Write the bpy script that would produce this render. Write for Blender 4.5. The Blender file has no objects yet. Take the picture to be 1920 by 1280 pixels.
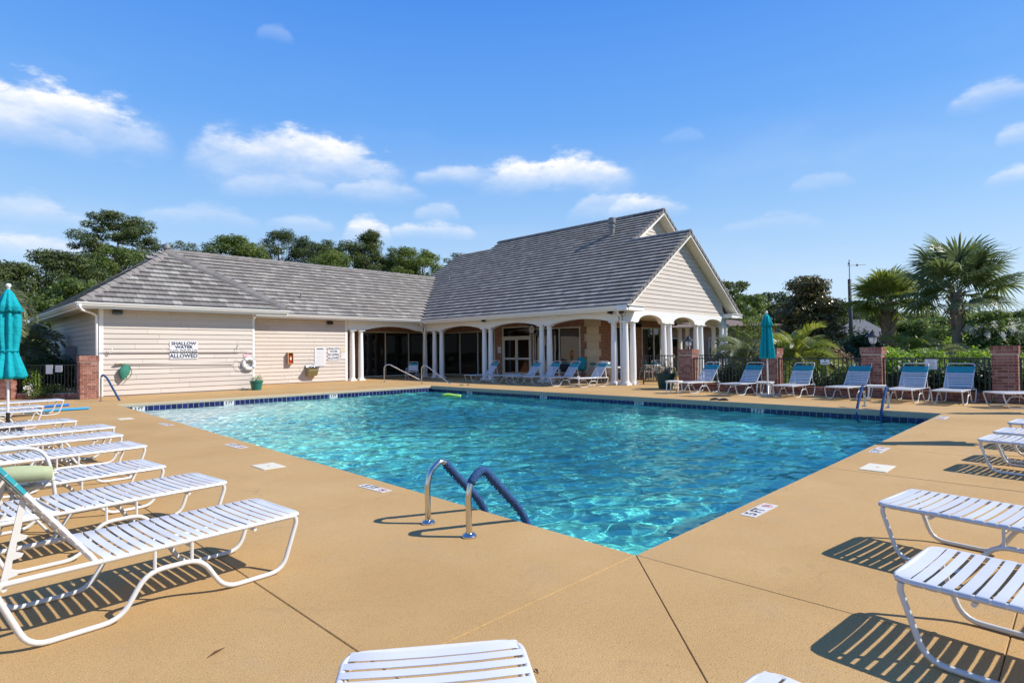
import bpy, math, random
import numpy as np
from mathutils import Vector, Matrix

random.seed(7)
rng = np.random.default_rng(7)
sc = bpy.context.scene
COL = sc.collection

# ---------------------------------------------------------------- camera, world, sun, exposure
cam_d = bpy.data.cameras.new('camera')
cam = bpy.data.objects.new('camera', cam_d)
COL.objects.link(cam)
YAW, PITCH, ROLL = math.radians(44.684), math.radians(1.020), math.radians(-0.606)
_f = Vector((math.cos(YAW) * math.cos(PITCH), math.sin(YAW) * math.cos(PITCH), math.sin(PITCH)))
_r = Vector((math.sin(YAW), -math.cos(YAW), 0))
_u = _r.cross(_f)
_r2 = _r * math.cos(ROLL) + _u * math.sin(ROLL)
_u2 = -_r * math.sin(ROLL) + _u * math.cos(ROLL)
cam.matrix_world = Matrix(((_r2.x, _u2.x, -_f.x, 0), (_r2.y, _u2.y, -_f.y, 0), (_r2.z, _u2.z, -_f.z, 1.4), (0, 0, 0, 1)))
cam_d.sensor_fit = 'HORIZONTAL'
cam_d.sensor_width = 36.0
cam_d.lens = 36 * 1094.36 / 1920
cam_d.clip_start = 0.05
cam_d.clip_end = 3000
sc.camera = cam

SUN_EL, SUN_AZ = math.radians(43.0), math.radians(-50.0)      # direction towards the sun (azimuth from +X)
sun_dir = Vector((math.cos(SUN_EL) * math.cos(SUN_AZ), math.cos(SUN_EL) * math.sin(SUN_AZ), math.sin(SUN_EL)))
sun_d = bpy.data.lights.new('sun', 'SUN')
sun_d.energy = 4.4
sun_d.angle = math.radians(0.53)
sun_d.color = (1.0, 0.95, 0.86)
sun = bpy.data.objects.new('sun', sun_d)
COL.objects.link(sun)
sun.rotation_euler = sun_dir.to_track_quat('Z', 'Y').to_euler()
sun.location = (0, 0, 30)

sc.view_settings.view_transform = 'Standard'
sc.view_settings.look = 'None'
sc.view_settings.exposure = 0.46
sc.view_settings.gamma = 1.0
sc.view_settings.use_curve_mapping = False
sc.render.engine = 'CYCLES'
sc.cycles.use_denoising = True
sc.cycles.max_bounces = 8
sc.cycles.transparent_max_bounces = 16
sc.cycles.sample_clamp_indirect = 40.0
sc.cycles.caustics_refractive = True
sc.cycles.caustics_reflective = False

world = bpy.data.worlds.new('World')
sc.world = world
world.use_nodes = True
SKY_STRENGTH = 0.115


def build_world():
    nt = world.node_tree
    N, L = nt.nodes, nt.links
    N.clear()

    def m(op, a, b=None, c=None, clamp=False):
        n = N.new('ShaderNodeMath'); n.operation = op; n.use_clamp = clamp
        for i, x in enumerate((a, b, c)):
            if x is None: continue
            if isinstance(x, (int, float)): n.inputs[i].default_value = x
            else: L.new(x, n.inputs[i])
        return n.outputs[0]
    out = N.new('ShaderNodeOutputWorld')
    bg = N.new('ShaderNodeBackground'); bg.inputs[1].default_value = SKY_STRENGTH
    sky = N.new('ShaderNodeTexSky'); sky.sky_type = 'NISHITA'
    sky.sun_disc = False
    sky.sun_elevation = SUN_EL
    sky.sun_rotation = math.radians(90) - SUN_AZ
    sky.altitude = 0; sky.air_density = 1.0; sky.dust_density = 0.35; sky.ozone_density = 1.6
    tc = N.new('ShaderNodeTexCoord')
    nrm = N.new('ShaderNodeVectorMath'); nrm.operation = 'NORMALIZE'
    L.new(tc.outputs['Generated'], nrm.inputs[0])
    sep = N.new('ShaderNodeSeparateXYZ'); L.new(nrm.outputs[0], sep.inputs[0])
    az = m('ARCTAN2', sep.outputs[1], sep.outputs[0])
    el = m('ARCSINE', sep.outputs[2])
    # billowy displacement of the cloud outlines
    sc_v = N.new('ShaderNodeCombineXYZ')
    L.new(m('MULTIPLY', az, 1.0), sc_v.inputs[0]); L.new(m('MULTIPLY', el, 2.2), sc_v.inputs[1])
    def noise(scale, detail, rough=0.6, w=0.0):
        n = N.new('ShaderNodeTexNoise'); n.noise_dimensions = '4D'
        n.inputs['Scale'].default_value = scale; n.inputs['Detail'].default_value = detail
        n.inputs['Roughness'].default_value = rough; n.inputs['W'].default_value = w
        L.new(sc_v.outputs[0], n.inputs['Vector'])
        return n.outputs['Fac']
    n1 = noise(11, 8, 0.62, 1.3)
    n2 = noise(34, 6, 0.6, 4.1)
    n3 = noise(5, 5, 0.55, 8.7)
    # cumulus: azimuth, elevation (deg) of the base's middle, half width, height above the base, strength
    # lumpy crisp tops, bodies that thin out downwards
    dens = None; shade = None
    lump = m('ADD', m('MULTIPLY', m('SUBTRACT', n1, 0.5), 2.6), m('MULTIPLY', m('SUBTRACT', n2, 0.5), 1.0))

    def smooth(x, a_, b_, lo=0.0, hi=1.0):
        q = N.new('ShaderNodeMapRange'); q.interpolation_type = 'SMOOTHSTEP'
        L.new(x, q.inputs[0])
        for i, v in zip((1, 2, 3, 4), (a_, b_, lo, hi)): q.inputs[i].default_value = v
        return q.outputs[0]
    for (a0, e0, w, h, s) in CLOUDS:
        da = m('MULTIPLY', m('SUBTRACT', az, math.radians(a0)), 1 / math.radians(w))
        env = m('MAXIMUM', m('SUBTRACT', 1.0, m('MULTIPLY', da, da)), 0.0)
        ev = m('POWER', env, 0.8)
        hh = m('MULTIPLY', m('SUBTRACT', el, math.radians(e0)), 1 / math.radians(h))
        top = m('ADD', ev, m('MULTIPLY', m('MULTIPLY', lump, 0.62), m('ADD', ev, 0.2)))
        T = m('SUBTRACT', top, hh)
        base = smooth(m('ADD', hh, m('MULTIPLY', m('SUBTRACT', n1, 0.5), 1.3)), -0.55, 0.55)
        d = m('MULTIPLY', smooth(T, 0.0, 0.5), base)
        d = m('MULTIPLY', m('MULTIPLY', d, smooth(env, 0.0, 0.5)), m('MULTIPLY', smooth(n3, 0.28, 0.64, 0.38, 1.12), s), clamp=True)
        dens = d if dens is None else m('MAXIMUM', dens, d)
        sh = m('MULTIPLY', d, smooth(m('ADD', hh, m('MULTIPLY', m('SUBTRACT', n2, 0.5), 1.6)), -0.1, 0.75))
        shade = sh if shade is None else m('MAXIMUM', shade, sh)
    # thin veil, stronger towards the horizon all the way round
    veil = N.new('ShaderNodeMapRange'); veil.interpolation_type = 'SMOOTHSTEP'
    L.new(n3, veil.inputs[0]); veil.inputs[1].default_value = 0.46; veil.inputs[2].default_value = 0.8
    veil.inputs[3].default_value = 0.0; veil.inputs[4].default_value = 0.30
    hor = N.new('ShaderNodeMapRange'); L.new(el, hor.inputs[0])
    hor.inputs[1].default_value = math.radians(26); hor.inputs[2].default_value = math.radians(2)
    hor.inputs[3].default_value = 0.0; hor.inputs[4].default_value = 1.0
    dens = m('MAXIMUM', dens, m('MULTIPLY', veil.outputs[0], hor.outputs[0]))
    # clear-day gradient by elevation, the same all the way round, over the physical sky
    gr = N.new('ShaderNodeValToRGB'); L.new(m('MULTIPLY', el, 1 / math.radians(60), clamp=True), gr.inputs[0])
    stops = SKY_GRADIENT
    while len(gr.color_ramp.elements) < len(stops): gr.color_ramp.elements.new(0.5)
    for e_, (p_, c_) in zip(gr.color_ramp.elements, stops):
        e_.position = p_ / 60; e_.color = (*c_, 1)
    gs = N.new('ShaderNodeVectorMath'); gs.operation = 'SCALE'; L.new(gr.outputs[0], gs.inputs[0]); gs.inputs['Scale'].default_value = 1 / SKY_STRENGTH
    hsv = N.new('ShaderNodeMix'); hsv.data_type = 'RGBA'; hsv.inputs[0].default_value = 0.85
    L.new(sky.outputs[0], hsv.inputs[6]); L.new(gs.outputs[0], hsv.inputs[7])
    ccol = N.new('ShaderNodeMix'); ccol.data_type = 'RGBA'
    L.new(shade, ccol.inputs[0])
    ccol.inputs[6].default_value = (*[c / SKY_STRENGTH for c in CLOUD_LO], 1)
    ccol.inputs[7].default_value = (*[c / SKY_STRENGTH for c in CLOUD_HI], 1)
    mix = N.new('ShaderNodeMix'); mix.data_type = 'RGBA'
    L.new(dens, mix.inputs[0]); L.new(hsv.outputs[2], mix.inputs[6]); L.new(ccol.outputs[2], mix.inputs[7])
    L.new(mix.outputs[2], bg.inputs[0]); L.new(bg.outputs[0], out.inputs[0])


SKY_GRADIENT = [(0, (0.50, 0.61, 0.72)), (6, (0.39, 0.54, 0.72)), (13, (0.23, 0.425, 0.715)), (21, (0.107, 0.307, 0.715)), (32, (0.046, 0.212, 0.67)), (60, (0.03, 0.15, 0.52))]
CLOUD_LO = (0.52, 0.60, 0.73)
CLOUD_HI = (0.78, 0.775, 0.77)
CLOUDS = [(83.0, 17.4, 9.0, 4.0, 0.92), (86.0, 16.2, 7.0, 2.4, 0.7), (64.0, 16.6, 10.2, 3.9, 1.0), (70.5, 16.6, 4.0, 3.4, 0.9),
          (57.5, 14.8, 5.5, 1.9, 0.7), (66.0, 14.6, 6.0, 1.8, 0.5), (40.3, 16.3, 8.6, 2.9, 1.0), (49.0, 16.4, 6.0, 1.7, 0.55),
          (31.5, 13.1, 4.6, 2.0, 0.9), (36.0, 13.0, 3.6, 2.1, 0.55), (58.5, 11.0, 2.7, 2.4, 0.9), (51.9, 13.3, 2.6, 1.6, 0.85),
          (52.4, 11.4, 5.0, 1.5, 0.75), (72.5, 11.4, 5.5, 1.7, 0.55), (64.5, 11.6, 3.6, 1.4, 0.5), (20.8, 10.9, 5.0, 1.2, 0.4),
          (5.0, 18.2, 3.0, 1.5, 0.7), (3.0, 15.2, 2.0, 1.6, 0.65), (3.4, 12.3, 2.4, 1.1, 0.7), (84.5, 10.4, 5.0, 1.8, 0.5),
          (84.5, 7.9, 6.0, 1.7, 0.65), (66.7, 27.0, 1.8, 1.0, 0.18), (16.5, 13.9, 3.0, 1.2, 0.25), (28.2, 19.2, 2.4, 0.9, 0.2),
          (82, 27.8, 4.0, 1.6, 0.35), (120, 19, 14, 5, 0.9), (160, 14, 12, 4, 0.9), (205, 20, 14, 5, 0.8), (250, 13, 12, 4, 0.8),
          (-30, 17, 10, 3, 0.6), (-75, 13, 9, 3, 0.6)]
build_world()

# ---------------------------------------------------------------- helpers
def tag(o, label=None, cat=None, group=None, kind=None):
    if label: o['label'] = label
    if cat: o['category'] = cat
    if group: o['group'] = group
    if kind: o['kind'] = kind
    return o


def thing(name, label, cat, loc=(0, 0, 0), rz=0.0, group=None):
    o = bpy.data.objects.new(name, None)
    o.empty_display_size = 0.1
    COL.objects.link(o)
    o.location = loc
    o.rotation_euler = (0, 0, rz)
    return tag(o, label, cat, group)


def nrmz(v):
    n = math.sqrt(v[0] ** 2 + v[1] ** 2 + v[2] ** 2) or 1.0
    return (v[0] / n, v[1] / n, v[2] / n)


class MB:
    """collects polygons and links them as one mesh object"""

    def __init__(self):
        self.v, self.f, self.mi, self.t = [], [], [], []

    def add(self, vs, fs, mi=0, tone=0.5):
        b = len(self.v)
        self.v.extend([tuple(p) for p in vs])
        for f in fs:
            self.f.append(tuple(b + i for i in f)); self.mi.append(mi); self.t.append(tone)
        return self

    def box(self, x0, x1, y0, y1, z0, z1, mi=0, tone=0.5):
        vs = [(x0, y0, z0), (x1, y0, z0), (x1, y1, z0), (x0, y1, z0), (x0, y0, z1), (x1, y0, z1), (x1, y1, z1), (x0, y1, z1)]
        return self.add(vs, [(0, 3, 2, 1), (4, 5, 6, 7), (0, 1, 5, 4), (1, 2, 6, 5), (2, 3, 7, 6), (3, 0, 4, 7)], mi, tone)

    def obox(self, c, ex, ey, ez, mi=0, tone=0.5):
        c, ex, ey, ez = (np.array(a, float) for a in (c, ex, ey, ez))
        vs = [c + sx * ex + sy * ey + sz * ez for sz in (-1, 1) for sx, sy in ((-1, -1), (1, -1), (1, 1), (-1, 1))]
        return self.add(vs, [(0, 3, 2, 1), (4, 5, 6, 7), (0, 1, 5, 4), (1, 2, 6, 5), (2, 3, 7, 6), (3, 0, 4, 7)], mi, tone)

    def prism(self, poly, d, mi=0, tone=0.5):
        n = len(poly)
        vs = [tuple(p) for p in poly] + [(p[0] + d[0], p[1] + d[1], p[2] + d[2]) for p in poly]
        fs = [tuple(range(n - 1, -1, -1)), tuple(range(n, 2 * n))] + [(i, (i + 1) % n, n + (i + 1) % n, n + i) for i in range(n)]
        return self.add(vs, fs, mi, tone)

    def tube(self, path, r, n=8, mi=0, closed=False, tone=0.5):
        P = [np.array(p, float) for p in path]
        k = len(P)
        rs = r if isinstance(r, (list, tuple)) else [r] * k
        ts = []
        for i in range(k):
            a = P[i - 1] if (i > 0 or closed) else P[i]
            b = P[(i + 1) % k] if (i < k - 1 or closed) else P[i]
            t = b - a
            ts.append(t / (np.linalg.norm(t) or 1))
        ref = np.array((0, 0, 1.0)) if abs(ts[0][2]) < 0.9 else np.array((1.0, 0, 0))
        u = np.cross(ts[0], ref); u /= np.linalg.norm(u)
        vs = []
        for i in range(k):
            u = u - ts[i] * (u @ ts[i]); u /= (np.linalg.norm(u) or 1)
            w = np.cross(ts[i], u)
            for j in range(n):
                a = 2 * math.pi * j / n
                vs.append(P[i] + rs[i] * (math.cos(a) * u + math.sin(a) * w))
        fs = []
        for i in range(k if closed else k - 1):
            for j in range(n):
                a, b = i * n + j, i * n + (j + 1) % n
                c, d = ((i + 1) % k) * n + (j + 1) % n, ((i + 1) % k) * n + j
                fs.append((a, b, c, d))
        if not closed:
            fs.append(tuple(range(n - 1, -1, -1))); fs.append(tuple((k - 1) * n + j for j in range(n)))
        return self.add(vs, fs, mi, tone)

    def lathe(self, prof, c=(0, 0, 0), n=16, mi=0, tone=0.5, sx=1.0, sy=1.0):
        vs, k = [], len(prof)
        for r, z in prof:
            for j in range(n):
                a = 2 * math.pi * j / n
                vs.append((c[0] + sx * r * math.cos(a), c[1] + sy * r * math.sin(a), c[2] + z))
        fs = [(i * n + j, i * n + (j + 1) % n, (i + 1) * n + (j + 1) % n, (i + 1) * n + j) for i in range(k - 1) for j in range(n)]
        if prof[0][0] > 1e-5: fs.append(tuple(range(n - 1, -1, -1)))
        if prof[-1][0] > 1e-5: fs.append(tuple((k - 1) * n + j for j in range(n)))
        return self.add(vs, fs, mi, tone)

    def mesh(self, name, smooth=False, off=(0, 0, 0), tone=False, angle=None):
        me = bpy.data.meshes.new(name)
        vs = self.v if off == (0, 0, 0) else [(x - off[0], y - off[1], z - off[2]) for x, y, z in self.v]
        me.from_pydata(vs, [], self.f)
        if any(self.mi): me.polygons.foreach_set('material_index', self.mi)
        if tone:
            at = me.attributes.new('tone', 'FLOAT', 'FACE'); at.data.foreach_set('value', self.t)
        if smooth:
            me.polygons.foreach_set('use_smooth', [True] * len(self.f))
            if angle is not None:
                me.set_sharp_from_angle(angle=angle)
        me.update()
        return me

    def build(self, name, mats, parent=None, smooth=False, world=False, tone=False, angle=None, loc=None):
        off = (0, 0, 0)
        if world and parent is not None:
            p = parent; x = [0, 0, 0]
            while p is not None:
                x = [x[i] + p.location[i] for i in range(3)]; p = p.parent
            off = tuple(x)
        if loc is not None and parent is None: off = tuple(loc)
        me = self.mesh(name, smooth, off, tone, angle)
        o = obj(name, me, mats, parent)
        if loc is not None and parent is None: o.location = loc
        return o


def obj(name, me, mats, parent=None, loc=None, rot=None):
    o = bpy.data.objects.new(name, me)
    COL.objects.link(o)
    if mats is not None and len(me.materials) == 0:
        for m_ in (mats if isinstance(mats, (list, tuple)) else [mats]): me.materials.append(m_)
    if parent is not None:
        o.parent = parent; KIDS.setdefault(parent, []).append(o)
    if loc is not None: o.location = loc
    if rot is not None: o.rotation_euler = rot
    return o


def copy_tree(o, parent=None):
    c = o.copy(); COL.objects.link(c)
    c.parent = parent
    if o.name.startswith('strap'):      # no two straps sit quite alike
        c.location.x += random.uniform(-0.0035, 0.0035); c.location.z += random.uniform(-0.002, 0.001)
        c.rotation_euler.z += random.uniform(-0.008, 0.008); c.scale.x = random.uniform(0.95, 1.05)
    for ch in KIDS.get(o, ()): copy_tree(ch, c)
    return c


KIDS = {}


# ---------------------------------------------------------------- materials
class NT:
    def __init__(self, m_):
        self.nt = m_.node_tree; self.N = self.nt.nodes; self.L = self.nt.links

    def node(self, t, **kw):
        n = self.N.new(t)
        for k, v in kw.items(): setattr(n, k, v)
        return n

    def put(self, sock, x):
        if hasattr(x, 'links') or hasattr(x, 'is_linked'): self.L.new(x, sock)
        elif x is not None: sock.default_value = x

    def math(self, op, a, b=None, c=None, clamp=False):
        n = self.node('ShaderNodeMath', operation=op, use_clamp=clamp)
        for i, x in enumerate((a, b, c)):
            if x is not None: self.put(n.inputs[i], x)
        return n.outputs[0]

    def noise(self, vec, scale, detail=4, rough=0.55):
        n = self.node('ShaderNodeTexNoise')
        n.inputs['Scale'].default_value = scale; n.inputs['Detail'].default_value = detail; n.inputs['Roughness'].default_value = rough
        if vec is not None: self.L.new(vec, n.inputs['Vector'])
        return n.outputs['Fac']

    def ramp(self, fac, stops):
        n = self.node('ShaderNodeValToRGB')
        e = n.color_ramp.elements
        while len(e) < len(stops): e.new(0.5)
        for el, (p, c) in zip(e, stops):
            el.position = p; el.color = (*c, 1) if len(c) == 3 else c
        self.put(n.inputs[0], fac)
        return n.outputs[0]

    def mix(self, fac, a, b, blend='MIX'):
        n = self.node('ShaderNodeMix', data_type='RGBA', blend_type=blend)
        self.put(n.inputs[0], fac)
        for i, x in ((6, a), (7, b)):
            self.put(n.inputs[i], (*x, 1) if isinstance(x, tuple) and len(x) == 3 else x)
        return n.outputs[2]

    def bump(self, h, strength=0.3, dist=0.01):
        n = self.node('ShaderNodeBump')
        n.inputs['Strength'].default_value = strength; n.inputs['Distance'].default_value = dist
        self.L.new(h, n.inputs['Height'])
        return n.outputs[0]


MATS = {}


def mat(name, color=(0.5, 0.5, 0.5), rough=0.6, spec=0.5, metal=0.0, var=0.0, vscale=3.0, fine=0.0, fscale=60.0, bump=0.0, bscale=80.0,
        bdist=0.004, rnd=0.0, tone=0.0, coat=0.0):
    """principled material; var / fine: cloudy and grainy colour variation, rnd: per object, tone: per face attribute"""
    m_ = bpy.data.materials.new(name); m_.use_nodes = True
    t = NT(m_)
    b = t.N['Principled BSDF']
    b.inputs['Roughness'].default_value = rough
    b.inputs['Metallic'].default_value = metal
    b.inputs['Specular IOR Level'].default_value = spec
    b.inputs['Coat Weight'].default_value = coat
    tc = t.node('ShaderNodeTexCoord').outputs['Object']
    col = (*color, 1)
    f = None
    def addf(x):
        nonlocal f
        f = x if f is None else t.math('MULTIPLY', f, x)
    if var: addf(t.math('ADD', t.math('MULTIPLY', t.math('SUBTRACT', t.noise(tc, vscale, 5), 0.5), 2 * var), 1.0))
    if fine: addf(t.math('ADD', t.math('MULTIPLY', t.math('SUBTRACT', t.noise(tc, fscale, 2, 0.7), 0.5), 2 * fine), 1.0))
    if rnd:
        oi = t.node('ShaderNodeObjectInfo').outputs['Random']
        addf(t.math('ADD', t.math('MULTIPLY', t.math('SUBTRACT', oi, 0.5), 2 * rnd), 1.0))
    if tone:
        at = t.node('ShaderNodeAttribute', attribute_name='tone').outputs['Fac']
        addf(t.math('ADD', t.math('MULTIPLY', t.math('SUBTRACT', at, 0.5), 2 * tone), 1.0))
    if f is not None:
        vm = t.node('ShaderNodeVectorMath', operation='SCALE')
        vm.inputs[0].default_value = color
        t.L.new(f, vm.inputs['Scale'])
        t.L.new(vm.outputs[0], b.inputs['Base Color'])
    else:
        b.inputs['Base Color'].default_value = col
    if bump:
        t.L.new(t.bump(t.noise(tc, bscale, 3, 0.6), bump, bdist), b.inputs['Normal'])
    MATS[name] = m_
    return m_


def leaf_mat(name, c0, c1, rough=0.5, trans=0.35, c2=None):
    """leaf: colour between c0 and c1 per leaf (face attribute tone), partly translucent"""
    m_ = bpy.data.materials.new(name); m_.use_nodes = True
    t = NT(m_)
    b = t.N['Principled BSDF']
    at = t.node('ShaderNodeAttribute', attribute_name='tone').outputs['Fac']
    oi = t.node('ShaderNodeObjectInfo').outputs['Random']
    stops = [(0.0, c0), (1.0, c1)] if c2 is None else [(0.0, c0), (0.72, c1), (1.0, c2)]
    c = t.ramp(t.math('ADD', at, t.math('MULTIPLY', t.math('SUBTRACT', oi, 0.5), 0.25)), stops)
    t.L.new(c, b.inputs['Base Color'])
    b.inputs['Roughness'].default_value = rough
    b.inputs['Specular IOR Level'].default_value = 0.4
    tr = t.node('ShaderNodeBsdfTranslucent')
    hs = t.node('ShaderNodeHueSaturation'); hs.inputs['Value'].default_value = 1.5; hs.inputs['Saturation'].default_value = 1.15
    t.L.new(c, hs.inputs['Color']); t.L.new(hs.outputs[0], tr.inputs[0])
    mx = t.node('ShaderNodeMixShader'); mx.inputs[0].default_value = trans
    t.L.new(b.outputs[0], mx.inputs[1]); t.L.new(tr.outputs[0], mx.inputs[2])
    t.L.new(mx.outputs[0], t.N['Material Output'].inputs[0])
    MATS[name] = m_
    return m_


WHITE = mat('white_trim', (0.78, 0.765, 0.73), 0.5, var=0.05, vscale=2.5, fine=0.03)
COAT = mat('white_powder_coat', (0.63, 0.615, 0.58), 0.28, 0.5, fine=0.06, fscale=25)
STRAP = mat('white_vinyl_strap', (0.585, 0.585, 0.605), 0.34, 0.5, var=0.05, vscale=9, rnd=0.06)
STRAP_TEAL = mat('teal_vinyl_strap', (0.022, 0.25, 0.285), 0.35, 0.5, rnd=0.1)
STEEL = mat('stainless_steel', (0.62, 0.60, 0.57), 0.16, 0.5, metal=1.0, fine=0.08, fscale=30)
IRON = mat('black_painted_iron', (0.018, 0.018, 0.019), 0.4, 0.5, var=0.2)
MORTAR = mat('mortar', (0.42, 0.38, 0.34), 0.9, 0.2, var=0.12, vscale=6)
PLASTIC = mat('white_moulded_plastic', (0.78, 0.77, 0.75), 0.38, 0.5)
GREY_METAL = mat('grey_galvanised_metal', (0.34, 0.35, 0.36), 0.4, 0.5, metal=0.4, var=0.1)
GREY_PAINT = mat('grey_painted_metal', (0.20, 0.22, 0.25), 0.5, 0.4, var=0.08)
BLACK = mat('black_plastic', (0.012, 0.012, 0.012), 0.45)
INK = mat('dark_blue_print', (0.012, 0.016, 0.06), 0.5)
INKB = mat('black_print', (0.012, 0.012, 0.012), 0.5)
INKR = mat('red_print', (0.55, 0.02, 0.02), 0.5)
INKG = mat('grey_print', (0.42, 0.42, 0.44), 0.6)
SIGNW = mat('white_sign_enamel', (0.70, 0.70, 0.71), 0.35)

# ---------------------------------------------------------------- ground, deck, pool
def deck_material():
    m_ = bpy.data.materials.new('tan_deck_coating'); m_.use_nodes = True
    t = NT(m_); b = t.N['Principled BSDF']
    geo = t.node('ShaderNodeNewGeometry').outputs['Position']
    big = t.noise(geo, 0.55, 5, 0.6)
    mid = t.noise(geo, 3.2, 6, 0.65)
    fine = t.noise(geo, 150, 2, 0.75)
    col = t.ramp(big, [(0.28, (0.405, 0.245, 0.096)), (0.5, (0.465, 0.292, 0.122)), (0.72, (0.51, 0.332, 0.150))])
    col = t.mix(t.math('MULTIPLY', t.math('SUBTRACT', mid, 0.35, clamp=True), 0.8), col, (0.44, 0.265, 0.105))
    # rust coloured and grey stains, faint dried water lines
    st = t.math('MULTIPLY', t.math('SUBTRACT', t.noise(geo, 1.3, 7, 0.7), 0.555, clamp=True), 3.0, clamp=True)
    col = t.mix(t.math('MULTIPLY', st, 0.7), col, (0.38, 0.29, 0.19))
    wl_ = t.math('LESS_THAN', t.math('ABSOLUTE', t.math('SUBTRACT', t.noise(geo, 0.42, 4, 0.55), 0.5)), 0.0035)
    wl_ = t.math('MULTIPLY', wl_, t.math('MULTIPLY', t.math('SUBTRACT', t.noise(geo, 0.9, 3), 0.45, clamp=True), 4.0, clamp=True))
    col = t.mix(t.math('MULTIPLY', wl_, 0.45), col, (0.30, 0.20, 0.10))
    m2 = t.ramp(t.noise(geo, 28, 5, 0.7), [(0.28, (0.92, 0.915, 0.90)), (0.5, (1, 1, 1)), (0.74, (1.05, 1.045, 1.04))])
    col = t.mix(1.0, col, m2, 'MULTIPLY')
    # rough grit of the textured coating: light and dark grains, small pits
    g2 = t.ramp(fine, [(0.28, (0.42, 0.40, 0.38)), (0.44, (0.92, 0.92, 0.92)), (0.58, (1.06, 1.06, 1.06)), (0.75, (1.45, 1.42, 1.36))])
    col = t.mix(1.0, col, g2, 'MULTIPLY')
    pt = t.node('ShaderNodeTexVoronoi'); pt.inputs['Scale'].default_value = 42.0; t.L.new(geo, pt.inputs['Vector'])
    pit = t.math('MULTIPLY', t.math('LESS_THAN', pt.outputs['Distance'], 0.16), t.math('GREATER_THAN', t.noise(geo, 12, 3, 0.7), 0.54))
    col = t.mix(t.math('MULTIPLY', pit, 0.55), col, (0.20, 0.115, 0.045))
    sp = t.node('ShaderNodeTexVoronoi'); sp.inputs['Scale'].default_value = 9.0; t.L.new(geo, sp.inputs['Vector'])
    dot = t.math('LESS_THAN', sp.outputs['Distance'], 0.035)
    pick = t.math('GREATER_THAN', t.noise(geo, 2.2, 2), 0.55)
    col = t.mix(t.math('MULTIPLY', t.math('MULTIPLY', dot, pick), 0.75), col, (0.09, 0.06, 0.035))
    t.L.new(col, b.inputs['Base Color'])
    b.inputs['Roughness'].default_value = 0.86
    b.inputs['Specular IOR Level'].default_value = 0.25
    h = t.math('SUBTRACT', t.math('ADD', t.math('MULTIPLY', fine, 0.7), t.math('MULTIPLY', t.noise(geo, 60, 3, 0.7), 0.5)), t.math('MULTIPLY', pit, 0.5))
    t.L.new(t.bump(h, 0.45, 0.005), b.inputs['Normal'])
    return m_


DECK = deck_material()
JOINT = mat('dark_deck_joint', (0.10, 0.068, 0.038), 0.95, 0.1, var=0.3)
COPING = mat('pool_coping', (0.40, 0.35, 0.25), 0.75, 0.3, var=0.12, vscale=4, fine=0.1)
TILE = mat('blue_glazed_tile', (0.008, 0.016, 0.085), 0.14, 0.35, rnd=0.35, var=0.25, vscale=20)
GROUT = mat('pale_grout', (0.50, 0.50, 0.48), 0.8)
LAWN = mat('lawn_ground', (0.075, 0.105, 0.030), 0.95, 0.2, var=0.35, vscale=0.8, fine=0.3, fscale=30)

N0, E0, F0, W0 = (3.45, 2.24), (15.24, 2.25), (15.24, 19.95), (3.97, 20.05)      # pool corners: near, right, far, left
WATER_Z = -0.235

# lawn all round, to the horizon
b = MB(); S = 1500
hx = [(-S, -S), (S, -S), (S, S), (-S, S)]
d0 = [(-30, -22), (40, -22), (40, 40), (-30, 40)]
b.add([(x, y, -0.05) for x, y in hx + d0], [(0, 1, 5, 4), (1, 2, 6, 5), (2, 3, 7, 6), (3, 0, 4, 7)])
hole = [(2.8, 1.6), (15.9, 1.6), (15.9, 20.6), (3.3, 20.6)]
b.add([(x, y, -0.05) for x, y in d0 + hole], [(0, 1, 5, 4), (1, 2, 6, 5), (2, 3, 7, 6), (3, 0, 4, 7)])
lawn = tag(b.build('lawn', LAWN), kind='structure')

# pool deck: a recessed bed with separate slabs on it, joints left open between them
bed = MB()
outer = [(-12, -9), (20.0, -9), (20.0, 34), (-12, 34)]
bed.add([(x, y, -0.014) for x, y in outer + [N0, E0, F0, W0]], [(0, 1, 5, 4), (1, 2, 6, 5), (2, 3, 7, 6), (3, 0, 4, 7)])
deck = tag(bed.build('pool_deck', JOINT), kind='structure')
G = 0.002


def slab(poly):
    """one deck slab: polygon inset by half a joint, with a small arris"""
    n = len(poly)
    cx = sum(p[0] for p in poly) / n; cy = sum(p[1] for p in poly) / n
    def inset(d):
        out = []
        for i in range(n):
            p0, p1, p2 = poly[i - 1], poly[i], poly[(i + 1) % n]
            def off(a, c):
                dx, dy = c[0] - a[0], c[1] - a[1]; l = math.hypot(dx, dy); nx, ny = -dy / l, dx / l
                return nx, ny
            n1, n2 = off(p0, p1), off(p1, p2)
            k = 1 + n1[0] * n2[0] + n1[1] * n2[1]
            out.append((p1[0] + d * (n1[0] + n2[0]) / k, p1[1] + d * (n1[1] + n2[1]) / k))
        return out
    a, c = inset(G), inset(G + 0.004)
    s = MB()
    vs = [(x, y, -0.016) for x, y in a] + [(x, y, -0.004) for x, y in a] + [(x, y, 0.0) for x, y in c]
    fs = [tuple(range(2 * n, 3 * n))]
    for i in range(n):
        j = (i + 1) % n
        fs += [(i, j, n + j, n + i), (n + i, n + j, 2 * n + j, 2 * n + i)]
    s.add(vs, fs)
    s.build('deck_slab', DECK, deck)


def wx(y):      # x of the pool's left edge at y
    return N0[0] + (W0[0] - N0[0]) * (y - N0[1]) / (W0[1] - N0[1])


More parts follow.
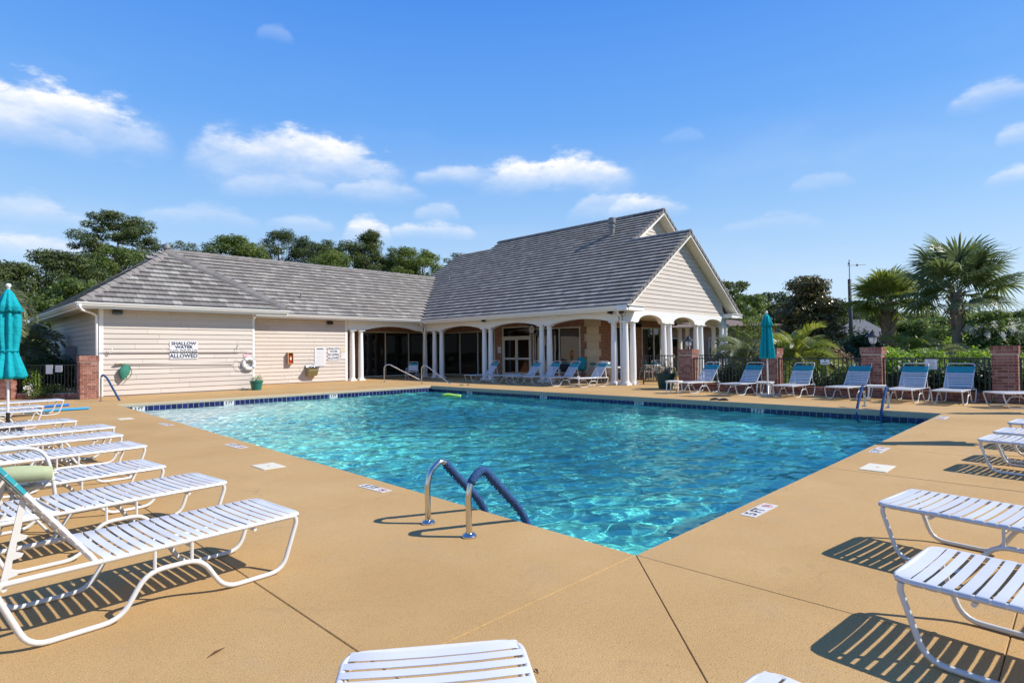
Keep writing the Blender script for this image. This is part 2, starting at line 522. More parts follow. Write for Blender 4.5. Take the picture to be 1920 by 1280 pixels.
# near strip (towards the camera) and right strip
nx_ = [3.45, 7.48, 9.5, 12.4, 15.24]
ty = N0[1]
slab([N0, (3.47, 0.30), (7.46, 0.30), (7.5, ty)])
for a_, b_ in ((7.5, 9.5), (9.5, 12.4), (12.4, 15.24)):
    slab([(a_, ty), (a_ - 0.02, 0.30), (b_ - 0.02 if b_ < 15 else b_, 0.30), (b_, ty)])
slab([(1.45, ty), (1.42, 0.30), N0])
slab([(1.42, 0.30), (3.47, 0.30), N0])
slab([(1.42, 0.30), (1.42, -2.6), (7.46, -2.6), (7.46, 0.30)])
slab([(7.46, 0.30), (7.46, -2.6), (12.4, -2.6), (12.4, 0.30)])
slab([(12.4, 0.30), (12.4, -2.6), (18.8, -2.6), (18.8, 0.30)])
slab([(1.45, -2.6), (1.45, -9), (18.8, -9), (18.8, -2.6)])
# far right side by the fence
ys = [0.30, 4.6, 9.2, 13.6, 19.95]
slab([(15.24, 0.30), (18.8, 0.30), (18.8, 4.6), (15.24, 4.6), (15.24, 2.25)])
for a_, b_ in ((4.6, 9.2), (9.2, 13.6)):
    slab([(15.24, a_), (18.8, a_), (18.8, b_), (15.24, b_)])
slab([(15.24, 13.6), (20.0, 13.6), (20.0, 19.95), (15.24, 19.95)])
slab([(18.8, 10.5), (20.0, 10.5), (20.0, 13.6), (18.8, 13.6)])
slab([(20.0, 10.7), (24.0, 10.7), (24.0, 13.25), (20.0, 13.25)])
slab([(15.24, 19.95), (20.0, 19.95), (20.0, 27.4), (15.24, 27.4)])
slab([(9.6, 20.0), (15.24, 19.95), (15.24, 27.4), (9.6, 27.4)])
slab([W0, (9.6, 20.0), (9.6, 27.4), (3.97, 27.4)])
# left strip along the pool and the lounger terrace
for a_, b_ in ((2.24, 7.9), (7.9, 13.9), (13.9, 20.05)):
    slab([(1.45, a_), (wx(a_), a_), (wx(b_), b_), (1.45, b_)])
slab([(1.45, 20.05), (3.97, 20.05), (3.97, 27.4), (1.45, 27.4)])
for a_, b_ in ((-9, 9.4), (9.4, 15.6), (15.6, 27.4)):
    slab([(-6, a_), (1.45, a_), (1.45, b_), (-6, b_)])
# porch floor
slab([(20.0, 13.25), (29.4, 13.25), (29.4, 20.0), (20.0, 20.0)])
slab([(20.0, 20.0), (29.4, 20.0), (29.4, 30.0), (20.0, 30.0)])
slab([(15.24, 27.4), (20.0, 27.4), (20.0, 30.0), (15.24, 30.0)])


# pool shell
def plaster_material():
    m_ = bpy.data.materials.new('pool_plaster'); m_.use_nodes = True
    t = NT(m_); b = t.N['Principled BSDF']
    geo = t.node('ShaderNodeNewGeometry').outputs['Position']
    col = t.ramp(t.noise(geo, 0.8, 5, 0.6), [(0.3, (0.82, 0.88, 0.85)), (0.7, (0.88, 0.92, 0.89))])
    t.L.new(col, b.inputs['Base Color']); b.inputs['Roughness'].default_value = 0.8
    return m_


PLASTER = plaster_material()
pc = [N0, E0, F0, W0]


def depth(x, y):      # floor depth: shallow end on the left far side, 5 ft at the near right
    s = ((x - 3.5) * 0.80 + (20.0 - y) * 0.60) / (11.7 * 0.8 + 17.7 * 0.6)
    return -(0.60 + 1.0 * min(1, max(0, (s - 0.18) / 0.27)) ** 0.9)


b = MB()
nu, nv = 40, 60
for j in range(nv + 1):
    for i in range(nu + 1):
        u, v = i / nu, j / nv
        x = (N0[0] * (1 - u) + E0[0] * u) * (1 - v) + (W0[0] * (1 - u) + F0[0] * u) * v
        y = (N0[1] * (1 - u) + E0[1] * u) * (1 - v) + (W0[1] * (1 - u) + F0[1] * u) * v
        b.v.append((x, y, depth(x, y)))
for j in range(nv):
    for i in range(nu):
        a = j * (nu + 1) + i
        b.f.append((a, a + 1, a + nu + 2, a + nu + 1)); b.mi.append(0); b.t.append(.5)
for i in range(4):      # walls
    p, q = pc[i], pc[(i + 1) % 4]
    b.add([(p[0], p[1], -2.0), (q[0], q[1], -2.0), (q[0], q[1], -0.30), (p[0], p[1], -0.30)], [(0, 1, 2, 3)])
pool = tag(b.build('swimming_pool', PLASTER), kind='structure')


def pool_side(i, cop_h, tile_h, tile_w, tiles):
    """waterline of one pool side: coping nosing, grout bed and the tiles"""
    p, q = Vector((*pc[i], 0)), Vector((*pc[(i + 1) % 4], 0))
    d = (q - p); Ln = d.length; d.normalize(); out = Vector((d.y, -d.x, 0))     # away from the water
    c = MB()
    c.prism([p + Vector((0, 0, -0.003)) + out * 0.22, p + Vector((0, 0, -0.003)) - out * 0.0, p - out * 0.012 + Vector((0, 0, -0.02)), p - out * 0.012 + Vector((0, 0, -cop_h + 0.01)), p + Vector((0, 0, -cop_h)), p + Vector((0, 0, -cop_h)) + out * 0.22], d * Ln)
    c.build('coping', COPING, pool)
    g = MB()
    g.prism([p + Vector((0, 0, -cop_h)) + out * 0.06, p + Vector((0, 0, -cop_h)) + out * 0.0, p + Vector((0, 0, -0.40)) + out * 0.0, p + Vector((0, 0, -0.40)) + out * 0.06], d * Ln)
    g.build('grout_bed', GROUT, pool)
    if not tiles: return
    n = int(Ln / tile_w)
    w = Ln / n
    tm = MB()
    hw, e = w / 2 - 0.004, 0.006
    z0, z1 = -cop_h - tile_h, -cop_h - 0.006
    vs = [(-hw, 0, z0), (hw, 0, z0), (hw, 0, z1), (-hw, 0, z1), (-hw + e, 0.008, z0 + e), (hw - e, 0.008, z0 + e), (hw - e, 0.008, z1 - e), (-hw + e, 0.008, z1 - e)]
    tm.add(vs, [(7, 6, 5, 4), (4, 5, 1, 0), (5, 6, 2, 1), (6, 7, 3, 2), (7, 4, 0, 3)])
    me = tm.mesh('tile'); me.materials.append(TILE)
    skip = SKIP.get(i, ())
    for k in range(n):
        if k in skip: continue
        c_ = p + d * (w * (k + 0.5))
        obj('tile', me, None, pool, (c_.x, c_.y, 0), (0, 0, math.atan2(d.y, d.x)))
    return w


SKIP = {1: (), 2: ()}
pool_side(0, 0.06, 0.25, 0.16, False)
pool_side(3, 0.06, 0.25, 0.16, False)
pool_side(1, 0.13, 0.17, 0.155, True)
pool_side(2, 0.095, 0.19, 0.155, True)

# water surface: a real rippled sheet
def water_height(X, Y):
    r = np.random.default_rng(11)
    Z = np.zeros_like(X)
    # slow patches where ripples are stronger or weaker
    amp = 0.85 + 0.35 * np.sin(0.55 * X + 0.31 * Y + 1.0) * np.sin(0.42 * Y - 0.2 * X + 2.0)
    for k in range(60):
        lam = 0.19 * (1.0 / 0.19) ** r.random()
        th = math.radians(62) + r.normal(0, 0.78)
        ph = r.random() * 6.283
        kx, ky = 2 * math.pi / lam * math.cos(th), 2 * math.pi / lam * math.sin(th)
        a = WAVE * lam * (0.8 if lam < 0.35 else 1.1 if lam < 0.7 else 0.9)
        wob = 0.6 * np.sin(0.9 * X * r.random() + 1.1 * Y * r.random() + r.random() * 6)
        p_ = kx * X + ky * Y + ph + wob
        Z += a * (np.sin(p_) + 0.25 * np.cos(2 * p_))
    return Z * amp


WAVE = 0.0033
RIPPLE = 0.22


def build_water(step, mat_):
    nu = int(11.8 / step); nv = int(17.7 / step)
    U, V = np.meshgrid(np.linspace(0, 1, nu + 1), np.linspace(0, 1, nv + 1))
    X = (N0[0] * (1 - U) + E0[0] * U) * (1 - V) + (W0[0] * (1 - U) + F0[0] * U) * V
    Y = (N0[1] * (1 - U) + E0[1] * U) * (1 - V) + (W0[1] * (1 - U) + F0[1] * U) * V
    Z = WATER_Z + water_height(X, Y)
    me = bpy.data.meshes.new('water')
    nvt = (nu + 1) * (nv + 1)
    me.vertices.add(nvt)
    me.vertices.foreach_set('co', np.stack([X, Y, Z], -1).astype(np.float32).ravel())
    idx = np.arange(nvt).reshape(nv + 1, nu + 1)
    q = np.stack([idx[:-1, :-1], idx[:-1, 1:], idx[1:, 1:], idx[1:, :-1]], -1).reshape(-1, 4)
    me.loops.add(q.size); me.polygons.add(len(q))
    me.loops.foreach_set('vertex_index', q.ravel().astype(np.int32))
    me.polygons.foreach_set('loop_start', np.arange(0, q.size, 4, dtype=np.int32))
    me.polygons.foreach_set('use_smooth', np.ones(len(q), bool))
    me.update(calc_edges=True)
    return tag(obj('water', me, mat_), kind='structure')


def water_material():
    m_ = bpy.data.materials.new('pool_water'); m_.use_nodes = True
    t = NT(m_)
    t.N.remove(t.N['Principled BSDF'])
    # the sheet carries the tint of the water column under it: exp(-absorption x depth)
    geo = t.node('ShaderNodeNewGeometry').outputs['Position']
    sp = t.node('ShaderNodeSeparateXYZ'); t.L.new(geo, sp.inputs[0])
    s_ = t.math('MULTIPLY', t.math('ADD', t.math('MULTIPLY', t.math('SUBTRACT', sp.outputs[0], 3.5), 0.80), t.math('MULTIPLY', t.math('SUBTRACT', 20.0, sp.outputs[1]), 0.60)), 1 / (11.7 * 0.8 + 17.7 * 0.6))
    u_ = t.math('MULTIPLY', t.math('SUBTRACT', s_, 0.18), 1 / 0.27, clamp=True)
    dep = t.math('ADD', t.math('MULTIPLY', t.math('POWER', u_, 0.9), 0.92), 0.14)
    cc = t.node('ShaderNodeCombineXYZ')
    for i, k in enumerate((0.70, 0.070, 0.105)): t.L.new(t.math('EXPONENT', t.math('MULTIPLY', dep, -k * 1.25)), cc.inputs[i])
    g = t.node('ShaderNodeBsdfGlass'); g.inputs['IOR'].default_value = 1.333; g.inputs['Roughness'].default_value = 0.0
    # capillary ripples finer than the mesh
    mp = t.node('ShaderNodeMapping'); mp.inputs['Rotation'].default_value = (0, 0, math.radians(-62)); mp.inputs['Scale'].default_value = (9.0, 4.2, 1.0)
    t.L.new(geo, mp.inputs[0])
    t.L.new(t.bump(t.noise(mp.outputs[0], 1.0, 3, 0.5), RIPPLE, 0.02), g.inputs['Normal'])
    t.L.new(cc.outputs[0], g.inputs['Color'])
    t.L.new(g.outputs[0], t.N['Material Output'].inputs[0])
    return m_


WATER = water_material()
water = build_water(0.026, WATER)
sun_d.cycles.is_caustics_light = True
water.cycles.is_caustics_caster = True
pool.cycles.is_caustics_receiver = True

# ---------------------------------------------------------------- clubhouse
SIDING = mat('beige_lap_siding', (0.572, 0.506, 0.446), 0.62, 0.35, rnd=0.045, var=0.05, vscale=1.5, fine=0.03)
SOFFIT = mat('porch_soffit', (0.74, 0.69, 0.58), 0.7, 0.3, var=0.06)
ALU = mat('pale_aluminium_frame', (0.62, 0.60, 0.55), 0.4, 0.5, var=0.05)
STONE = mat('cream_cast_stone', (0.55, 0.46, 0.34), 0.85, 0.3, rnd=0.08, var=0.1, vscale=5, fine=0.08, bump=0.2, bscale=40)
GUTTER = mat('white_gutter_enamel', (0.80, 0.79, 0.77), 0.32, 0.5, var=0.05, vscale=3)


def glass_material():
    m_ = bpy.data.materials.new('dark_window_glass'); m_.use_nodes = True
    t = NT(m_); b = t.N['Principled BSDF']
    b.inputs['Base Color'].default_value = (0.008, 0.009, 0.009, 1)
    b.inputs['Roughness'].default_value = 0.015
    b.inputs['IOR'].default_value = 1.52
    b.inputs['Specular IOR Level'].default_value = 0.75
    tc = t.node('ShaderNodeTexCoord').outputs['Object']
    t.L.new(t.bump(t.noise(tc, 0.9, 1), 0.25, 0.012), b.inputs['Normal'])
    return m_


GLASS = glass_material()


def roof_tile_material(name, per_face):
    m_ = bpy.data.materials.new(name); m_.use_nodes = True
    t = NT(m_); b = t.N['Principled BSDF']
    tc = t.node('ShaderNodeTexCoord').outputs['Object']
    src = t.node('ShaderNodeAttribute', attribute_name='tone').outputs['Fac'] if per_face else t.node('ShaderNodeObjectInfo').outputs['Random']
    c = t.ramp(src, [(0.0, (0.205, 0.187, 0.168)), (0.8, (0.275, 0.254, 0.228)), (1.0, (0.335, 0.312, 0.28))] if per_face else [(0.0, (0.168, 0.154, 0.142)), (0.5, (0.245, 0.228, 0.208)), (1.0, (0.36, 0.34, 0.31))])
    mp = t.node('ShaderNodeMapping'); mp.inputs['Scale'].default_value = (16, 16, 2.2) if per_face else (18, 2.2, 2)
    t.L.new(tc, mp.inputs[0])
    streak = t.noise(mp.outputs[0], 1.0, 4, 0.65)
    c = t.mix(1.0, c, t.ramp(streak, [(0.25, (0.72, 0.72, 0.74)), (0.75, (1.28, 1.26, 1.22))]), 'MULTIPLY')
    t.L.new(c, b.inputs['Base Color']); b.inputs['Roughness'].default_value = 0.8; b.inputs['Specular IOR Level'].default_value = 0.35
    t.L.new(t.bump(t.noise(tc, 45, 3, 0.6), 0.25, 0.006), b.inputs['Normal'])
    return m_


RT_ONE = roof_tile_material('grey_roof_tile', False)
RT_CAP = mat('grey_ridge_cap', (0.20, 0.18, 0.165), 0.8, 0.3, rnd=0.15, var=0.15, vscale=6)
RT_MANY = roof_tile_material('grey_roof_tiles', True)
ROOF_BED = mat('dark_roof_felt', (0.03, 0.03, 0.032), 0.95, 0.1)


def brick_wall_material():
    m_ = bpy.data.materials.new('brown_brickwork'); m_.use_nodes = True
    t = NT(m_); b = t.N['Principled BSDF']
    geo = t.node('ShaderNodeTexCoord').outputs['Object']
    mp = t.node('ShaderNodeMapping'); t.L.new(geo, mp.inputs[0])
    sp = t.node('ShaderNodeSeparateXYZ'); t.L.new(geo, sp.inputs[0])
    cb = t.node('ShaderNodeCombineXYZ')
    t.L.new(t.math('ADD', sp.outputs[0], sp.outputs[1]), cb.inputs[0]); t.L.new(sp.outputs[2], cb.inputs[1])
    br = t.node('ShaderNodeTexBrick')
    t.L.new(cb.outputs[0], br.inputs['Vector'])
    br.inputs['Scale'].default_value = 1.0
    br.inputs['Brick Width'].default_value = 0.215; br.inputs['Row Height'].default_value = 0.075
    br.inputs['Mortar Size'].default_value = 0.006; br.inputs['Bias'].default_value = -0.15
    br.inputs['Color1'].default_value = (0.36, 0.17, 0.11, 1); br.inputs['Color2'].default_value = (0.17, 0.08, 0.055, 1)
    br.inputs['Mortar'].default_value = (0.33, 0.28, 0.23, 1)
    c = t.mix(t.math('MULTIPLY', t.noise(geo, 7, 3), 0.5), br.outputs['Color'], (0.25, 0.12, 0.07))
    t.L.new(c, b.inputs['Base Color']); b.inputs['Roughness'].default_value = 0.9
    t.L.new(t.bump(br.outputs['Fac'], -0.5, 0.008), b.inputs['Normal'])
    return m_


BRICKWALL = brick_wall_material()

club = thing('clubhouse', 'single storey beige clapboard clubhouse with grey tiled roofs and white column porch', 'building', (10, 24, 0))

Y1, Y2, XA, YG = 23.98, 27.0, 20.2, 13.42


def siding(parent, p0, p1, z0, z1, n, clip=None, exposure=0.178, lens=(2.6, 3.7)):
    """lap boards along p0->p1 (x, y), facing left-hand normal n; clip(z) -> (s0, s1) extent along the wall"""
    L_ = math.hypot(p1[0] - p0[0], p1[1] - p0[1])
    d = ((p1[0] - p0[0]) / L_, (p1[1] - p0[1]) / L_)
    rows = int(math.ceil((z1 - z0) / exposure - 1e-6))
    rot = math.atan2(d[1], d[0])
    for r in range(rows):
        za = z0 + r * exposure; zb = min(za + exposure, z1)
        s0, s1 = (0, L_) if clip is None else clip(za)
        s0b, s1b = (s0, s1) if clip is None else clip(zb)
        if s1 - s0 < 0.1: continue
        cuts = [s0]
        if clip is None:
            x = s0 + random.uniform(0.8, lens[1])
            while x < s1 - 0.6:
                cuts.append(x); x += random.uniform(*lens)
        else:
            x = s0 + random.uniform(1.5, 3.5)
            while x < s1 - 1.2:
                cuts.append(x); x += random.uniform(3, 3.7)
        cuts.append(s1)
        for i in range(len(cuts) - 1):
            a, b_ = cuts[i] + (0.003 if i else 0), cuts[i + 1] - (0.003 if i < len(cuts) - 2 else 0)
            at, bt = (s0b if i == 0 else a), (s1b if i == len(cuts) - 2 else b_)
            m = MB()
            t0, t1, o = 0.030, 0.005, 0.0
            P = lambda s, off, z: (p0[0] + d[0] * s + n[0] * off, p0[1] + d[1] * s + n[1] * off, z)
            h = zb + 0.004
            vs = [P(a, o, za), P(b_, o, za), P(b_, t0, za), P(a, t0, za), P(at, o, h), P(bt, o, h), P(bt, t1, h), P(at, t1, h)]
            m.add(vs, [(0, 1, 2, 3), (3, 2, 6, 7), (4, 7, 6, 5), (0, 3, 7, 4), (1, 5, 6, 2), (0, 4, 5, 1)])
            m.build('siding_board', SIDING, parent, world=True)


def wall_part(name, boxes, material, parent=club):
    m = MB()
    for bx in boxes: m.box(*bx)
    return m.build(name, material, parent, world=True)


# pavilion and left wing walls
w1 = wall_part('wall', [(4.30, 9.42, Y1 + 0.006, Y1 + 0.2, 0, 3.15)], SIDING)
siding(w1, (4.36, Y1), (9.36, Y1), 0.05, 3.12, (0, -1))
w2 = wall_part('wall', [(4.27, 4.45, Y1 + 0.2, 34.4, 0, 3.15)], SIDING)
siding(w2, (4.27 - 0.005, 34.3), (4.265, Y1 + 0.1), 0.05, 3.12, (-1, 0))
w3 = wall_part('wall', [(9.25, 15.3, Y2 + 0.006, Y2 + 0.2, 0, 3.2)], SIDING)
wall_part('wall', [(9.22, 9.42, Y1 + 0.2, Y2 + 0.006, 0, 3.15)], SIDING); wall_part('wall', [(4.45, 9.2, 34.2, 34.4, 0, 3.1)], SIDING)
siding(w3, (9.42, Y2), (15.18, Y2), 0.05, 3.16, (0, -1))
m = MB()
for x0, x1, y0, y1, zt in ((4.235, 4.36, Y1 - 0.026, Y1 + 0.09, 3.12), (9.36, 9.445, Y1 - 0.026, Y1 + 0.09, 3.12), (15.18, 15.31, Y2 - 0.026, Y2 + 0.1, 3.16), (4.235, 4.35, 34.28, 34.42, 3.1)):
    mm = MB(); mm.box(x0, x1, y0, y1, 0.02, zt); mm.build('corner_board', WHITE, club, world=True)

# ---- roofs
PITCH_ = 0.69
EZ1, EZ2, EZ3 = 3.20, 3.27, 3.22            # eave heights: pavilion, left wing, right wing
ONE_LEFT = 300
tile_mesh = None


def roof_plane(name, origin, along, up, poly, key, budget, phase=0.0, coarse=False):
    """tiles laid on the plane through origin; along: unit vector of the courses, up: unit vector up the slope;
    poly: outline in (s, t) metres.  budget: how many tiles become single objects"""
    O, A, U = Vector(origin), Vector(along), Vector(up)
    Nn = A.cross(U)
    if Nn.z < 0: Nn = -Nn
    P = lambda s, t, h=0.0: O + A * s + U * t + Nn * h
    base = MB()
    base.add([P(s, t, -0.06) for s, t in poly] + [P(s, t, -0.012) for s, t in poly],
             [tuple(range(len(poly))), tuple(range(len(poly), 2 * len(poly)))] + [(i, (i + 1) % len(poly), len(poly) + (i + 1) % len(poly), len(poly) + i) for i in range(len(poly))])
    slope = base.build(name, ROOF_BED, club, world=True)
    EXP, W, TH = 0.335, 0.305, 0.074
    tmax = max(t for s, t in poly)
    def span(t):
        xs = []
        n = len(poly)
        for i in range(n):
            (s0, t0), (s1, t1) = poly[i], poly[(i + 1) % n]
            if (t0 <= t < t1) or (t1 <= t < t0):
                xs.append(s0 + (t - t0) / (t1 - t0) * (s1 - s0))
        xs.sort()
        return [(xs[i], xs[i + 1]) for i in range(0, len(xs) - 1, 2)]
    many = MB(); nm = 0
    q = []
    rows = int(tmax / EXP)
    for r_ in range(rows + 1):
        t = r_ * EXP
        tt = min(t + EXP + 0.06, tmax)
        for (sa, sb) in span(min(t + EXP * 0.5, tmax - 0.01)):
            off = (W / 2 if r_ % 2 else 0.0) + phase + random.uniform(-0.01, 0.01)
            k0 = math.floor((sa - off) / W)
            s = off + k0 * W
            while s < sb:
                a, b_ = max(s, sa) + 0.004, min(s + W, sb) - 0.004
                if b_ - a > 0.03: q.append((t, tt, a, b_, r_))
                s += W
    cen = [(x, key(P(0.5 * (x[2] + x[3]), x[0]))) for x in q]
    order = sorted(range(len(q)), key=lambda i: -cen[i][1])
    singles = set(order[:budget])
    for i, (t, tt, a, b_, r_) in enumerate(q):
        jit = random.uniform(0, 0.006)
        w2_ = (b_ - a) / 2
        hl, hh = TH + jit, 0.002
        loc = [(-w2_, 0, 0.03), (w2_, 0, 0.03), (w2_, 0, hl), (-w2_, 0, hl), (-w2_, tt - t, -0.008), (w2_, tt - t, -0.008), (w2_, tt - t, hh), (-w2_, tt - t, hh)]
        fs = [(0, 1, 2, 3), (3, 2, 6, 7), (0, 3, 7, 4), (1, 5, 6, 2)]
        c = P((a + b_) / 2, t)
        if i in singles:
            mm = MB(); mm.add(loc, fs)
            full = abs(2 * w2_ - (W - 0.008)) < 1e-6 and abs(tt - t - EXP - 0.06) < 1e-6
            global tile_mesh
            if full and tile_mesh is not None: me = tile_mesh
            else:
                me = mm.mesh('roof_tile'); me.materials.append(RT_ONE)
                if full: tile_mesh = me
            o = obj('roof_tile', me, None, slope)
            p = c - club.location
            o.matrix_local = Matrix(((A.x, U.x, Nn.x, p.x), (A.y, U.y, Nn.y, p.y), (A.z, U.z, Nn.z, p.z), (0, 0, 0, 1)))
        else:
            many.add([c + A * x + U * y + Nn * z for x, y, z in loc], fs, 0, random.random()); nm += 1
    if nm:
        tag(many.build('roof_tile', RT_MANY, slope, world=True, tone=True), kind='stuff')
    return slope


cosP = 1 / math.sqrt(1 + PITCH_ ** 2); sinP = PITCH_ * cosP
nearest = lambda p: -(p - Vector((0, 0, 1.4))).length
UF = (0, cosP, sinP)         # up a slope that faces -Y
UL = (cosP, 0, sinP)         # up a slope that faces -X
pxl, pxr, pyf = 3.64, 10.52, 23.5
apx, apy = (pxl + pxr) / 2, 23.5 + (pxr - pxl) / 2
apt = (apy - pyf) / cosP
# pavilion front
roof_plane('roof_slope', (pxl, pyf, EZ1), (1, 0, 0), UF, [(0, 0), (pxr - pxl, 0), ((pxr - pxl) / 2, apt)], nearest, 150)
# long left slope (seen almost edge on)
yb = 35.3
rz = EZ1 + PITCH_ * 4.25
roof_plane('roof_slope', (pxl, yb, EZ1), (0, -1, 0), UL, [(0, 0), (yb - pyf, 0), (yb - apy, apt), (yb - 30.4, apt), (yb - 31.05, 4.25 / cosP), (4.25, 4.25 / cosP)][:5], nearest, 0)
# wing front, from the pavilion to the valley with the right wing
vx0, vy0 = 19.65, 26.52
fs_ = [(pxr - 0.15, 0), (vx0, 0), (vx0 + 4.43, 4.43 / cosP), (7.95, 4.43 / cosP), (apx, 3.76 / cosP)]
roof_plane('roof_slope', (0, 26.52, EZ2), (1, 0, 0), UF, [(s, t) for s, t in fs_], nearest, 150, 0.1)
# hidden slopes as plain sheets: pavilion right, wing back
m = MB()
A_ = (apx, apy, EZ1 + PITCH_ * (apx - pxl)); B_ = (apx, 30.3, A_[2])
m.add([(pxr, pyf, EZ1 - 0.01), (pxr, 26.9, EZ1 - 0.01), (B_[0], B_[1], B_[2] - 0.02), (A_[0], A_[1], A_[2] - 0.02)], [(0, 1, 2, 3)])
m.add([(pxl, yb, EZ1 - 0.01), (7.9, 31.0, 6.29), (24.0, 31.0, 6.29), (24.0, yb, EZ1 - 0.01)], [(0, 1, 2, 3)])
m.build('roof_slope', RT_MANY, club, world=True, tone=True)

# right wing: one tall slope facing the pool, stepped ridges
ex, gy = 19.6, 12.93
def st(x, y): return (gy + (-gy) + (32.0 - y), (x - ex) / cosP)     # s runs from the far end (y=32) towards the gable
OUT = [(ex, gy), (ex, 26.48), (24.0, 31.0), (24.45, 32.0), (27.0, 31.9), (26.95, 28.6), (27.82, 28.6), (27.72, 16.0), (24.86, 16.0), (24.86, gy)]
roof_plane('roof_slope', (ex, 32.0, EZ3), (0, -1, 0), UL, [((32.0 - y), (x - ex) / cosP) for x, y in OUT], nearest, 0)
GX = 24.86
gz = EZ3 + PITCH_ * (GX - ex)
UX = 27.78
uz = EZ3 + PITCH_ * (UX - ex)
m = MB()
ID = 0.03
m.add([(GX, gy, gz - ID), (GX + (GX - ex), gy, EZ3 - ID), (GX + (GX - ex), 24.0, EZ3 - ID), (GX, 24.0, gz - ID)], [(0, 1, 2, 3)])
m.add([(UX, 16.0, uz - ID), (UX + 7.6, 16.0, EZ3 - ID + 0.3), (UX + 7.6, 32.0, EZ3 + 0.3), (UX, 32.0, uz - 1.0)], [(0, 1, 2, 3)])
m.add([(24.45, 32.0, 6.5), (27.0, 31.9, 8.3), (29.4, 32.0, 6.5), (29.4, 32, 3.0), (24.45, 32, 3.0)], [(0, 1, 2, 3, 4)])
m.build('roof_slope', RT_MANY, club, world=True, tone=True)


def caps(p, q, name='ridge_tile', step=0.34, r=0.15, parent=None, ridge=0.42):
    """overlapping angular cap tiles from p to q"""
    p, q = Vector(p), Vector(q); L_ = (q - p).length; d = (q - p) / L_; n = int(L_ / step)
    side = d.cross(Vector((0, 0, 1))).normalized(); up = side.cross(d).normalized()
    for i in range(n):
        a = p + d * (L_ * i / n); b_ = p + d * (L_ * (i + 1) / n + 0.05)
        mm = MB()
        ra, rb = r + 0.012, r - 0.004
        vs = []
        for c, rr, lift in ((a, ra, 0.022), (b_, rb, 0.0)):
            for sx, sz in ((-1, -0.62), (-0.72, 0.02), (0, ridge), (0.72, 0.02), (1, -0.62)):
                vs.append(c + side * (sx * rr) + up * (sz * rr + lift))
        mm.add(vs, [(0, 1, 6, 5), (1, 2, 7, 6), (2, 3, 8, 7), (3, 4, 9, 8), (0, 4, 3, 2, 1)])
        mm.build(name, RT_CAP, parent or club, world=True)


z_ = EZ1 + 0.03
caps((pxl, pyf, z_), (A_[0], A_[1], A_[2] + 0.04), 'hip_tile')
caps((pxr, pyf, z_ + 0.03), (A_[0], A_[1], A_[2] + 0.07), 'hip_tile', r=0.19, ridge=0.75)
R0_ = (7.88, 31.0, EZ1 + PITCH_ * 4.25)
for p_, q_ in ((A_, B_), (B_, R0_), (R0_, (pxl, yb, EZ1))):
    mm = MB(); mm.tube([p_, q_], 0.085, 8); mm.build('ridge_roll', RT_CAP, club, world=True, smooth=True)
rzw = EZ2 + PITCH_ * 4.43
caps((24.0, 30.97, rzw + 0.05), (7.95, 30.97, rzw + 0.05))
caps((GX, gy, gz + 0.04), (GX, 16.2, gz + 0.04))
caps((UX, 15.95, uz + 0.04), (UX, 28.65, uz + 0.06))
# verge tiles down the gables
def verge(y, x0, z0, x1, z1):
    n = int(math.hypot(x1 - x0, z1 - z0) / 0.335)
    for i in range(n):
        a, c = i / n, (i + 1.15) / n
        mm = MB()
        xa, za, xb, zb = x0 + (x1 - x0) * a, z0 + (z1 - z0) * a, x0 + (x1 - x0) * c, z0 + (z1 - z0) * c
        lift = 0.05
        vs = [(xa, y, za + lift), (xa, y + 0.2, za + lift), (xb, y + 0.2, zb + 0.02), (xb, y, zb + 0.02), (xa, y, za - 0.13), (xb, y, zb - 0.13), (xa, y + 0.03, za - 0.13), (xb, y + 0.03, zb - 0.13)]
        mm.add(vs, [(0, 1, 2, 3), (0, 3, 5, 4), (0, 4, 6, 1), (4, 5, 7, 6)])
        mm.build('verge_tile', RT_CAP, club, world=True)
verge(gy - 0.03, ex, EZ3, GX, gz); verge(gy - 0.03, GX + (GX - ex), EZ3, GX, gz)
verge(15.93, 24.9, gz + 0.1, UX, uz); verge(15.93, UX + 5.2, uz - 5.2 * PITCH_, UX, uz)
# rake boards (white) and gable soffits
def rake(y, x0, z0, x1, z1, depth_):
    mm = MB()
    mm.prism([(x0, y, z0 - 0.05), (x1, y, z1 - 0.05), (x1, y, z1 - 0.24), (x0, y, z0 - 0.24)], (0, 0.035, 0))
    mm.build('rake_board', WHITE, club, world=True)
    mm = MB()
    mm.prism([(x0, y + 0.037, z0 - 0.21), (x1, y + 0.037, z1 - 0.21), (x1, y + 0.037, z1 - 0.235), (x0, y + 0.037, z0 - 0.235)], (0, depth_, 0))
    mm.build('soffit', SOFFIT, club, world=True)
rake(gy, ex - 0.02, EZ3, GX, gz, YG - gy - 0.0); rake(gy, 2 * GX - ex + 0.02, EZ3, GX, gz, YG - gy - 0.0)
rake(15.96, 24.86, gz - 0.02, UX, uz, 0.6); rake(15.96, UX + 5.4, uz - 5.4 * PITCH_, UX, uz, 0.6)
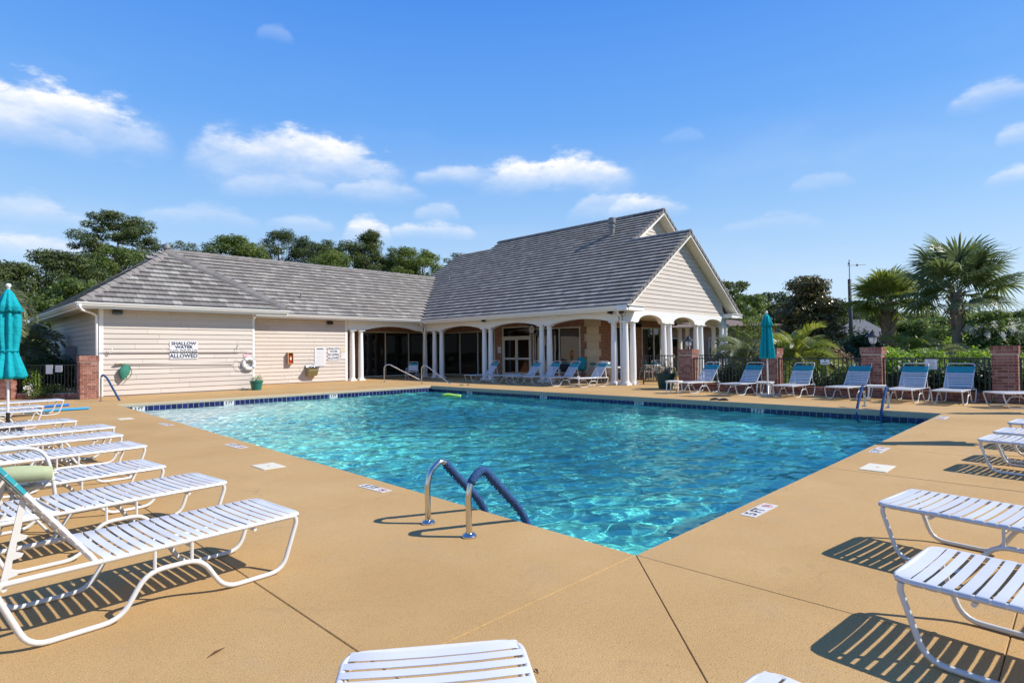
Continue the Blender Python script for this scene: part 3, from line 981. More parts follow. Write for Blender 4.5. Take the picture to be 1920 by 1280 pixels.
# gable boards
gw = wall_part('gable_wall', [(20.8, 28.92, YG + 0.008, YG + 0.15, 3.0, 3.2)], SIDING)
mm = MB(); mm.prism([(20.3, YG + 0.01, 3.15), (29.4, YG + 0.01, 3.15), (GX, YG + 0.01, 3.15 + 4.55 * PITCH_ - 0.05)], (0, 0.12, 0)); mm.build('gable_wall', SIDING, club, world=True)
hw0 = 4.13
def gclip(z):
    h = (gz - 0.25 - z) / PITCH_
    h = min(h, hw0)
    return (GX - h - (GX - hw0), GX + h - (GX - hw0))
siding(gw, (GX - hw0, YG), (GX + hw0, YG), 3.08, gz - 0.34, (0, -1), gclip, 0.19)
mm = MB(); mm.prism([(24.0, 16.51, 5.0), (UX + 3.5, 16.51, 5.0), (UX, 16.51, uz - 0.3)], (0, 0.1, 0)); ug = mm.build('gable_wall', SIDING, club, world=True)
def uclip(z):
    h = (uz - 0.27 - z) / PITCH_
    return (max(0.0, UX - h - 24.5), UX + h - 24.5)
siding(ug, (24.5, 16.5), (32, 16.5), 6.2, uz - 0.36, (0, -1), uclip, 0.19)
FLUE = mat('dull_flue_metal', (0.22, 0.22, 0.215), 0.55, 0.4, metal=0.3, var=0.15)
# flue pipes
mm = MB(); mm.lathe([(0.13, 0), (0.13, 1.0)], (25.9, 18.0, 7.35), 14); mm.lathe([(0.17, 0.62), (0.17, 0.72), (0.14, 0.74)], (25.9, 18.0, 7.35), 14); mm.lathe([(0.19, 0.86), (0.19, 1.12), (0.15, 1.15), (0, 1.16)], (25.9, 18.0, 7.35), 14)
mm.lathe([(0.17, -0.05), (0.12, 0.1)], (25.9, 18.0, 7.37), 14)
mm.build('flue', FLUE, club, world=True, smooth=True, angle=0.6)
mm = MB(); mm.lathe([(0.11, -0.1), (0.11, 0.38)], (7.6, 29.0, 5.75), 14); mm.lathe([(0.17, 0.38), (0.17, 0.45), (0.15, 0.56), (0, 0.6)], (7.6, 29.0, 5.75), 14)
mm.build('flue', FLUE, club, world=True, smooth=True, angle=0.6)
for (x, y, s_) in ((13.2, 27.75, 1), (23.6, 28.9, 0)):
    z = EZ2 + PITCH_ * (y - 26.52) if s_ else EZ3 + PITCH_ * (x - ex)
    mm = MB(); mm.lathe([(0.04, -0.05), (0.04, 0.24), (0.0, 0.25)], (x, y, z), 8); mm.build('vent_pipe', FLUE, club, world=True, smooth=True, angle=.6)

# ---- gutters, fascias, soffits, downspouts
def gutter(p, q, out):
    """K-profile gutter along p->q, out: outward normal"""
    p, q = Vector(p), Vector(q); o = Vector(out)
    prof = [(0.0, -0.12), (0.075, -0.12), (0.095, -0.075), (0.125, -0.03), (0.125, 0.0), (0.112, 0.0), (0.112, -0.02), (0.0, -0.02)]
    mm = MB(); mm.prism([p + o * a + Vector((0, 0, c)) for a, c in prof], q - p)
    mm.build('gutter', GUTTER, club, world=True)
    mm = MB(); mm.prism([p - o * 0.002 + Vector((0, 0, 0.0)), p - o * 0.028 + Vector((0, 0, 0.0)), p - o * 0.028 + Vector((0, 0, -0.2)), p - o * 0.002 + Vector((0, 0, -0.2))], q - p)
    mm.build('fascia', WHITE, club, world=True)
gutter((pxl - 0.1, pyf, EZ1 - 0.01), (pxr + 0.1, pyf, EZ1 - 0.01), (0, -1, 0))
gutter((pxl, yb, EZ1 - 0.01), (pxl, pyf + 0.01, EZ1 - 0.01), (-1, 0, 0))
gutter((10.3, 26.52, EZ2 - 0.01), (19.5, 26.52, EZ2 - 0.01), (0, -1, 0))
gutter((ex, 26.4, EZ3 - 0.01), (ex, gy - 0.02, EZ3 - 0.01), (-1, 0, 0))
for (x0, x1, y0, y1, z) in ((pxl + 0.02, pxr - 0.02, pyf + 0.03, Y1, EZ1 - 0.17), (pxl + 0.02, 4.28, Y1, yb, EZ1 - 0.17), (9.43, 20.2, 26.55, Y2, EZ2 - 0.17), (ex + 0.03, 20.1, gy + 0.1, 26.5, EZ3 - 0.17)):
    mm = MB(); mm.box(x0, x1, y0, y1, z, z + 0.018); mm.build('soffit', SOFFIT, club, world=True)
# eave returns at the gable
for x0, x1 in ((ex - 0.12, 20.75), (2 * GX - 20.75, 2 * GX - ex + 0.12)):
    mm = MB(); mm.box(x0, x1, gy - 0.02, YG - 0.02, EZ3 - 0.21, EZ3 - 0.03)
    mm.prism([(x0, gy - 0.06, EZ3 - 0.03), (x1, gy - 0.06, EZ3 - 0.03), (x1, YG - 0.02, EZ3 - 0.03), (x0, YG - 0.02, EZ3 - 0.03)], (0, 0, 0.03))
    mm.build('eave_return', WHITE, club, world=True)


def downspout(path, material=GUTTER):
    mm = MB(); mm.tube(path, 0.042, 8); mm.build('downspout', material, club, world=True, smooth=True)
downspout([(3.62, 23.42, 3.1), (3.62, 23.42, 3.02), (3.68, 23.5, 2.93), (4.0, 23.85, 2.86), (4.15, 23.92, 2.78), (4.16, 23.93, 2.6), (4.16, 23.93, 0.1)])
downspout([(3.62, 34.7, 3.1), (3.66, 34.6, 3.0), (4.1, 34.35, 2.8), (4.18, 34.3, 2.6), (4.18, 34.3, 0.1)])
downspout([(10.42, 26.45, 3.16), (10.42, 26.45, 3.0), (10.2, 26.75, 2.9), (9.62, 26.93, 2.8), (9.52, 26.94, 2.6), (9.52, 26.94, 0.1)])
downspout([(19.5, 26.42, 3.14), (19.55, 26.46, 2.98), (19.95, 26.7, 2.85), (20.0, 26.72, 2.7), (20.0, 26.72, 0.1)])
downspout([(19.72, 13.5, 3.1), (19.75, 13.52, 2.95), (20.12, 13.62, 2.8), (20.16, 13.65, 2.6), (20.16, 13.65, 0.12), (20.02, 13.75, 0.03)])

# ---- arcade: beams with arched openings
def arch_bay(p0, p1, z_spring, z_crown, z_top, th, nrm, arch0, arch1, semi=False):
    """white beam between p0 and p1 (x, y); opening from arch0 to arch1 (fractions)"""
    L_ = math.hypot(p1[0] - p0[0], p1[1] - p0[1]); d = ((p1[0] - p0[0]) / L_, (p1[1] - p0[1]) / L_)
    mm = MB()
    K = 18
    low = [(0, z_spring)]
    for i in range(K + 1):
        u = i / K
        s = arch0 + (arch1 - arch0) * u
        w_ = 2 * u - 1
        z = z_spring + (z_crown - z_spring) * (math.sqrt(max(0, 1 - w_ * w_)) if semi else (1 - w_ * w_))
        low.append((s, z))
    low.append((L_, z_spring))
    pt = lambda s, z, o: (p0[0] + d[0] * s + nrm[0] * o, p0[1] + d[1] * s + nrm[1] * o, z)
    for i in range(len(low) - 1):
        (a, za), (c, zc) = low[i], low[i + 1]
        if c - a < 1e-6: continue
        vs = [pt(a, za, th), pt(c, zc, th), pt(c, z_top, th), pt(a, z_top, th), pt(a, za, 0), pt(c, zc, 0), pt(c, z_top, 0), pt(a, z_top, 0)]
        fs = [(0, 1, 2, 3), (5, 4, 7, 6), (4, 5, 1, 0), (3, 2, 6, 7)]
        if i == 0: fs.append((0, 3, 7, 4))
        if i == len(low) - 2: fs.append((1, 5, 6, 2))
        mm.add(vs, fs)
    return mm.build('arcade_beam', WHITE, club, world=True)
TB, ZS = 0.30, 2.62
arch_bay((15.32, Y2 + 0.20), (20.04, Y2 + 0.20), ZS, 2.84, 3.10, 0.28, (0, -1), 1.0, 4.4)
ybays = [26.9, 21.72, 17.8, 13.72]
for i in range(3):
    ya, yb_ = ybays[i], ybays[i + 1]
    L_ = ya - yb_
    arch_bay((XA + 0.18, ya - (0.0 if i else 0.0)), (XA + 0.18, yb_), ZS, 2.80, 3.05, TB, (-1, 0), 1.55 if i == 0 else 0.42, L_ - 0.42)
xb = [20.52, 23.43, 26.42, 29.36]
for i in range(3):
    arch_bay((xb[i] - (0.32 if i == 0 else 0), YG + 0.17), (xb[i + 1], YG + 0.17), 2.6, 2.92, 3.08, 0.22, (0, -1), 0.85 if i == 0 else 0.48, xb[i + 1] - xb[i] + (0.32 if i == 0 else 0) - 0.45, True)
arch_bay((29.2, YG + 0.3), (29.2, 17.0), 2.6, 2.9, 3.08, 0.24, (1, 0), 0.6, 2.9, True)
# cornice strip above the arcade beam
mm = MB(); mm.box(XA - 0.17, XA - 0.125, 13.7, 26.85, 2.99, 3.05); mm.build('trim_strip', WHITE, club, world=True)
mm = MB(); mm.box(XA + 0.2, 29.1, YG + 0.2, 17.0, 3.0, 3.04); mm.box(XA + 0.2, 22.8, 17.0, 29.5, 3.0, 3.04); mm.box(15.3, 22.8, 27.2, 29.5, 3.041, 3.08); mm.build('porch_ceiling', SOFFIT, club, world=True)

# columns
cs = MB(); cs.lathe([(0.135, 0.16), (0.137, 0.6), (0.132, 1.4), (0.112, 2.44)], n=18)
cb_ = MB(); cb_.box(-0.175, 0.175, -0.175, 0.175, 0.0, 0.07); cb_.lathe([(0.172, 0.07), (0.176, 0.095), (0.165, 0.125), (0.145, 0.135), (0.145, 0.16)], n=18)
cc_ = MB(); cc_.lathe([(0.112, 2.44), (0.128, 2.455), (0.128, 2.475), (0.115, 2.48), (0.118, 2.52), (0.15, 2.565)], n=18); cc_.box(-0.165, 0.165, -0.165, 0.165, 2.566, 2.615)
m_s, m_b, m_c = cs.mesh('column', True, angle=0.8), cb_.mesh('base', True, angle=0.6), cc_.mesh('capital', True, angle=0.6)
for me in (m_s, m_b, m_c): me.materials.append(WHITE)
cols = [(15.62, 27.06), (16.12, 27.06), (20.24, 27.02), (20.22, 26.1), (20.2, 25.45), (XA, 21.95), (XA, 21.48), (XA, 18.03), (XA, 17.56), (XA, 14.02), (20.16, 13.44), (20.7, 13.44),
        (23.17, 13.44), (23.66, 13.44), (26.15, 13.44), (26.64, 13.44), (28.9, 13.44), (29.34, 13.44), (29.2, 15.95), (29.2, 15.5), (29.2, 14.0)]
for x, y in cols:
    c = obj('column', m_s, None, club, (x - 10, y - 24, 0))
    obj('base', m_b, None, c); obj('capital', m_c, None, c)

# brick walls behind the arcade
XW, YW, YR = 22.8, 17.0, 29.5
for bx_ in [(XW, XW + 0.25, 20.95, 21.1, 0, 3.04), (XW, XW + 0.25, 23.27, 23.9, 0, 3.04), (XW, XW + 0.25, 23.9, YR - 0.003, 2.62, 3.035), (XW, XW + 0.25, 21.1, 23.27, 2.785, 3.04), (15.3, 15.5, 27.3, YR, 0, 3.04),
                               (15.3, 17.55, YR, YR + 0.25, 0, 3.04), (17.55, XW, YR, YR + 0.25, 2.66, 3.04), (23.6, 24.4, YW + 0.003, YW + 0.25, 0, 3.0), (26.2, 27.05, YW, YW + 0.25, 0, 3.0), (24.4, 29.1, YW, YW + 0.25, 2.64, 3.0), (28.95, 29.1, YW, YW + 4, 0, 3.0)]:
    wall_part('brick_wall', [bx_], BRICKWALL)


def window(axis, fixed, a0, a1, z0, z1, mull, face):
    """aluminium framed dark glass: axis 'x' runs along x at y=fixed; face: outward sign"""
    fr = MB(); t = 0.06
    def bx(m_, u0, u1, za, zb, d0, d1):
        lo, hi = sorted((fixed + face * d0, fixed + face * d1))
        if axis == 'x': m_.box(u0, u1, lo, hi, za, zb)
        else: m_.box(lo, hi, u0, u1, za, zb)
    bx(fr, a0, a1, z1 - t, z1, -0.05, 0.03); bx(fr, a0, a1, z0, z0 + t, -0.05, 0.03)
    for u in [a0] + [x - t / 2 for x in mull] + [a1 - t]: bx(fr, u, u + t, z0 + t, z1 - t, -0.05, 0.03)
    f_ = fr.build('window_frame', ALU, club, world=True)
    us = [a0 + t] + sorted(mull) + [a1 - t]
    for i in range(len(us) - 1):
        p = MB(); bx(p, us[i] + (t / 2 if i else 0), us[i + 1] - (t / 2 if i < len(us) - 2 else 0), z0 + t, z1 - t, -0.03, -0.015)
        p.build('pane', GLASS, f_, world=True)
    return f_


window('x', YR, 17.55, XW - 0.02, 0.04, 2.66, [19.2, 20.85], -1)
window('y', XW, 23.9, YR - 0.02, 0.04, 2.62, [25.35, 26.95, 28.5], -1)
window('y', XW, 17.8, 20.95, 0.3, 2.62, [19.15], -1)
window('x', YW, 24.4, 26.2, 0.3, 2.64, [25.3], -1)
window('x', YW, 27.05, 28.95, 0.3, 2.64, [28.25], -1)
for bx_ in [(XW, XW + 0.2, 17.8, 20.95, 0, 0.295), (24.4, 26.2, YW, YW + 0.2, 0, 0.295), (27.05, 28.95, YW, YW + 0.2, 0, 0.295), (XW + 0.003, XW + 0.25, 17.8, 20.95, 2.625, 3.0)]:
    wall_part('brick_wall', [bx_], BRICKWALL)
# double door with transom
df = MB()
for y0, y1, z0, z1 in ((21.1, 21.17, 0, 2.78), (23.2, 23.27, 0, 2.78), (21.17, 23.2, 2.71, 2.78), (21.17, 23.2, 2.17, 2.25)): df.box(XW - 0.05, XW + 0.04, y0, y1, z0, z1)
dfr = df.build('door_frame', ALU, club, world=True)
p = MB(); p.box(XW, XW + 0.012, 21.17, 23.2, 2.25, 2.71); p.build('pane', GLASS, dfr, world=True)
for y0, y1, hy in ((21.175, 22.18, 22.1), (22.19, 23.195, 22.27)):
    d = MB(); t = 0.085
    d.box(XW - 0.03, XW + 0.02, y0, y0 + t, 0.01, 2.16); d.box(XW - 0.03, XW + 0.02, y1 - t, y1, 0.01, 2.16)
    d.box(XW - 0.03, XW + 0.02, y0 + t, y1 - t, 0.01, 0.26); d.box(XW - 0.03, XW + 0.02, y0 + t, y1 - t, 2.05, 2.16); d.box(XW - 0.035, XW + 0.02, y0 + t, y1 - t, 0.98, 1.08)
    dd = d.build('door', ALU, club, world=True)
    p = MB(); p.box(XW, XW + 0.012, y0 + t, y1 - t, 0.26, 0.98); p.box(XW, XW + 0.012, y0 + t, y1 - t, 1.08, 2.05); p.build('pane', GLASS, dd, world=True)
    h = MB(); h.tube([(XW - 0.03, hy, 0.92), (XW - 0.08, hy, 0.95), (XW - 0.08, hy, 1.2), (XW - 0.03, hy, 1.23)], 0.013, 6); h.build('handle', STEEL, dd, world=True)
# canted corner pier with cast stone quoins
ca, cb2 = Vector((XW, 17.42, 0)), Vector((XW + 0.42, 17.0, 0))
cm = MB(); cm.prism([(XW + 0.0, 17.8, 0), (XW, 17.42, 0), (XW + 0.42, 17.0, 0), (XW + 0.8, 17.0, 0), (XW + 0.8, 17.8, 0)], (0, 0, 3.0))
pier = cm.build('corner_pier', BRICKWALL, club, world=True)
dd_ = (cb2 - ca).normalized(); nn_ = Vector((-dd_.y, dd_.x, 0)); nn_ = nn_ if nn_.x < 0 else -nn_
L_ = (cb2 - ca).length
for k in range(8):
    z0 = 0.02 + k * 0.37; wide = 0.13 if k % 2 else 0.0
    q = MB()
    if wide:
        q.prism([ca + nn_ * 0.02 + Vector((-0.02, wide, 0)) - Vector((0, 0, -z0)), ca + nn_ * 0.02 + Vector((0, 0, z0)), cb2 + nn_ * 0.02 + Vector((0, 0, z0)), cb2 + nn_ * 0.02 + Vector((wide, -0.02, z0)), cb2 + Vector((wide, 0.05, z0)), ca + Vector((0.05, wide, z0))], (0, 0, 0.362))
    else:
        q.prism([ca + nn_ * 0.02 + Vector((0, 0, z0)), cb2 + nn_ * 0.02 + Vector((0, 0, z0)), cb2 + Vector((0, 0, z0)), ca + Vector((0, 0, z0))], (0, 0, 0.362))
    q.build('quoin', STONE, pier, world=True)
# ceiling fans of the porch and wall lanterns
for x, y in ((24.0, 15.2), (27.4, 15.2), (21.6, 19.5)):
    mm = MB(); mm.tube([(x, y, 3.0), (x, y, 2.78)], 0.02, 6); mm.lathe([(0.0, -0.13), (0.09, -0.1), (0.11, -0.02), (0.05, 0.0)], (x, y, 2.78), 12)
    fan = mm.build('ceiling_fan', BLACK, club, world=True)
    for k in range(5):
        a = k * 1.2566 + 0.4
        q = MB(); ux, uy = math.cos(a), math.sin(a)
        q.obox((x + 0.42 * ux, y + 0.42 * uy, 2.74), (0.26 * ux, 0.26 * uy, 0), (-0.065 * uy, 0.065 * ux, 0.012), (0, 0, 0.005)); q.build('blade', BLACK, fan, world=True)

# ---------------------------------------------------------------- sun loungers and other pool furniture
def arc_path(pts, r=0.05, k=4):
    """polyline with rounded corners"""
    P = [Vector(p) for p in pts]; out = [P[0]]
    for i in range(1, len(P) - 1):
        a, b_, c = P[i - 1], P[i], P[i + 1]
        d1, d2 = (a - b_), (c - b_)
        rr = min(r, d1.length * 0.45, d2.length * 0.45)
        s, e = b_ + d1.normalized() * rr, b_ + d2.normalized() * rr
        for j in range(k + 1):
            t = j / k
            out.append(s * (1 - t) ** 2 + b_ * (2 * t * (1 - t)) + e * t ** 2)
    out.append(P[-1])
    return out


SEAT_Z, HW, TR = 0.345, 0.305, 0.0145
HINGE = 1.13


def strap_mesh(name, width, hw, material, sag=0.006):
    m = MB(); th = 0.003; r = TR + 0.001
    prof = []
    for k in range(5):      # wrap round the tube from below to the top
        a = math.radians(-100 - 85 * k / 2.0)
        prof.append((-hw + r * math.cos(a), r * math.sin(a)))
    prof = [(-hw + 0.008, -r), (-hw - 0.006, -r * 0.9), (-hw - r, -0.002), (-hw - r * 0.72, r * 0.72), (-hw, r)]
    mid = [(-hw * 0.5, r - sag * 0.75), (0, r - sag), (hw * 0.5, r - sag * 0.75)]
    prof = prof + mid + [(-x, z) for x, z in reversed(prof)]
    n = len(prof)
    vs = []
    w = width / 2
    for x in (-w, w):
        for y, z in prof: vs.append((x, y, z))
    for x in (-w, w):
        for i, (y, z) in enumerate(prof):
            vs.append((x, y * (1 - th / hw) if abs(y) > hw * 0.9 else y, z - th if abs(y) < hw else z))
    fs = [(i, i + n, i + n + 1, i + 1) for i in range(n - 1)] + [(i, i + 1, 2 * n + i + 1, 2 * n + i) for i in range(n - 1)] + [(n + i + 1, n + i, 3 * n + i, 3 * n + i + 1) for i in range(n - 1)]
    m.add(vs, fs)
    me = m.mesh(name, True, angle=0.9); me.materials.append(material)
    return me


STRAP_ME = strap_mesh('strap', 0.0435, HW, STRAP)
STRAP_END = strap_mesh('strap', 0.060, HW - 0.02, STRAP)
BHW = 0.288
BSTRAP = strap_mesh('strap', 0.040, BHW, STRAP, 0.004)
BTEAL = strap_mesh('strap', 0.059, BHW, STRAP_TEAL, 0.004)


def lounger_meshes():
    out = {}
    m = MB()
    m.tube(arc_path([(1.52, -HW, SEAT_Z - 0.005), (0.0, -HW, SEAT_Z), (0.0, HW, SEAT_Z), (1.52, HW, SEAT_Z - 0.005)], 0.075, 6), TR, 8)
    out['seat_rail'] = m.mesh('seat_rail', True, angle=0.8)
    m = MB()
    side = [(0.035, SEAT_Z - 0.012), (0.03, 0.30), (0.125, TR), (0.49, TR), (0.62, 0.225), (0.90, 0.225), (1.02, TR), (1.40, TR), (1.525, 0.31), (1.50, SEAT_Z - 0.004)]
    m.tube(arc_path([(u, 0, z) for u, z in side], 0.085, 5), TR, 8)
    for u in (0.67, 0.86): m.tube([(u, 0, 0.225), (u, 0, SEAT_Z - 0.01)], 0.009, 6)
    out['leg_frame'] = m.mesh('leg_frame', True, angle=0.8)
    m = MB(); m.tube([(0, -HW, 0), (0, HW, 0)], 0.011, 8); out['cross_bar'] = m.mesh('cross_bar', True, angle=0.8)
    m = MB()
    m.tube(arc_path([(0.0, -BHW, 0), (0.775, -BHW, 0), (0.775, BHW, 0), (0.0, BHW, 0)], 0.075, 6), TR, 8)
    m.tube([(0, -BHW, 0), (0, BHW, 0)], 0.010, 6)
    out['back_frame'] = m.mesh('back_frame', True, angle=0.8)
    # notched prop plate under the raised back
    m = MB()
    p = Vector((0.50, 0, -0.02)); a = RAISE
    top = (HINGE + 0.48 * math.cos(a), SEAT_Z + 0.48 * math.sin(a)); bot = (1.49, SEAT_Z - 0.02)
    d = Vector((bot[0] - top[0], 0, bot[1] - top[1])); L_ = d.length; d.normalize(); nrm = Vector((-d.z, 0, d.x))
    if nrm.x > 0: nrm = -nrm
    pts = [(0, 0.012), (L_, 0.012), (L_, -0.012)]
    for k in (0.92, 0.72, 0.52):
        pts += [(L_ * k, -0.014), (L_ * (k - 0.03), -0.045), (L_ * (k - 0.07), -0.05), (L_ * (k - 0.09), -0.018)]
    pts += [(0, -0.012)]
    m.prism([Vector((top[0], -0.006, top[1])) + d * s - nrm * t for s, t in pts], (0, 0.012, 0))
    out['prop_plate'] = m.mesh('prop_plate')
    for k in ('seat_rail', 'leg_frame', 'cross_bar', 'back_frame', 'prop_plate'): out[k].materials.append(COAT)
    return out


RAISE = math.radians(54)
LM = lounger_meshes()


def make_lounger(raised):
    t = thing('sun_lounger', 'white strap sun lounger', 'sun lounger')
    obj('seat_rail', LM['seat_rail'], None, t)
    for s in (-1, 1): obj('leg_frame', LM['leg_frame'], None, t, (0, s * (HW + 0.002), 0))
    for u, z in ((0.67, SEAT_Z - 0.035), (0.30, SEAT_Z - 0.03), (1.49, SEAT_Z - 0.03)): obj('cross_bar', LM['cross_bar'], None, t, (u, 0, z))
    obj('strap', STRAP_END, None, t, (0.036, 0, SEAT_Z))
    for k in range(18): obj('strap', STRAP_ME, None, t, (0.096 + k * 0.0578, 0, SEAT_Z))
    bf = obj('back_frame', LM['back_frame'], None, t, (HINGE, 0, SEAT_Z + 0.004), (0, -(RAISE if raised else 0.045), 0))
    for k in range(8): obj('strap', BSTRAP, None, bf, (0.05 + k * 0.0575, 0, 0))
    for k in range(3):
        o = obj('strap', BTEAL, None, bf, (0.518 + k * 0.0615, 0, 0)); o['label'] = 'teal strap at the head end'
    if raised:
        for s in (-1, 1): obj('prop_plate', LM['prop_plate'], None, t, (0, s * (BHW - 0.02), 0))
    return t


PROTO = {True: None, False: None}


def lounger(x, y, deg, raised, label, group):
    if PROTO[raised] is None:
        t = PROTO[raised] = make_lounger(raised)
    else:
        t = copy_tree(PROTO[raised])
    t.location = (x, y, 0.0); t.rotation_euler = (0, 0, math.radians(deg))
    t['label'] = label; t['group'] = group
    return t


GL = 'white strap loungers in a row along the left pool edge'
GR = 'white strap loungers on the right of the pool'
GF = 'white strap loungers facing the pool along the iron fence'
GA = 'white strap loungers in front of the column arcade'
GN = 'white strap loungers at the bottom edge of the picture'
lounger(1.74, 4.03, 184.0, True, 'large lounger nearest on the left, backrest up with teal straps at its top', GL)
lounger(1.75, 5.38, 186.0, False, 'flat lounger right behind the raised one on the left terrace', GL)
lounger(1.60, 6.54, 186.5, False, 'flat lounger just behind the low folding beach chair with a sage seat', GL)
lounger(1.82, 8.12, 186.5, False, 'flat lounger beyond the beach chair, first of two feet almost in line', GL)
lounger(1.86, 9.42, 185.5, False, 'flat lounger second behind the beach chair on the left terrace', GL)
lounger(1.99, 10.55, 186.0, False, 'flat lounger just in front of the left teal umbrella pole, foot furthest to the pool', GL)
lounger(1.76, 12.05, 186.0, False, 'flat lounger whose middle is crossed by the left umbrella pole foot', GL)
lounger(1.66, 14.9, 183.0, False, 'flat lounger just behind the left umbrella pole, in front of the blue noodles', GL)
lounger(1.82, 16.1, 183.0, False, 'flat lounger level with the blue pool noodles', GL)
lounger(2.42, 18.0, 184.0, False, 'farthest flat lounger of the left row, before the low brick kerb', GL)
lounger(4.86, 1.0, -98.0, True, 'lounger on the right with its foot beside the large 5 FT depth marker', GR)
lounger(3.45, 0.64, -95.0, True, 'front lounger at lower right casting a slatted shadow on the deck joint', GR)
lounger(8.72, 0.89, -97.0, True, 'lounger at the right edge level with the white skimmer lid', GR)
lounger(9.58, 0.83, -97.0, True, 'lounger at the right edge just beyond the one level with the skimmer lid', GR)
lounger(10.85, 0.79, -97.0, True, 'small lounger end at the right edge, farthest of that row', GR)
lounger(1.29, 1.68, -127.0, False, 'lounger end at the bottom centre with wide white straps', GN)
lounger(1.64, 0.80, -95.0, False, 'lounger of which only a strap corner shows at the bottom edge right of centre', GN)
lounger(17.29, 9.45, -15.0, True, 'lounger along the fence beside the dark green planter', GF)
lounger(17.28, 7.92, -11.0, True, 'lounger along the fence with a red clip on its top rail', GF)
lounger(17.33, 6.30, -5.0, True, 'lounger along the fence just right of the closed teal umbrella', GF)
lounger(17.45, 4.92, -9.0, True, 'lounger in front of the brick pillar with the lantern, right side', GF)
lounger(17.31, 3.47, -5.0, True, 'lounger behind the far ladder, below the tall sign on the fence', GF)
lounger(17.35, 2.48, -4.0, True, 'lounger left of the last brick pillar, straight to the pool', GF)
lounger(17.33, 1.62, -50.0, True, 'lounger turned sideways before the last brick pillar at the right edge', GF)
lounger(17.80, 20.55, -14.0, True, 'lounger before the column pair left of the double doors', GA)
lounger(17.80, 19.2, -14.0, False, 'flat lounger in front of the double doors', GA)
lounger(17.80, 17.85, -14.0, True, 'lounger at the column pair below the round clock', GA)
lounger(17.80, 16.75, -14.0, True, 'lounger just right of the column pair below the clock', GA)
lounger(17.78, 15.7, -14.0, True, 'lounger left of the chair with turquoise towels', GA)
lounger(17.80, 14.3, -14.0, True, 'lounger beside the corner column of the porch', GA)


# strap dining chairs with looped arms
CH_STRAP = strap_mesh('strap', 0.046, 0.235, STRAP, 0.005)


CH_TEAL = strap_mesh('strap', 0.05, 0.235, STRAP_TEAL, 0.005)


def make_chair():
    t = thing('patio_chair', 'white strap patio chair', 'chair')
    for s in (-1, 1):
        m = MB()
        m.tube(arc_path([(-0.02, 0, 0.012), (0.03, 0, 0.40), (0.10, 0, 0.62), (0.42, 0, 0.60), (0.50, 0, 0.012)], 0.10, 5), 0.012, 7)
        obj('arm_frame', m.mesh('arm_frame', True, angle=0.8), COAT, t, (0, s * 0.275, 0))
    m = MB(); m.tube(arc_path([(0.0, -0.235, 0.42), (0.45, -0.235, 0.38), (0.62, -0.235, 0.92), (0.62, 0.235, 0.92), (0.45, 0.235, 0.38), (0.0, 0.235, 0.42)], 0.07, 4), 0.012, 7)
    for x, z in ((0.02, 0.41), (0.44, 0.385)): m.tube([(x, -0.275, z), (x, 0.275, z)], 0.01, 6)
    fr = obj('seat_frame', m.mesh('seat_frame', True, angle=0.8), COAT, t)
    for k in range(7): obj('strap', CH_STRAP, None, t, (0.04 + k * 0.058, 0, 0.416 - 0.0051 * k), (0, 0.088, 0))
    a = math.atan2(0.54, 0.17)
    for k in range(7):
        o = obj('strap', CH_STRAP if k < 5 else CH_TEAL, None, t, (0.48 + 0.0178 * k, 0, 0.475 + 0.0565 * k), (0, -a, 0))
    return t


chair0 = make_chair()
first_chair = [True]


def chair(x, y, deg, label, group='white strap chairs round the porch tables'):
    t = chair0 if first_chair[0] else copy_tree(chair0)
    first_chair[0] = False
    t.location = (x, y, 0); t.rotation_euler = (0, 0, math.radians(deg)); t['label'] = label
    if group: t['group'] = group
    elif 'group' in t: del t['group']
    return t


chair(17.95, 25.2, 40, 'lone white strap chair with a dark top strap between the two pool step handrails', None)
chair(24.0, 15.1, -35, 'porch chair left of the small table under the ceiling fan')
chair(24.6, 14.3, 60, 'porch chair with a looped arm in front of the tall porch window')
chair(25.5, 15.3, 150, 'porch chair behind the small table, back to the wall window')
chair(21.6, 15.2, 200, 'porch chair beside the corner columns, partly behind them')
chair(21.9, 17.0, -20, 'chair beneath the turquoise towels near the stone quoins')
chair(21.4, 17.6, 40, 'chair with dark bags behind the arcade loungers')


def make_table(x, y, r, label, z=0.70):
    t = thing('patio_table', label, 'table', (x, y, 0), group='round white porch tables')
    m = MB(); m.lathe([(r - 0.03, z - 0.045), (r, z - 0.035), (r, z), (r - 0.03, z + 0.006), (0, z + 0.004)], n=28); m.build('table_top', PLASTIC, t, True, angle=0.6)
    for k in range(4):
        a = k * math.pi / 2 + 0.5; c, s = math.cos(a), math.sin(a)
        m = MB(); m.tube([(0.75 * r * c, 0.75 * r * s, z - 0.04), (0.35 * r * c, 0.35 * r * s, z * 0.5), (0.78 * r * c, 0.78 * r * s, 0.012)], 0.013, 6); m.build('leg', COAT, t, True)
    return t


make_table(24.75, 14.95, 0.52, 'round white porch table under the ceiling fan')
make_table(21.1, 14.9, 0.6, 'round white table behind the corner lounger of the arcade')
make_table(22.2, 15.9, 0.55, 'round white table in front of the window beside the stone quoins')


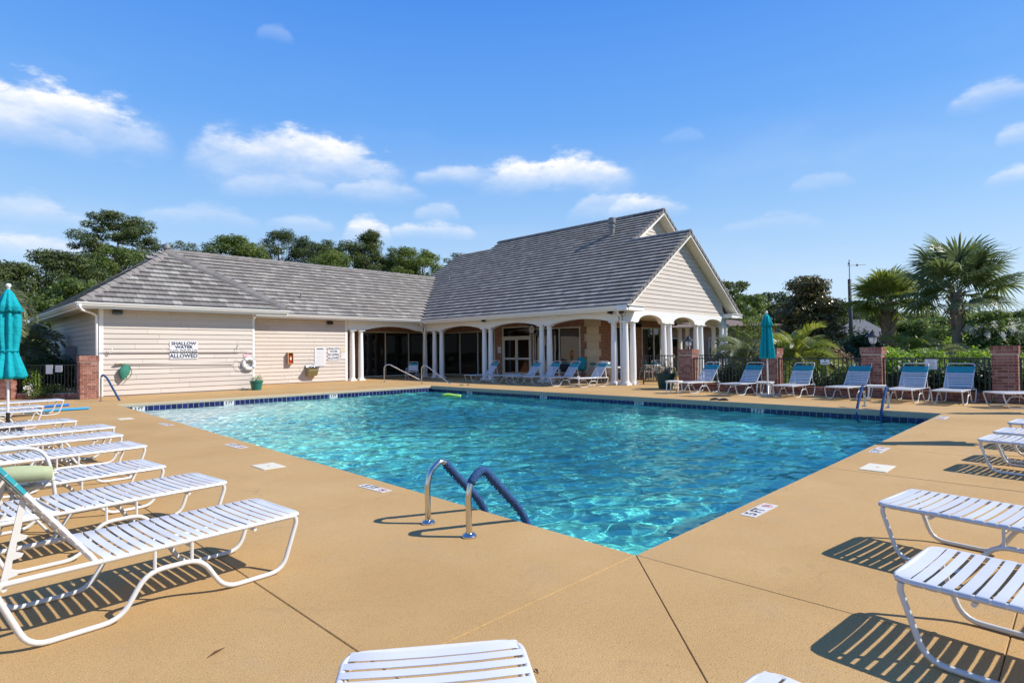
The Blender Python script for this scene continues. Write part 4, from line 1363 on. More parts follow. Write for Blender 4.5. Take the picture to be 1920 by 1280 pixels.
def make_side_table():
    t = thing('side_table', 'small white plastic side table', 'side table')
    m = MB(); m.box(-0.22, 0.22, -0.22, 0.22, 0.385, 0.405); m.box(-0.205, 0.205, -0.205, 0.205, 0.35, 0.386)
    m.build('table_top', PLASTIC, t)
    for sx in (-1, 1):
        for sy in (-1, 1):
            q = MB(); a = 0.19; w0, w1 = 0.045, 0.022
            q.add([(sx * (a - w0), sy * a, 0.352), (sx * a, sy * a, 0.352), (sx * a, sy * (a - w0), 0.352), (sx * (a + .02 - w1), sy * (a + .02), 0), (sx * (a + .02), sy * (a + .02), 0), (sx * (a + .02), sy * (a + .02 - w1), 0)],
                  [(0, 1, 4, 3), (1, 2, 5, 4), (2, 0, 3, 5), (0, 2, 1), (3, 4, 5)])
            q.build('leg', PLASTIC, t)
    return t


st0 = make_side_table()
for i, (x, y, a, lab) in enumerate(((17.2, 9.62, 10, 'white plastic side table between the green planter and the first fence lounger'), (18.2, 7.1, 5, 'white plastic side table behind the closed teal umbrella'), (18.0, 4.08, 12, 'white plastic side table seen between the rails of the far ladder'))):
    t = st0 if i == 0 else copy_tree(st0)
    t.location = (x, y, 0); t.rotation_euler = (0, 0, math.radians(a)); t['label'] = lab; t['group'] = 'white plastic side tables'

# low folding beach chair with a sage seat, between two left loungers
SAGE = mat('sage_sling_fabric', (0.36, 0.40, 0.24), 0.8, 0.3, fine=0.12, fscale=120)
t = thing('beach_chair', 'low folding beach chair with sage green sling between left loungers', 'chair', (0.50, 5.92, 0), math.radians(-12))
m = MB(); m.tube(arc_path([(-0.27, -0.02, 0.02), (-0.25, 0.0, 0.40), (-0.19, -0.03, 0.68), (0.19, -0.03, 0.70), (0.25, 0.0, 0.40), (0.27, 0.02, 0.02)], 0.15, 6), 0.014, 8); m.build('back_frame', COAT, t, True)
m = MB(); m.tube([(-0.26, -0.05, 0.44), (0.26, -0.05, 0.44)], 0.012, 8); m.tube([(-0.22, -0.02, 0.02), (0.15, 0.32, 0.42)], 0.011, 6); m.tube([(0.22, -0.02, 0.02), (-0.15, 0.32, 0.42)], 0.011, 6); m.tube([(-0.25, 0.36, 0.42), (0.25, 0.36, 0.42)], 0.011, 6); m.tube([(-0.1, -0.1, 0.02), (0.02, 0.1, 0.43)], 0.011, 6); m.build('folding_legs', COAT, t, True)
m = MB()
for i in range(9):
    x = -0.245 + i * 0.06125
    for z, y in ((0.445, -0.065), (0.535 + 0.035 * math.cos(x * 6), -0.045)): m.v.append((x, y - 0.02 * math.cos(x * 6), z))
for i in range(8): m.f.append((2 * i, 2 * i + 2, 2 * i + 3, 2 * i + 1)); m.mi.append(0); m.t.append(.5)
for i in range(9): m.v.append((-0.245 + i * 0.06125, 0.36, 0.42 - 0.03 * math.sin(i / 8 * math.pi)))
for i in range(8): m.f.append((18 + i, 18 + i + 1, 2 * i + 2, 2 * i)); m.mi.append(0); m.t.append(.5)
sl = m.build('sling', SAGE, t, True)
sm_ = sl.modifiers.new('thickness', 'SOLIDIFY'); sm_.thickness = 0.004

# maroon towel over the head of the nearest lounger
TOWEL = mat('maroon_towel', (0.16, 0.035, 0.03), 0.95, 0.1, fine=0.3, fscale=70, bump=0.6, bscale=90)
m = MB()
K = 12
for i in range(K):
    a = i / (K - 1)
    for j in range(7):
        b_ = j / 6
        u = abs(a - 0.5) * 2
        m.v.append((0.045 + (0.16 if a > 0.5 else -0.05) * u - 0.0 + 0.015 * math.sin(9 * b_ + 4 * a), 3.62 + 0.30 * b_ + 0.01 * math.sin(8 * a), 1.02 - 0.42 * u ** 1.3 + 0.012 * math.sin(14 * b_)))
for i in range(K - 1):
    for j in range(6): m.f.append((i * 7 + j, i * 7 + j + 1, i * 7 + j + 8, i * 7 + j + 7)); m.mi.append(0); m.t.append(.5)
tw = m.build('towel', TOWEL, None, True, loc=(0.15, 3.75, 0.9)); tag(tw, 'maroon towel over the raised back of the nearest left lounger', 'towel')
sm_ = tw.modifiers.new('thickness', 'SOLIDIFY'); sm_.thickness = 0.012

# turquoise and dark towels and bags on the porch chairs
TURQ = mat('turquoise_towel', (0.03, 0.30, 0.40), 0.95, 0.1, fine=0.25, fscale=60, bump=0.5, bscale=70, var=0.3, vscale=9)
DARKB = mat('dark_bag_fabric', (0.03, 0.03, 0.045), 0.8, 0.2, var=0.4, vscale=12)


def lump(name, label, cat, c, r, material, seed, n=16, rings=9, wob=0.16):
    q = random.Random(seed); m = MB()
    ph = [q.random() * 6 for _ in range(6)]
    prof = []
    for i in range(rings + 1):
        f = i / rings
        for j in range(n):
            a = 2 * math.pi * j / n
            th = math.pi * f
            rr = 1 + wob * math.sin(3 * a + ph[0] + 2 * f) + wob * 0.6 * math.sin(5 * a + ph[1] - 4 * f) + wob * 0.5 * math.sin(7 * f * 3 + ph[2])
            m.v.append((r[0] * rr * math.sin(th) ** 0.75 * math.cos(a), r[1] * rr * math.sin(th) ** 0.75 * math.sin(a), r[2] * math.cos(math.pi - th)))
    for i in range(rings):
        for j in range(n): m.f.append((i * n + j, i * n + (j + 1) % n, (i + 1) * n + (j + 1) % n, (i + 1) * n + j)); m.mi.append(0); m.t.append(.5)
    o = obj(name, m.mesh(name, True), material, None, c)
    return tag(o, label, cat)


lump('towel', 'turquoise towel heaped over a porch chair behind the loungers', 'towel', (21.75, 16.95, 0.80), (0.27, 0.22, 0.32), TURQ, 3, wob=0.34)
lump('swim_bag', 'dark swim bag on a chair behind the arcade loungers', 'bag', (21.25, 17.55, 0.62), (0.24, 0.26, 0.2), DARKB, 5, wob=0.3)
lump('towel', 'pale crumpled towel on the round table beside the corner column', 'towel', (21.25, 15.2, 0.82), (0.2, 0.24, 0.12), PLASTIC, 8)

# ---- closed umbrellas
UMB = mat('teal_umbrella_canvas', (0.012, 0.34, 0.39), 0.92, 0.08, var=0.14, vscale=4, fine=0.08, fscale=140, bump=0.7, bscale=11, bdist=0.03)
POLE_W = mat('white_umbrella_pole', (0.72, 0.72, 0.70), 0.3, 0.5)


def canvas(prof, n, pleats, depth_, seed, thick=0.006, scallop=0.0):
    """folded canopy: profile (radius, z, pleat strength) with vertical folds"""
    q = random.Random(seed)
    ph = [q.uniform(-0.35, 0.35) for _ in range(pleats)]
    am = [q.uniform(0.6, 1.25) for _ in range(pleats)]
    m = MB(); N_ = n * pleats
    for i, (r, z, w) in enumerate(prof):
        for j in range(N_):
            a = 2 * math.pi * j / N_
            k = int(j / n)
            loc = (j % n) / n
            fold = abs(loc - 0.5) * 2        # 1 at the rib, 0 in the fold
            fold = fold ** 0.8
            rr = r * (1 - depth_ * w * am[k] * (1 - fold))
            tw = a + 0.18 * w * ph[k] * (1 - fold) * (1 + 0.4 * i / len(prof))
            zz = z - scallop * (1 - fold) * (1 if i == len(prof) - 1 else 0)
            m.v.append((rr * math.cos(tw), rr * math.sin(tw), zz))
    for i in range(len(prof) - 1):
        for j in range(N_): m.f.append((i * N_ + j, (i + 1) * N_ + j, (i + 1) * N_ + (j + 1) % N_, i * N_ + (j + 1) % N_)); m.mi.append(0); m.t.append(.5)
    return m


def umbrella(x, y, label, tier, body, tie, ztop, group, seed, base='drum'):
    t = thing('umbrella', label, 'umbrella', (x, y, 0), group=group)
    m = MB(); m.tube([(0, 0, 0.05), (0, 0, ztop)], 0.021, 10); m.build('pole', POLE_W, t, True, angle=0.8)
    m = MB(); m.lathe([(0.0, ztop - 0.02), (0.022, ztop - 0.01), (0.03, ztop + 0.02), (0.045, ztop + 0.045), (0.03, ztop + 0.075), (0, ztop + 0.085)], n=12); m.build('finial', PLASTIC, t, True)
    b_ = canvas(body, 8, 8, 0.68, seed).build('canopy', UMB, t, True)
    b_.modifiers.new('thickness', 'SOLIDIFY').thickness = 0.004
    v_ = canvas(tier, 8, 8, 0.5, seed + 1, scallop=0.03).build('top_vent', UMB, t, True)
    v_.modifiers.new('thickness', 'SOLIDIFY').thickness = 0.004
    if tie:
        m = MB(); m.tube([(tie[0] * math.cos(a) , tie[0] * math.sin(a), tie[1]) for a in [k * 2 * math.pi / 20 for k in range(20)]], 0.012, 6, closed=True); m.build('tie_strap', UMB, t, True)
    if base == 'drum':
        m = MB(); m.lathe([(0.03, 0.38), (0.032, 0.05)], n=10); m.lathe([(0.0, 0.085), (0.05, 0.085), (0.21, 0.06), (0.24, 0.03), (0.24, 0.0)], n=24); m.build('base', BLACK, t, True, angle=0.6)
    else:
        for k in range(4):
            a = k * math.pi / 2 + 0.3; c, s = math.cos(a), math.sin(a)
            m = MB()
            r0, r1 = 0.04, 0.36
            pts = [(r0 * c, r0 * s), (r1 * math.cos(a - 0.55), r1 * math.sin(a - 0.55)), (r1 * 1.05 * c, r1 * 1.05 * s), (r1 * math.cos(a + 0.55), r1 * math.sin(a + 0.55))]
            m.prism([(px, py, 0.0) for px, py in pts], (0, 0, 0.05)); m.prism([(px * 0.93 + 0.02 * c, py * 0.93 + 0.02 * s, 0.05) for px, py in pts], (0, 0, 0.02))
            m.build('base_weight', GREY_METAL, t)
        m = MB(); m.lathe([(0.03, 0.3), (0.032, 0.07), (0.06, 0.05)], n=10); m.build('base_socket', GREY_METAL, t, True)
    return t


GU = 'closed teal market umbrellas'
umbrella(1.12, 14.2, 'closed teal umbrella tied at the waist, at the left edge', [(0.02, 2.66, 0.1), (0.08, 2.58, 0.3), (0.15, 2.42, 0.7), (0.235, 2.25, 0.8)],
         [(0.05, 2.58, 0.3), (0.15, 2.32, 0.8), (0.195, 2.15, 1), (0.195, 1.9, 1), (0.165, 1.62, 0.8), (0.145, 1.52, 0.6), (0.17, 1.42, 0.8), (0.245, 1.2, 1), (0.29, 1.06, 0.9), (0.27, 1.0, 0.9)], (0.15, 1.52), 2.68, GU, 4)
umbrella(17.84, 6.88, 'closed teal umbrella standing in the middle of the fence loungers', [(0.02, 2.46, 0.1), (0.08, 2.40, 0.4), (0.13, 2.28, 0.8), (0.20, 2.10, 0.9)],
         [(0.04, 2.4, 0.3), (0.12, 2.2, 0.9), (0.16, 1.9, 1), (0.205, 1.5, 1), (0.245, 1.14, 1), (0.235, 1.12, 1)], None, 2.46, GU, 9, 'cross')
# two more stand just outside the frame on the right; their shadows fall into view
for x, y, lab in ((11.42, 0.42, 'closed teal umbrella outside the right edge, throwing the long shadow across the deck'), (16.95, 0.15, 'closed teal umbrella outside the right edge, shadow falling beyond the pool corner')):
    umbrella(x, y, lab, [(0.02, 2.46, 0.1), (0.08, 2.40, 0.4), (0.13, 2.28, 0.8), (0.19, 2.10, 0.9)], [(0.04, 2.4, 0.3), (0.12, 2.2, 0.9), (0.16, 1.9, 1), (0.20, 1.5, 1), (0.25, 1.14, 1), (0.24, 1.12, 1)], None, 2.46, GU, 12, 'cross')

# ---- pool ladders and handrails
BLUEPAD = mat('blue_rail_cover', (0.030, 0.075, 0.185), 0.85, 0.2, fine=0.25, fscale=60, bump=0.8, bscale=26, bdist=0.02)


def ladder(label, y_or_x, prof, pads, axis='y', group='stainless pool ladders', cover_r=0.031):
    """two rails in parallel vertical planes; prof: (distance from the edge, z)"""
    pass


def rail_pts(prof, base, dirv):
    return arc_path([(base[0] + dirv[0] * s, base[1] + dirv[1] * s, z) for s, z in prof], 0.13, 6)


def make_ladder(label, bases, dirv, prof, pad_from):
    t = thing('pool_ladder', label, 'ladder', (bases[0][0], bases[0][1], 0), group='steel pool ladders with blue padded rails')
    for b_, pf in zip(bases, pad_from):
        pts = rail_pts(prof, b_, dirv)
        m = MB(); m.tube(pts, 0.024, 12); r_ = m.build('rail', STEEL, t, True, True, angle=0.8)
        m = MB(); m.lathe([(0.058, 0.0), (0.058, 0.012), (0.045, 0.026), (0.028, 0.032)], (b_[0], b_[1], 0), 18); m.build('flange', STEEL, r_, True, True, angle=0.6)
        # padded cover with a puckered seam
        ln = [0]
        for i in range(1, len(pts)): ln.append(ln[-1] + (pts[i] - pts[i - 1]).length)
        def at_(s):
            for i in range(1, len(pts)):
                if s <= ln[i] or i == len(pts) - 1:
                    f = (s - ln[i - 1]) / max(1e-6, ln[i] - ln[i - 1]); return pts[i - 1].lerp(pts[i], f)
        n = 60; cp = [at_(pf + (ln[-1] - pf) * i / n) for i in range(n + 1)]
        rr = [0.0305 + 0.0015 * math.sin(i * 1.9) + 0.001 * math.sin(i * 0.7) for i in range(n + 1)]
        m = MB(); m.tube(cp, rr, 14); c_ = m.build('grip_cover', BLUEPAD, r_, True, True)
        m = MB()
        for i in range(1, n, 1):
            d = (cp[i + 1] - cp[i - 1]).normalized(); side = d.cross(Vector((0, 0, 1))).normalized(); dn = side.cross(d).normalized()
            if dn.z > 0: dn = -dn
            m.obox(cp[i] + dn * 0.034 + side * 0.004 * (-1) ** i, d * 0.005, side * 0.007, dn * 0.008)
        m.build('seam', BLUEPAD, r_, False, True)
    for k in range(3):
        z = -0.32 - 0.3 * k; s = prof[-1][0] - 0.02
        p, q = bases[0], bases[1]
        m = MB(); a = Vector((p[0] + dirv[0] * s, p[1] + dirv[1] * s, z)); b2 = Vector((q[0] + dirv[0] * s, q[1] + dirv[1] * s, z))
        m.obox((a + b2) / 2, (b2 - a) / 2, Vector((dirv[0], dirv[1], 0)) * 0.045, (0, 0, 0.015)); m.build('step', PLASTIC, t, False, True)
    return t


LP = [(0.0, 0.0), (-0.005, 0.32), (0.03, 0.43), (0.15, 0.505), (0.25, 0.40), (0.56, 0.10), (0.66, -0.06), (0.68, -0.95)]
make_ladder('near pool ladder with blue padded grips at the front pool edge', [(2.93, 3.887), (2.93, 3.377)], (1, 0), LP, (0.60, 0.40))
make_ladder('far pool ladder with blue padded rails at the right end', [(15.91, 3.862), (15.85, 3.357)], (-1, 0), LP, (0.40, 0.40))


def handrail(label, base, dirv, prof, grip=None, material=STEEL, group='pool step handrails'):
    t = thing('handrail', label, 'handrail', (base[0], base[1], 0), group=group)
    m = MB(); m.tube(rail_pts(prof, base, dirv), 0.024, 10); m.build('rail', material, t, True, True, angle=0.8)
    m = MB(); m.lathe([(0.05, 0), (0.05, 0.012), (0.03, 0.03)], (base[0], base[1], 0), 14); m.build('flange', STEEL, t, True, True, angle=.6)
    if grip:
        m = MB(); m.tube(rail_pts(prof, base, dirv)[6:], 0.03, 10); m.build('grip_cover', BLUEPAD, t, True, True)
    return t


handrail('handrail with a dark blue cover at the shallow left pool corner', (3.92, 21.9), (0.86, -0.5), [(0, 0), (0, 0.74), (0.06, 0.83), (0.17, 0.72), (0.62, -0.2), (0.75, -0.5)], True)
handrail('bare steel handrail in front of the left dark porch windows', (15.82, 24.4), (0.9, -0.45), [(0, 0), (0.0, 0.78), (0.22, 0.87), (0.7, 0.60), (1.75, 0.05)])
handrail('steel handrail descending into the far pool corner', (15.86, 21.43), (0.55, -0.83), [(0, 0), (0, 0.76), (0.16, 0.86), (0.5, 0.62), (1.5, -0.12), (1.8, -0.4)])

# ---- things on the deck and in the water
NOOD = [mat('blue_foam', (0.02, 0.16, 0.52), 0.7, 0.2), mat('light_blue_foam', (0.05, 0.33, 0.60), 0.7, 0.2)]
for i, (p, q, lab) in enumerate((((1.75, 19.1, 0.10), (2.75, 19.35, 0.12), 'dark blue foam pool noodle lying on the left deck'), ((1.8, 18.75, 0.035), (3.1, 18.85, 0.035), 'light blue foam pool noodle in front of the dark one'))):
    m = MB(); P, Q = Vector(p), Vector(q)
    path = [P.lerp(Q, k / 10) + Vector((0, 0.05 * math.sin(k * 0.5), 0)) for k in range(11)]
    m.tube(path, 0.034, 12)
    tag(m.build('pool_noodle', NOOD[i], None, True, angle=0.8, loc=tuple(P)), lab, 'pool noodle', 'blue pool noodles')
GREENF = mat('lime_foam', (0.40, 0.62, 0.10), 0.6, 0.2)
m = MB(); m.tube([Vector((13.72 + 0.5 * k / 10, 17.28 - 0.5 * k / 10, WATER_Z + 0.03 + 0.03 * math.sin(k * 0.5))) for k in range(11)], 0.05, 10)
tag(m.build('pool_noodle', GREENF, None, True, loc=(13.8, 17.2, -0.2)), 'lime green pool noodle floating at the far corner', 'pool noodle')
SHOE = mat('olive_rubber', (0.16, 0.20, 0.10), 0.7, 0.3)
def shoe(x, y, a, material, label, group=None):
    m = MB(); m.v = []
    prof = [(-0.13, 0.035, 0.02), (-0.09, 0.045, 0.06), (0.0, 0.042, 0.07), (0.07, 0.052, 0.055), (0.12, 0.045, 0.035), (0.145, 0.02, 0.02)]
    n = 8
    for u, w, h in prof:
        for j in range(n):
            b_ = math.pi * 2 * j / n
            m.v.append((u, w * math.cos(b_), max(0.0, h * 0.5 + h * 0.5 * math.sin(b_))))
    for i in range(len(prof) - 1):
        for j in range(n): m.f.append((i * n + j, i * n + (j + 1) % n, (i + 1) * n + (j + 1) % n, (i + 1) * n + j)); m.mi.append(0); m.t.append(.5)
    m.f += [tuple(range(n - 1, -1, -1)), tuple((len(prof) - 1) * n + j for j in range(n))]; m.mi += [0, 0]; m.t += [.5, .5]
    o = obj('shoe', m.mesh('shoe', True), material, None, (x, y, 0.0), (0, 0, a))
    return tag(o, label, 'shoe', group)
shoe(16.2, 19.05, 0.4, SHOE, 'olive rubber clog on the deck before the arcade, left one', 'olive clogs'); shoe(16.35, 18.8, 0.9, SHOE, 'olive rubber clog on the deck before the arcade, right one', 'olive clogs')
shoe(15.55, 7.45, 2.4, BLACK, 'black flip flop at the far pool edge, left of the pair', 'black flip flops'); shoe(15.55, 7.2, 2.2, BLACK, 'black flip flop at the far pool edge, right of the pair', 'black flip flops')

# skimmer lids
LID = mat('cream_plastic_lid', (0.66, 0.60, 0.47), 0.6, 0.4, var=0.06)
for x, y, a, sx, lab in ((3.06, 7.34, 1.57, 0.20, 'cream skimmer lid on the left deck beside the pool'), (3.19, 15.3, 1.57, 0.18, 'pale skimmer lid on the far left deck'), (7.86, 1.79, 0.0, 0.24, 'white skimmer lid on the right deck beside the joint')):
    m = MB(); m.box(-sx, sx, -0.14, 0.14, 0.0008, 0.006); m.prism([(-sx + .01, -0.13, 0.006), (sx - .01, -0.13, 0.006), (sx - .01, 0.13, 0.006), (-sx + .01, 0.13, 0.006)], (0, 0, 0.002))
    m.lathe([(0.016, 0.008), (0.016, 0.0082), (0, 0.0082)], n=10, mi=1)
    o = obj('skimmer_lid', m.mesh('skimmer_lid'), [LID, INKB], None, (x, y, 0), (0, 0, a)); tag(o, lab, 'skimmer lid', 'skimmer lids set in the deck')


# ---- lettering
def text_mesh(s, size, align='CENTER', bold=0.0, sx=1.0):
    c = bpy.data.curves.new('lettering', 'FONT'); c.body = s; c.size = size; c.align_x = align; c.align_y = 'CENTER'; c.offset = bold; c.extrude = 0.0; c.resolution_u = 3
    o = bpy.data.objects.new('lettering', c)
    me = bpy.data.meshes.new_from_object(o)
    me.name = 'lettering'
    bpy.data.objects.remove(o); bpy.data.curves.remove(c)
    if sx != 1.0:
        for v in me.vertices: v.co.x *= sx
    return me


PLATE = mat('worn_marker_plate', (0.56, 0.53, 0.49), 0.6, 0.4, var=0.25, vscale=14)
# depth markers: painted plates on the deck
def marker(x, y, a, txt, label, full=True, nodive=True, k=1.0):
    w = 0.29 * k
    m = MB(); m.box(-w, w, -0.075 * k, 0.075 * k, 0.0006, 0.004)
    o = obj('depth_marker', m.mesh('depth_marker'), PLATE, None, (x, y, 0), (0, 0, a)); tag(o, label, 'depth marker', 'depth markers along the pool edge')
    obj('lettering', text_mesh(txt, 0.15 * k, bold=0.0035), INKB, o, (-0.095 * k if nodive else 0, 0, 0.0046))
    if nodive:
        q = MB(); R_ = 0.052 * k; n = 24
        vs = [(rr * math.cos(2 * math.pi * i / n), rr * math.sin(2 * math.pi * i / n), 0) for rr in (R_, R_ * 0.82) for i in range(n)]
        q.add(vs, [(i, (i + 1) % n, n + (i + 1) % n, n + i) for i in range(n)])
        c, s = math.cos(0.78), math.sin(0.78)
        q.add([(R_ * 0.9 * sx_ * c - 0.005 * sy_ * s, R_ * 0.9 * sx_ * s + 0.005 * sy_ * c, 0.0004) for sx_, sy_ in ((-1, -1), (1, -1), (1, 1), (-1, 1))], [(0, 1, 2, 3)])
        obj('no_diving_symbol', q.mesh('no_diving_symbol'), INKR, o, (0.19 * k, 0, 0.0046))
        q = MB(); q.tube([(-0.03, 0.012, 0), (0.0, 0.006, 0), (0.03, -0.016, 0)], 0.005, 5); q.lathe([(0.008, -.002), (0.008, 0.002)], (-0.035, 0.018, 0), 8)
        obj('diver_figure', q.mesh('diver_figure'), INKB, o, (0.19 * k, 0, 0.0040))


marker(3.31, 5.31, -math.pi / 2 + 0.03, '5 FT', '5 FT depth marker on the deck left of the near ladder', k=0.8)
marker(5.14, 2.07, 0.0, '5 FT', 'large 5 FT depth marker on the right deck near the front', k=0.88)
marker(9.25, 2.08, 0.0, '5 FT', '5 FT depth marker on the right deck beyond the white skimmer lid')
marker(14.26, 2.1, 0.0, '5 FT', 'small 5 FT depth marker by the right pool corner')
marker(3.40, 9.35, -math.pi / 2 + 0.03, '4 FT', 'worn depth marker on the left deck, middle of the pool side')
marker(3.50, 13.4, -math.pi / 2 + 0.03, '3 FT', 'worn depth marker on the far left deck')


TILEW = mat('off_white_tile', (0.55, 0.56, 0.55), 0.3, 0.5, var=0.08)


def tile_marker(i, s, txt, label, w=0.32):
    """white tile plate on the waterline"""
    p, q = Vector((*pc[i], 0)), Vector((*pc[(i + 1) % 4], 0)); d = (q - p).normalized(); inn = Vector((-d.y, d.x, 0))
    c = p + d * s + inn * 0.012
    top = -0.099 if i == 2 else -0.134
    m = MB(); m.box(-w / 2, w / 2, 0, 0.004, top - 0.145, top)
    o = obj('depth_tile', m.mesh('depth_tile'), TILEW, pool, (c.x, c.y, 0), (0, 0, math.atan2(d.y, d.x)))
    me = text_mesh(txt, 0.115, bold=0.004, sx=1.1)
    me.transform(Matrix.Rotation(math.pi / 2, 4, 'X')); me.transform(Matrix.Rotation(math.pi, 4, 'Z'))
    obj('lettering', me, INKB, o, (0, 0.0052, top - 0.062))


Lb = 11.27
for s, txt in ((15.24 - 4.52, '2 FT'), (15.24 - 7.06, '3 FT'), (15.24 - 10.75, '3 FT')): tile_marker(2, s, txt, '')
for s, txt in ((3.9, '5 FT'), (7.45, '5 FT'), (11.3, '4 FT'), (15.2, '4 FT')): tile_marker(1, s, txt, '')

# ---------------------------------------------------------------- brick pillars, kerb walls and iron fences
def brick_material(name, c0, c1, c2):
    m_ = bpy.data.materials.new(name); m_.use_nodes = True
    t = NT(m_); b = t.N['Principled BSDF']
    oi = t.node('ShaderNodeObjectInfo').outputs['Random']
    c = t.ramp(oi, [(0, c0), (0.5, c1), (1, c2)])
    geo = t.node('ShaderNodeNewGeometry').outputs['Position']
    c = t.mix(1.0, c, t.ramp(t.noise(geo, 22, 5, 0.7), [(0.25, (0.62, 0.62, 0.64)), (0.75, (1.35, 1.32, 1.3))]), 'MULTIPLY')
    pale = t.math('MULTIPLY', t.math('SUBTRACT', t.noise(geo, 6, 4, 0.6), 0.56, clamp=True), 2.2, clamp=True)
    c = t.mix(pale, c, (0.42, 0.33, 0.29))
    t.L.new(c, b.inputs['Base Color']); b.inputs['Roughness'].default_value = 0.9; b.inputs['Specular IOR Level'].default_value = 0.2
    t.L.new(t.bump(t.noise(geo, 55, 4, 0.7), 0.5, 0.006), b.inputs['Normal'])
    return m_


MORTAR2 = mat('pale_mortar', (0.46, 0.39, 0.34), 0.9, 0.2, var=0.12, vscale=6)
BRICK = brick_material('red_brick', (0.20, 0.078, 0.056), (0.30, 0.122, 0.088), (0.39, 0.20, 0.15))
BR_H, BR_L, BR_W = 0.066, 0.205, 0.10
BM = {}


def brick_mesh(l, h, w=0.05):
    k = (round(l, 3), round(h, 3))
    if k not in BM:
        e = 0.004
        m = MB()
        a, c = l / 2, h / 2
        vs = [(-a, 0, -c), (a, 0, -c), (a, 0, c), (-a, 0, c), (-a + e, -w * 0.3, -c + e), (a - e, -w * 0.3, -c + e), (a - e, -w * 0.3, c - e), (-a + e, -w * 0.3, c - e)]
        vs = [(-a, w, -c), (a, w, -c), (a, w, c), (-a, w, c), (-a, e, -c), (a, e, -c), (a, e, c), (-a, e, c), (-a + e, 0, -c + e), (a - e, 0, -c + e), (a - e, 0, c - e), (-a + e, 0, c - e)]
        fs = [(8, 9, 10, 11)]
        for i in range(4):
            j = (i + 1) % 4
            fs += [(i, j, 4 + j, 4 + i), (4 + i, 4 + j, 8 + j, 8 + i)]
        m.add(vs, fs)
        BM[k] = m.mesh('brick'); BM[k].materials.append(BRICK)
    return BM[k]


def face_bricks(root, base, d, n, length, z0, course, h, proud, l=BR_L, offset=0.0):
    """one course of bricks along a face; base: corner (local x, y), d: direction, n: outward normal"""
    s = -offset
    ang = math.atan2(d[1], d[0])
    J = 0.009
    while s < length - 0.02:
        a, b_ = max(0, s), min(length, s + l)
        if b_ - a > 0.03:
            c = (a + b_) / 2; jj = random.uniform(-0.0015, 0.0025)
            o = obj('brick', brick_mesh(b_ - a, h), None, root, (base[0] + d[0] * c + n[0] * (proud + jj), base[1] + d[1] * c + n[1] * (proud + jj), z0 + h / 2))
            o.rotation_euler = (0, 0, ang)
        s += l + J


def brick_pillar(x, y, rz, label, size=0.50, height=1.42, faces=4, group='red brick fence pillars'):
    t = thing('brick_pillar', label, 'pillar', (x, y, 0), rz, group)
    h = size / 2
    m = MB(); m.box(-h + 0.006, h - 0.006, -h + 0.006, h - 0.006, 0, height - 0.2); m.box(-h - 0.016, h + 0.016, -h - 0.016, h + 0.016, height - 0.2, height - 0.006); m.build('mortar_core', MORTAR2, t)
    crs = 0.0745
    F = [((-h, -h), (1, 0), (0, -1)), ((h, -h), (0, 1), (1, 0)), ((h, h), (-1, 0), (0, 1)), ((-h, h), (0, -1), (-1, 0))]
    k = 0; z = 0.004
    while z + crs < height - 0.185:
        for i, (b_, d, n) in enumerate(F[:faces]):
            L_ = size
            face_bricks(t, (b_[0] + d[0] * 0.0, b_[1]), d, n, L_, z, k, BR_H, 0.0, BR_L, 0.107 if (k + i) % 2 else 0.0)
        z += crs; k += 1
    # projecting course and the upright soldier course on top
    for i, (b_, d, n) in enumerate(F):
        bb = (b_[0] - d[0] * 0.022, b_[1] - d[1] * 0.022)
        face_bricks(t, bb, d, n, size + 0.044, height - 0.185, k, 0.066, 0.022, BR_L, 0.107 if i % 2 else 0.0)
        face_bricks(t, bb, d, n, size + 0.044, height - 0.11, k, 0.11, 0.022, 0.066)
    m = MB(); m.box(-h - 0.02, h + 0.02, -h - 0.02, h + 0.02, height - 0.03, height + 0.004); m.build('cap', BRICKCAP, t)
    return t


BRICKCAP = mat('weathered_brick_cap', (0.24, 0.13, 0.10), 0.9, 0.2, var=0.3, vscale=9, bump=0.4)


def kerb_wall(p, q, h, label, w=0.24):
    """low brick kerb carrying a fence, front face on the left of p->q"""
    L_ = math.hypot(q[0] - p[0], q[1] - p[1]); d = ((q[0] - p[0]) / L_, (q[1] - p[1]) / L_); n = (-d[1], d[0])
    t = thing('brick_kerb', label, 'low wall', (p[0], p[1], 0), 0, 'low brick kerbs under the iron fences')
    m = MB(); m.prism([(n[0] * 0.0 - n[0] * 0.012, n[1] * -0.012, 0), (d[0] * L_ - n[0] * 0.012, d[1] * L_ - n[1] * 0.012, 0), (d[0] * L_ - n[0] * w, d[1] * L_ - n[1] * w, 0), (-n[0] * w, -n[1] * w, 0)], (0, 0, h - 0.012)); m.build('mortar_core', MORTAR2, t)
    z = 0.004; k = 0; crs = 0.0745
    # face runs from q to p when seen from the front so that bricks point outwards
    dd = (-d[0], -d[1]); base = (d[0] * L_, d[1] * L_)
    while z + crs < h - 0.06:
        face_bricks(t, base, dd, n, L_, z, k, BR_H, 0.0, BR_L, 0.107 if k % 2 else 0.0)
        z += crs; k += 1
    # rowlock course: bricks on edge across the top
    s = 0.0
    rk = ('rowlock', round(w, 2))
    if rk not in BM:
        m = MB(); m.box(-0.034, 0.034, -w - 0.01, 0.014, 0.0, h - z if h - z > 0.05 else 0.07); BM[rk] = m.mesh('brick'); BM[rk].materials.append(BRICK)
    ang = math.atan2(d[1], d[0])
    while s < L_ - 0.03:
        obj('brick', BM[rk], None, t, (d[0] * (s + 0.037), d[1] * (s + 0.037), z), (0, 0, ang))
        s += 0.076
    return t


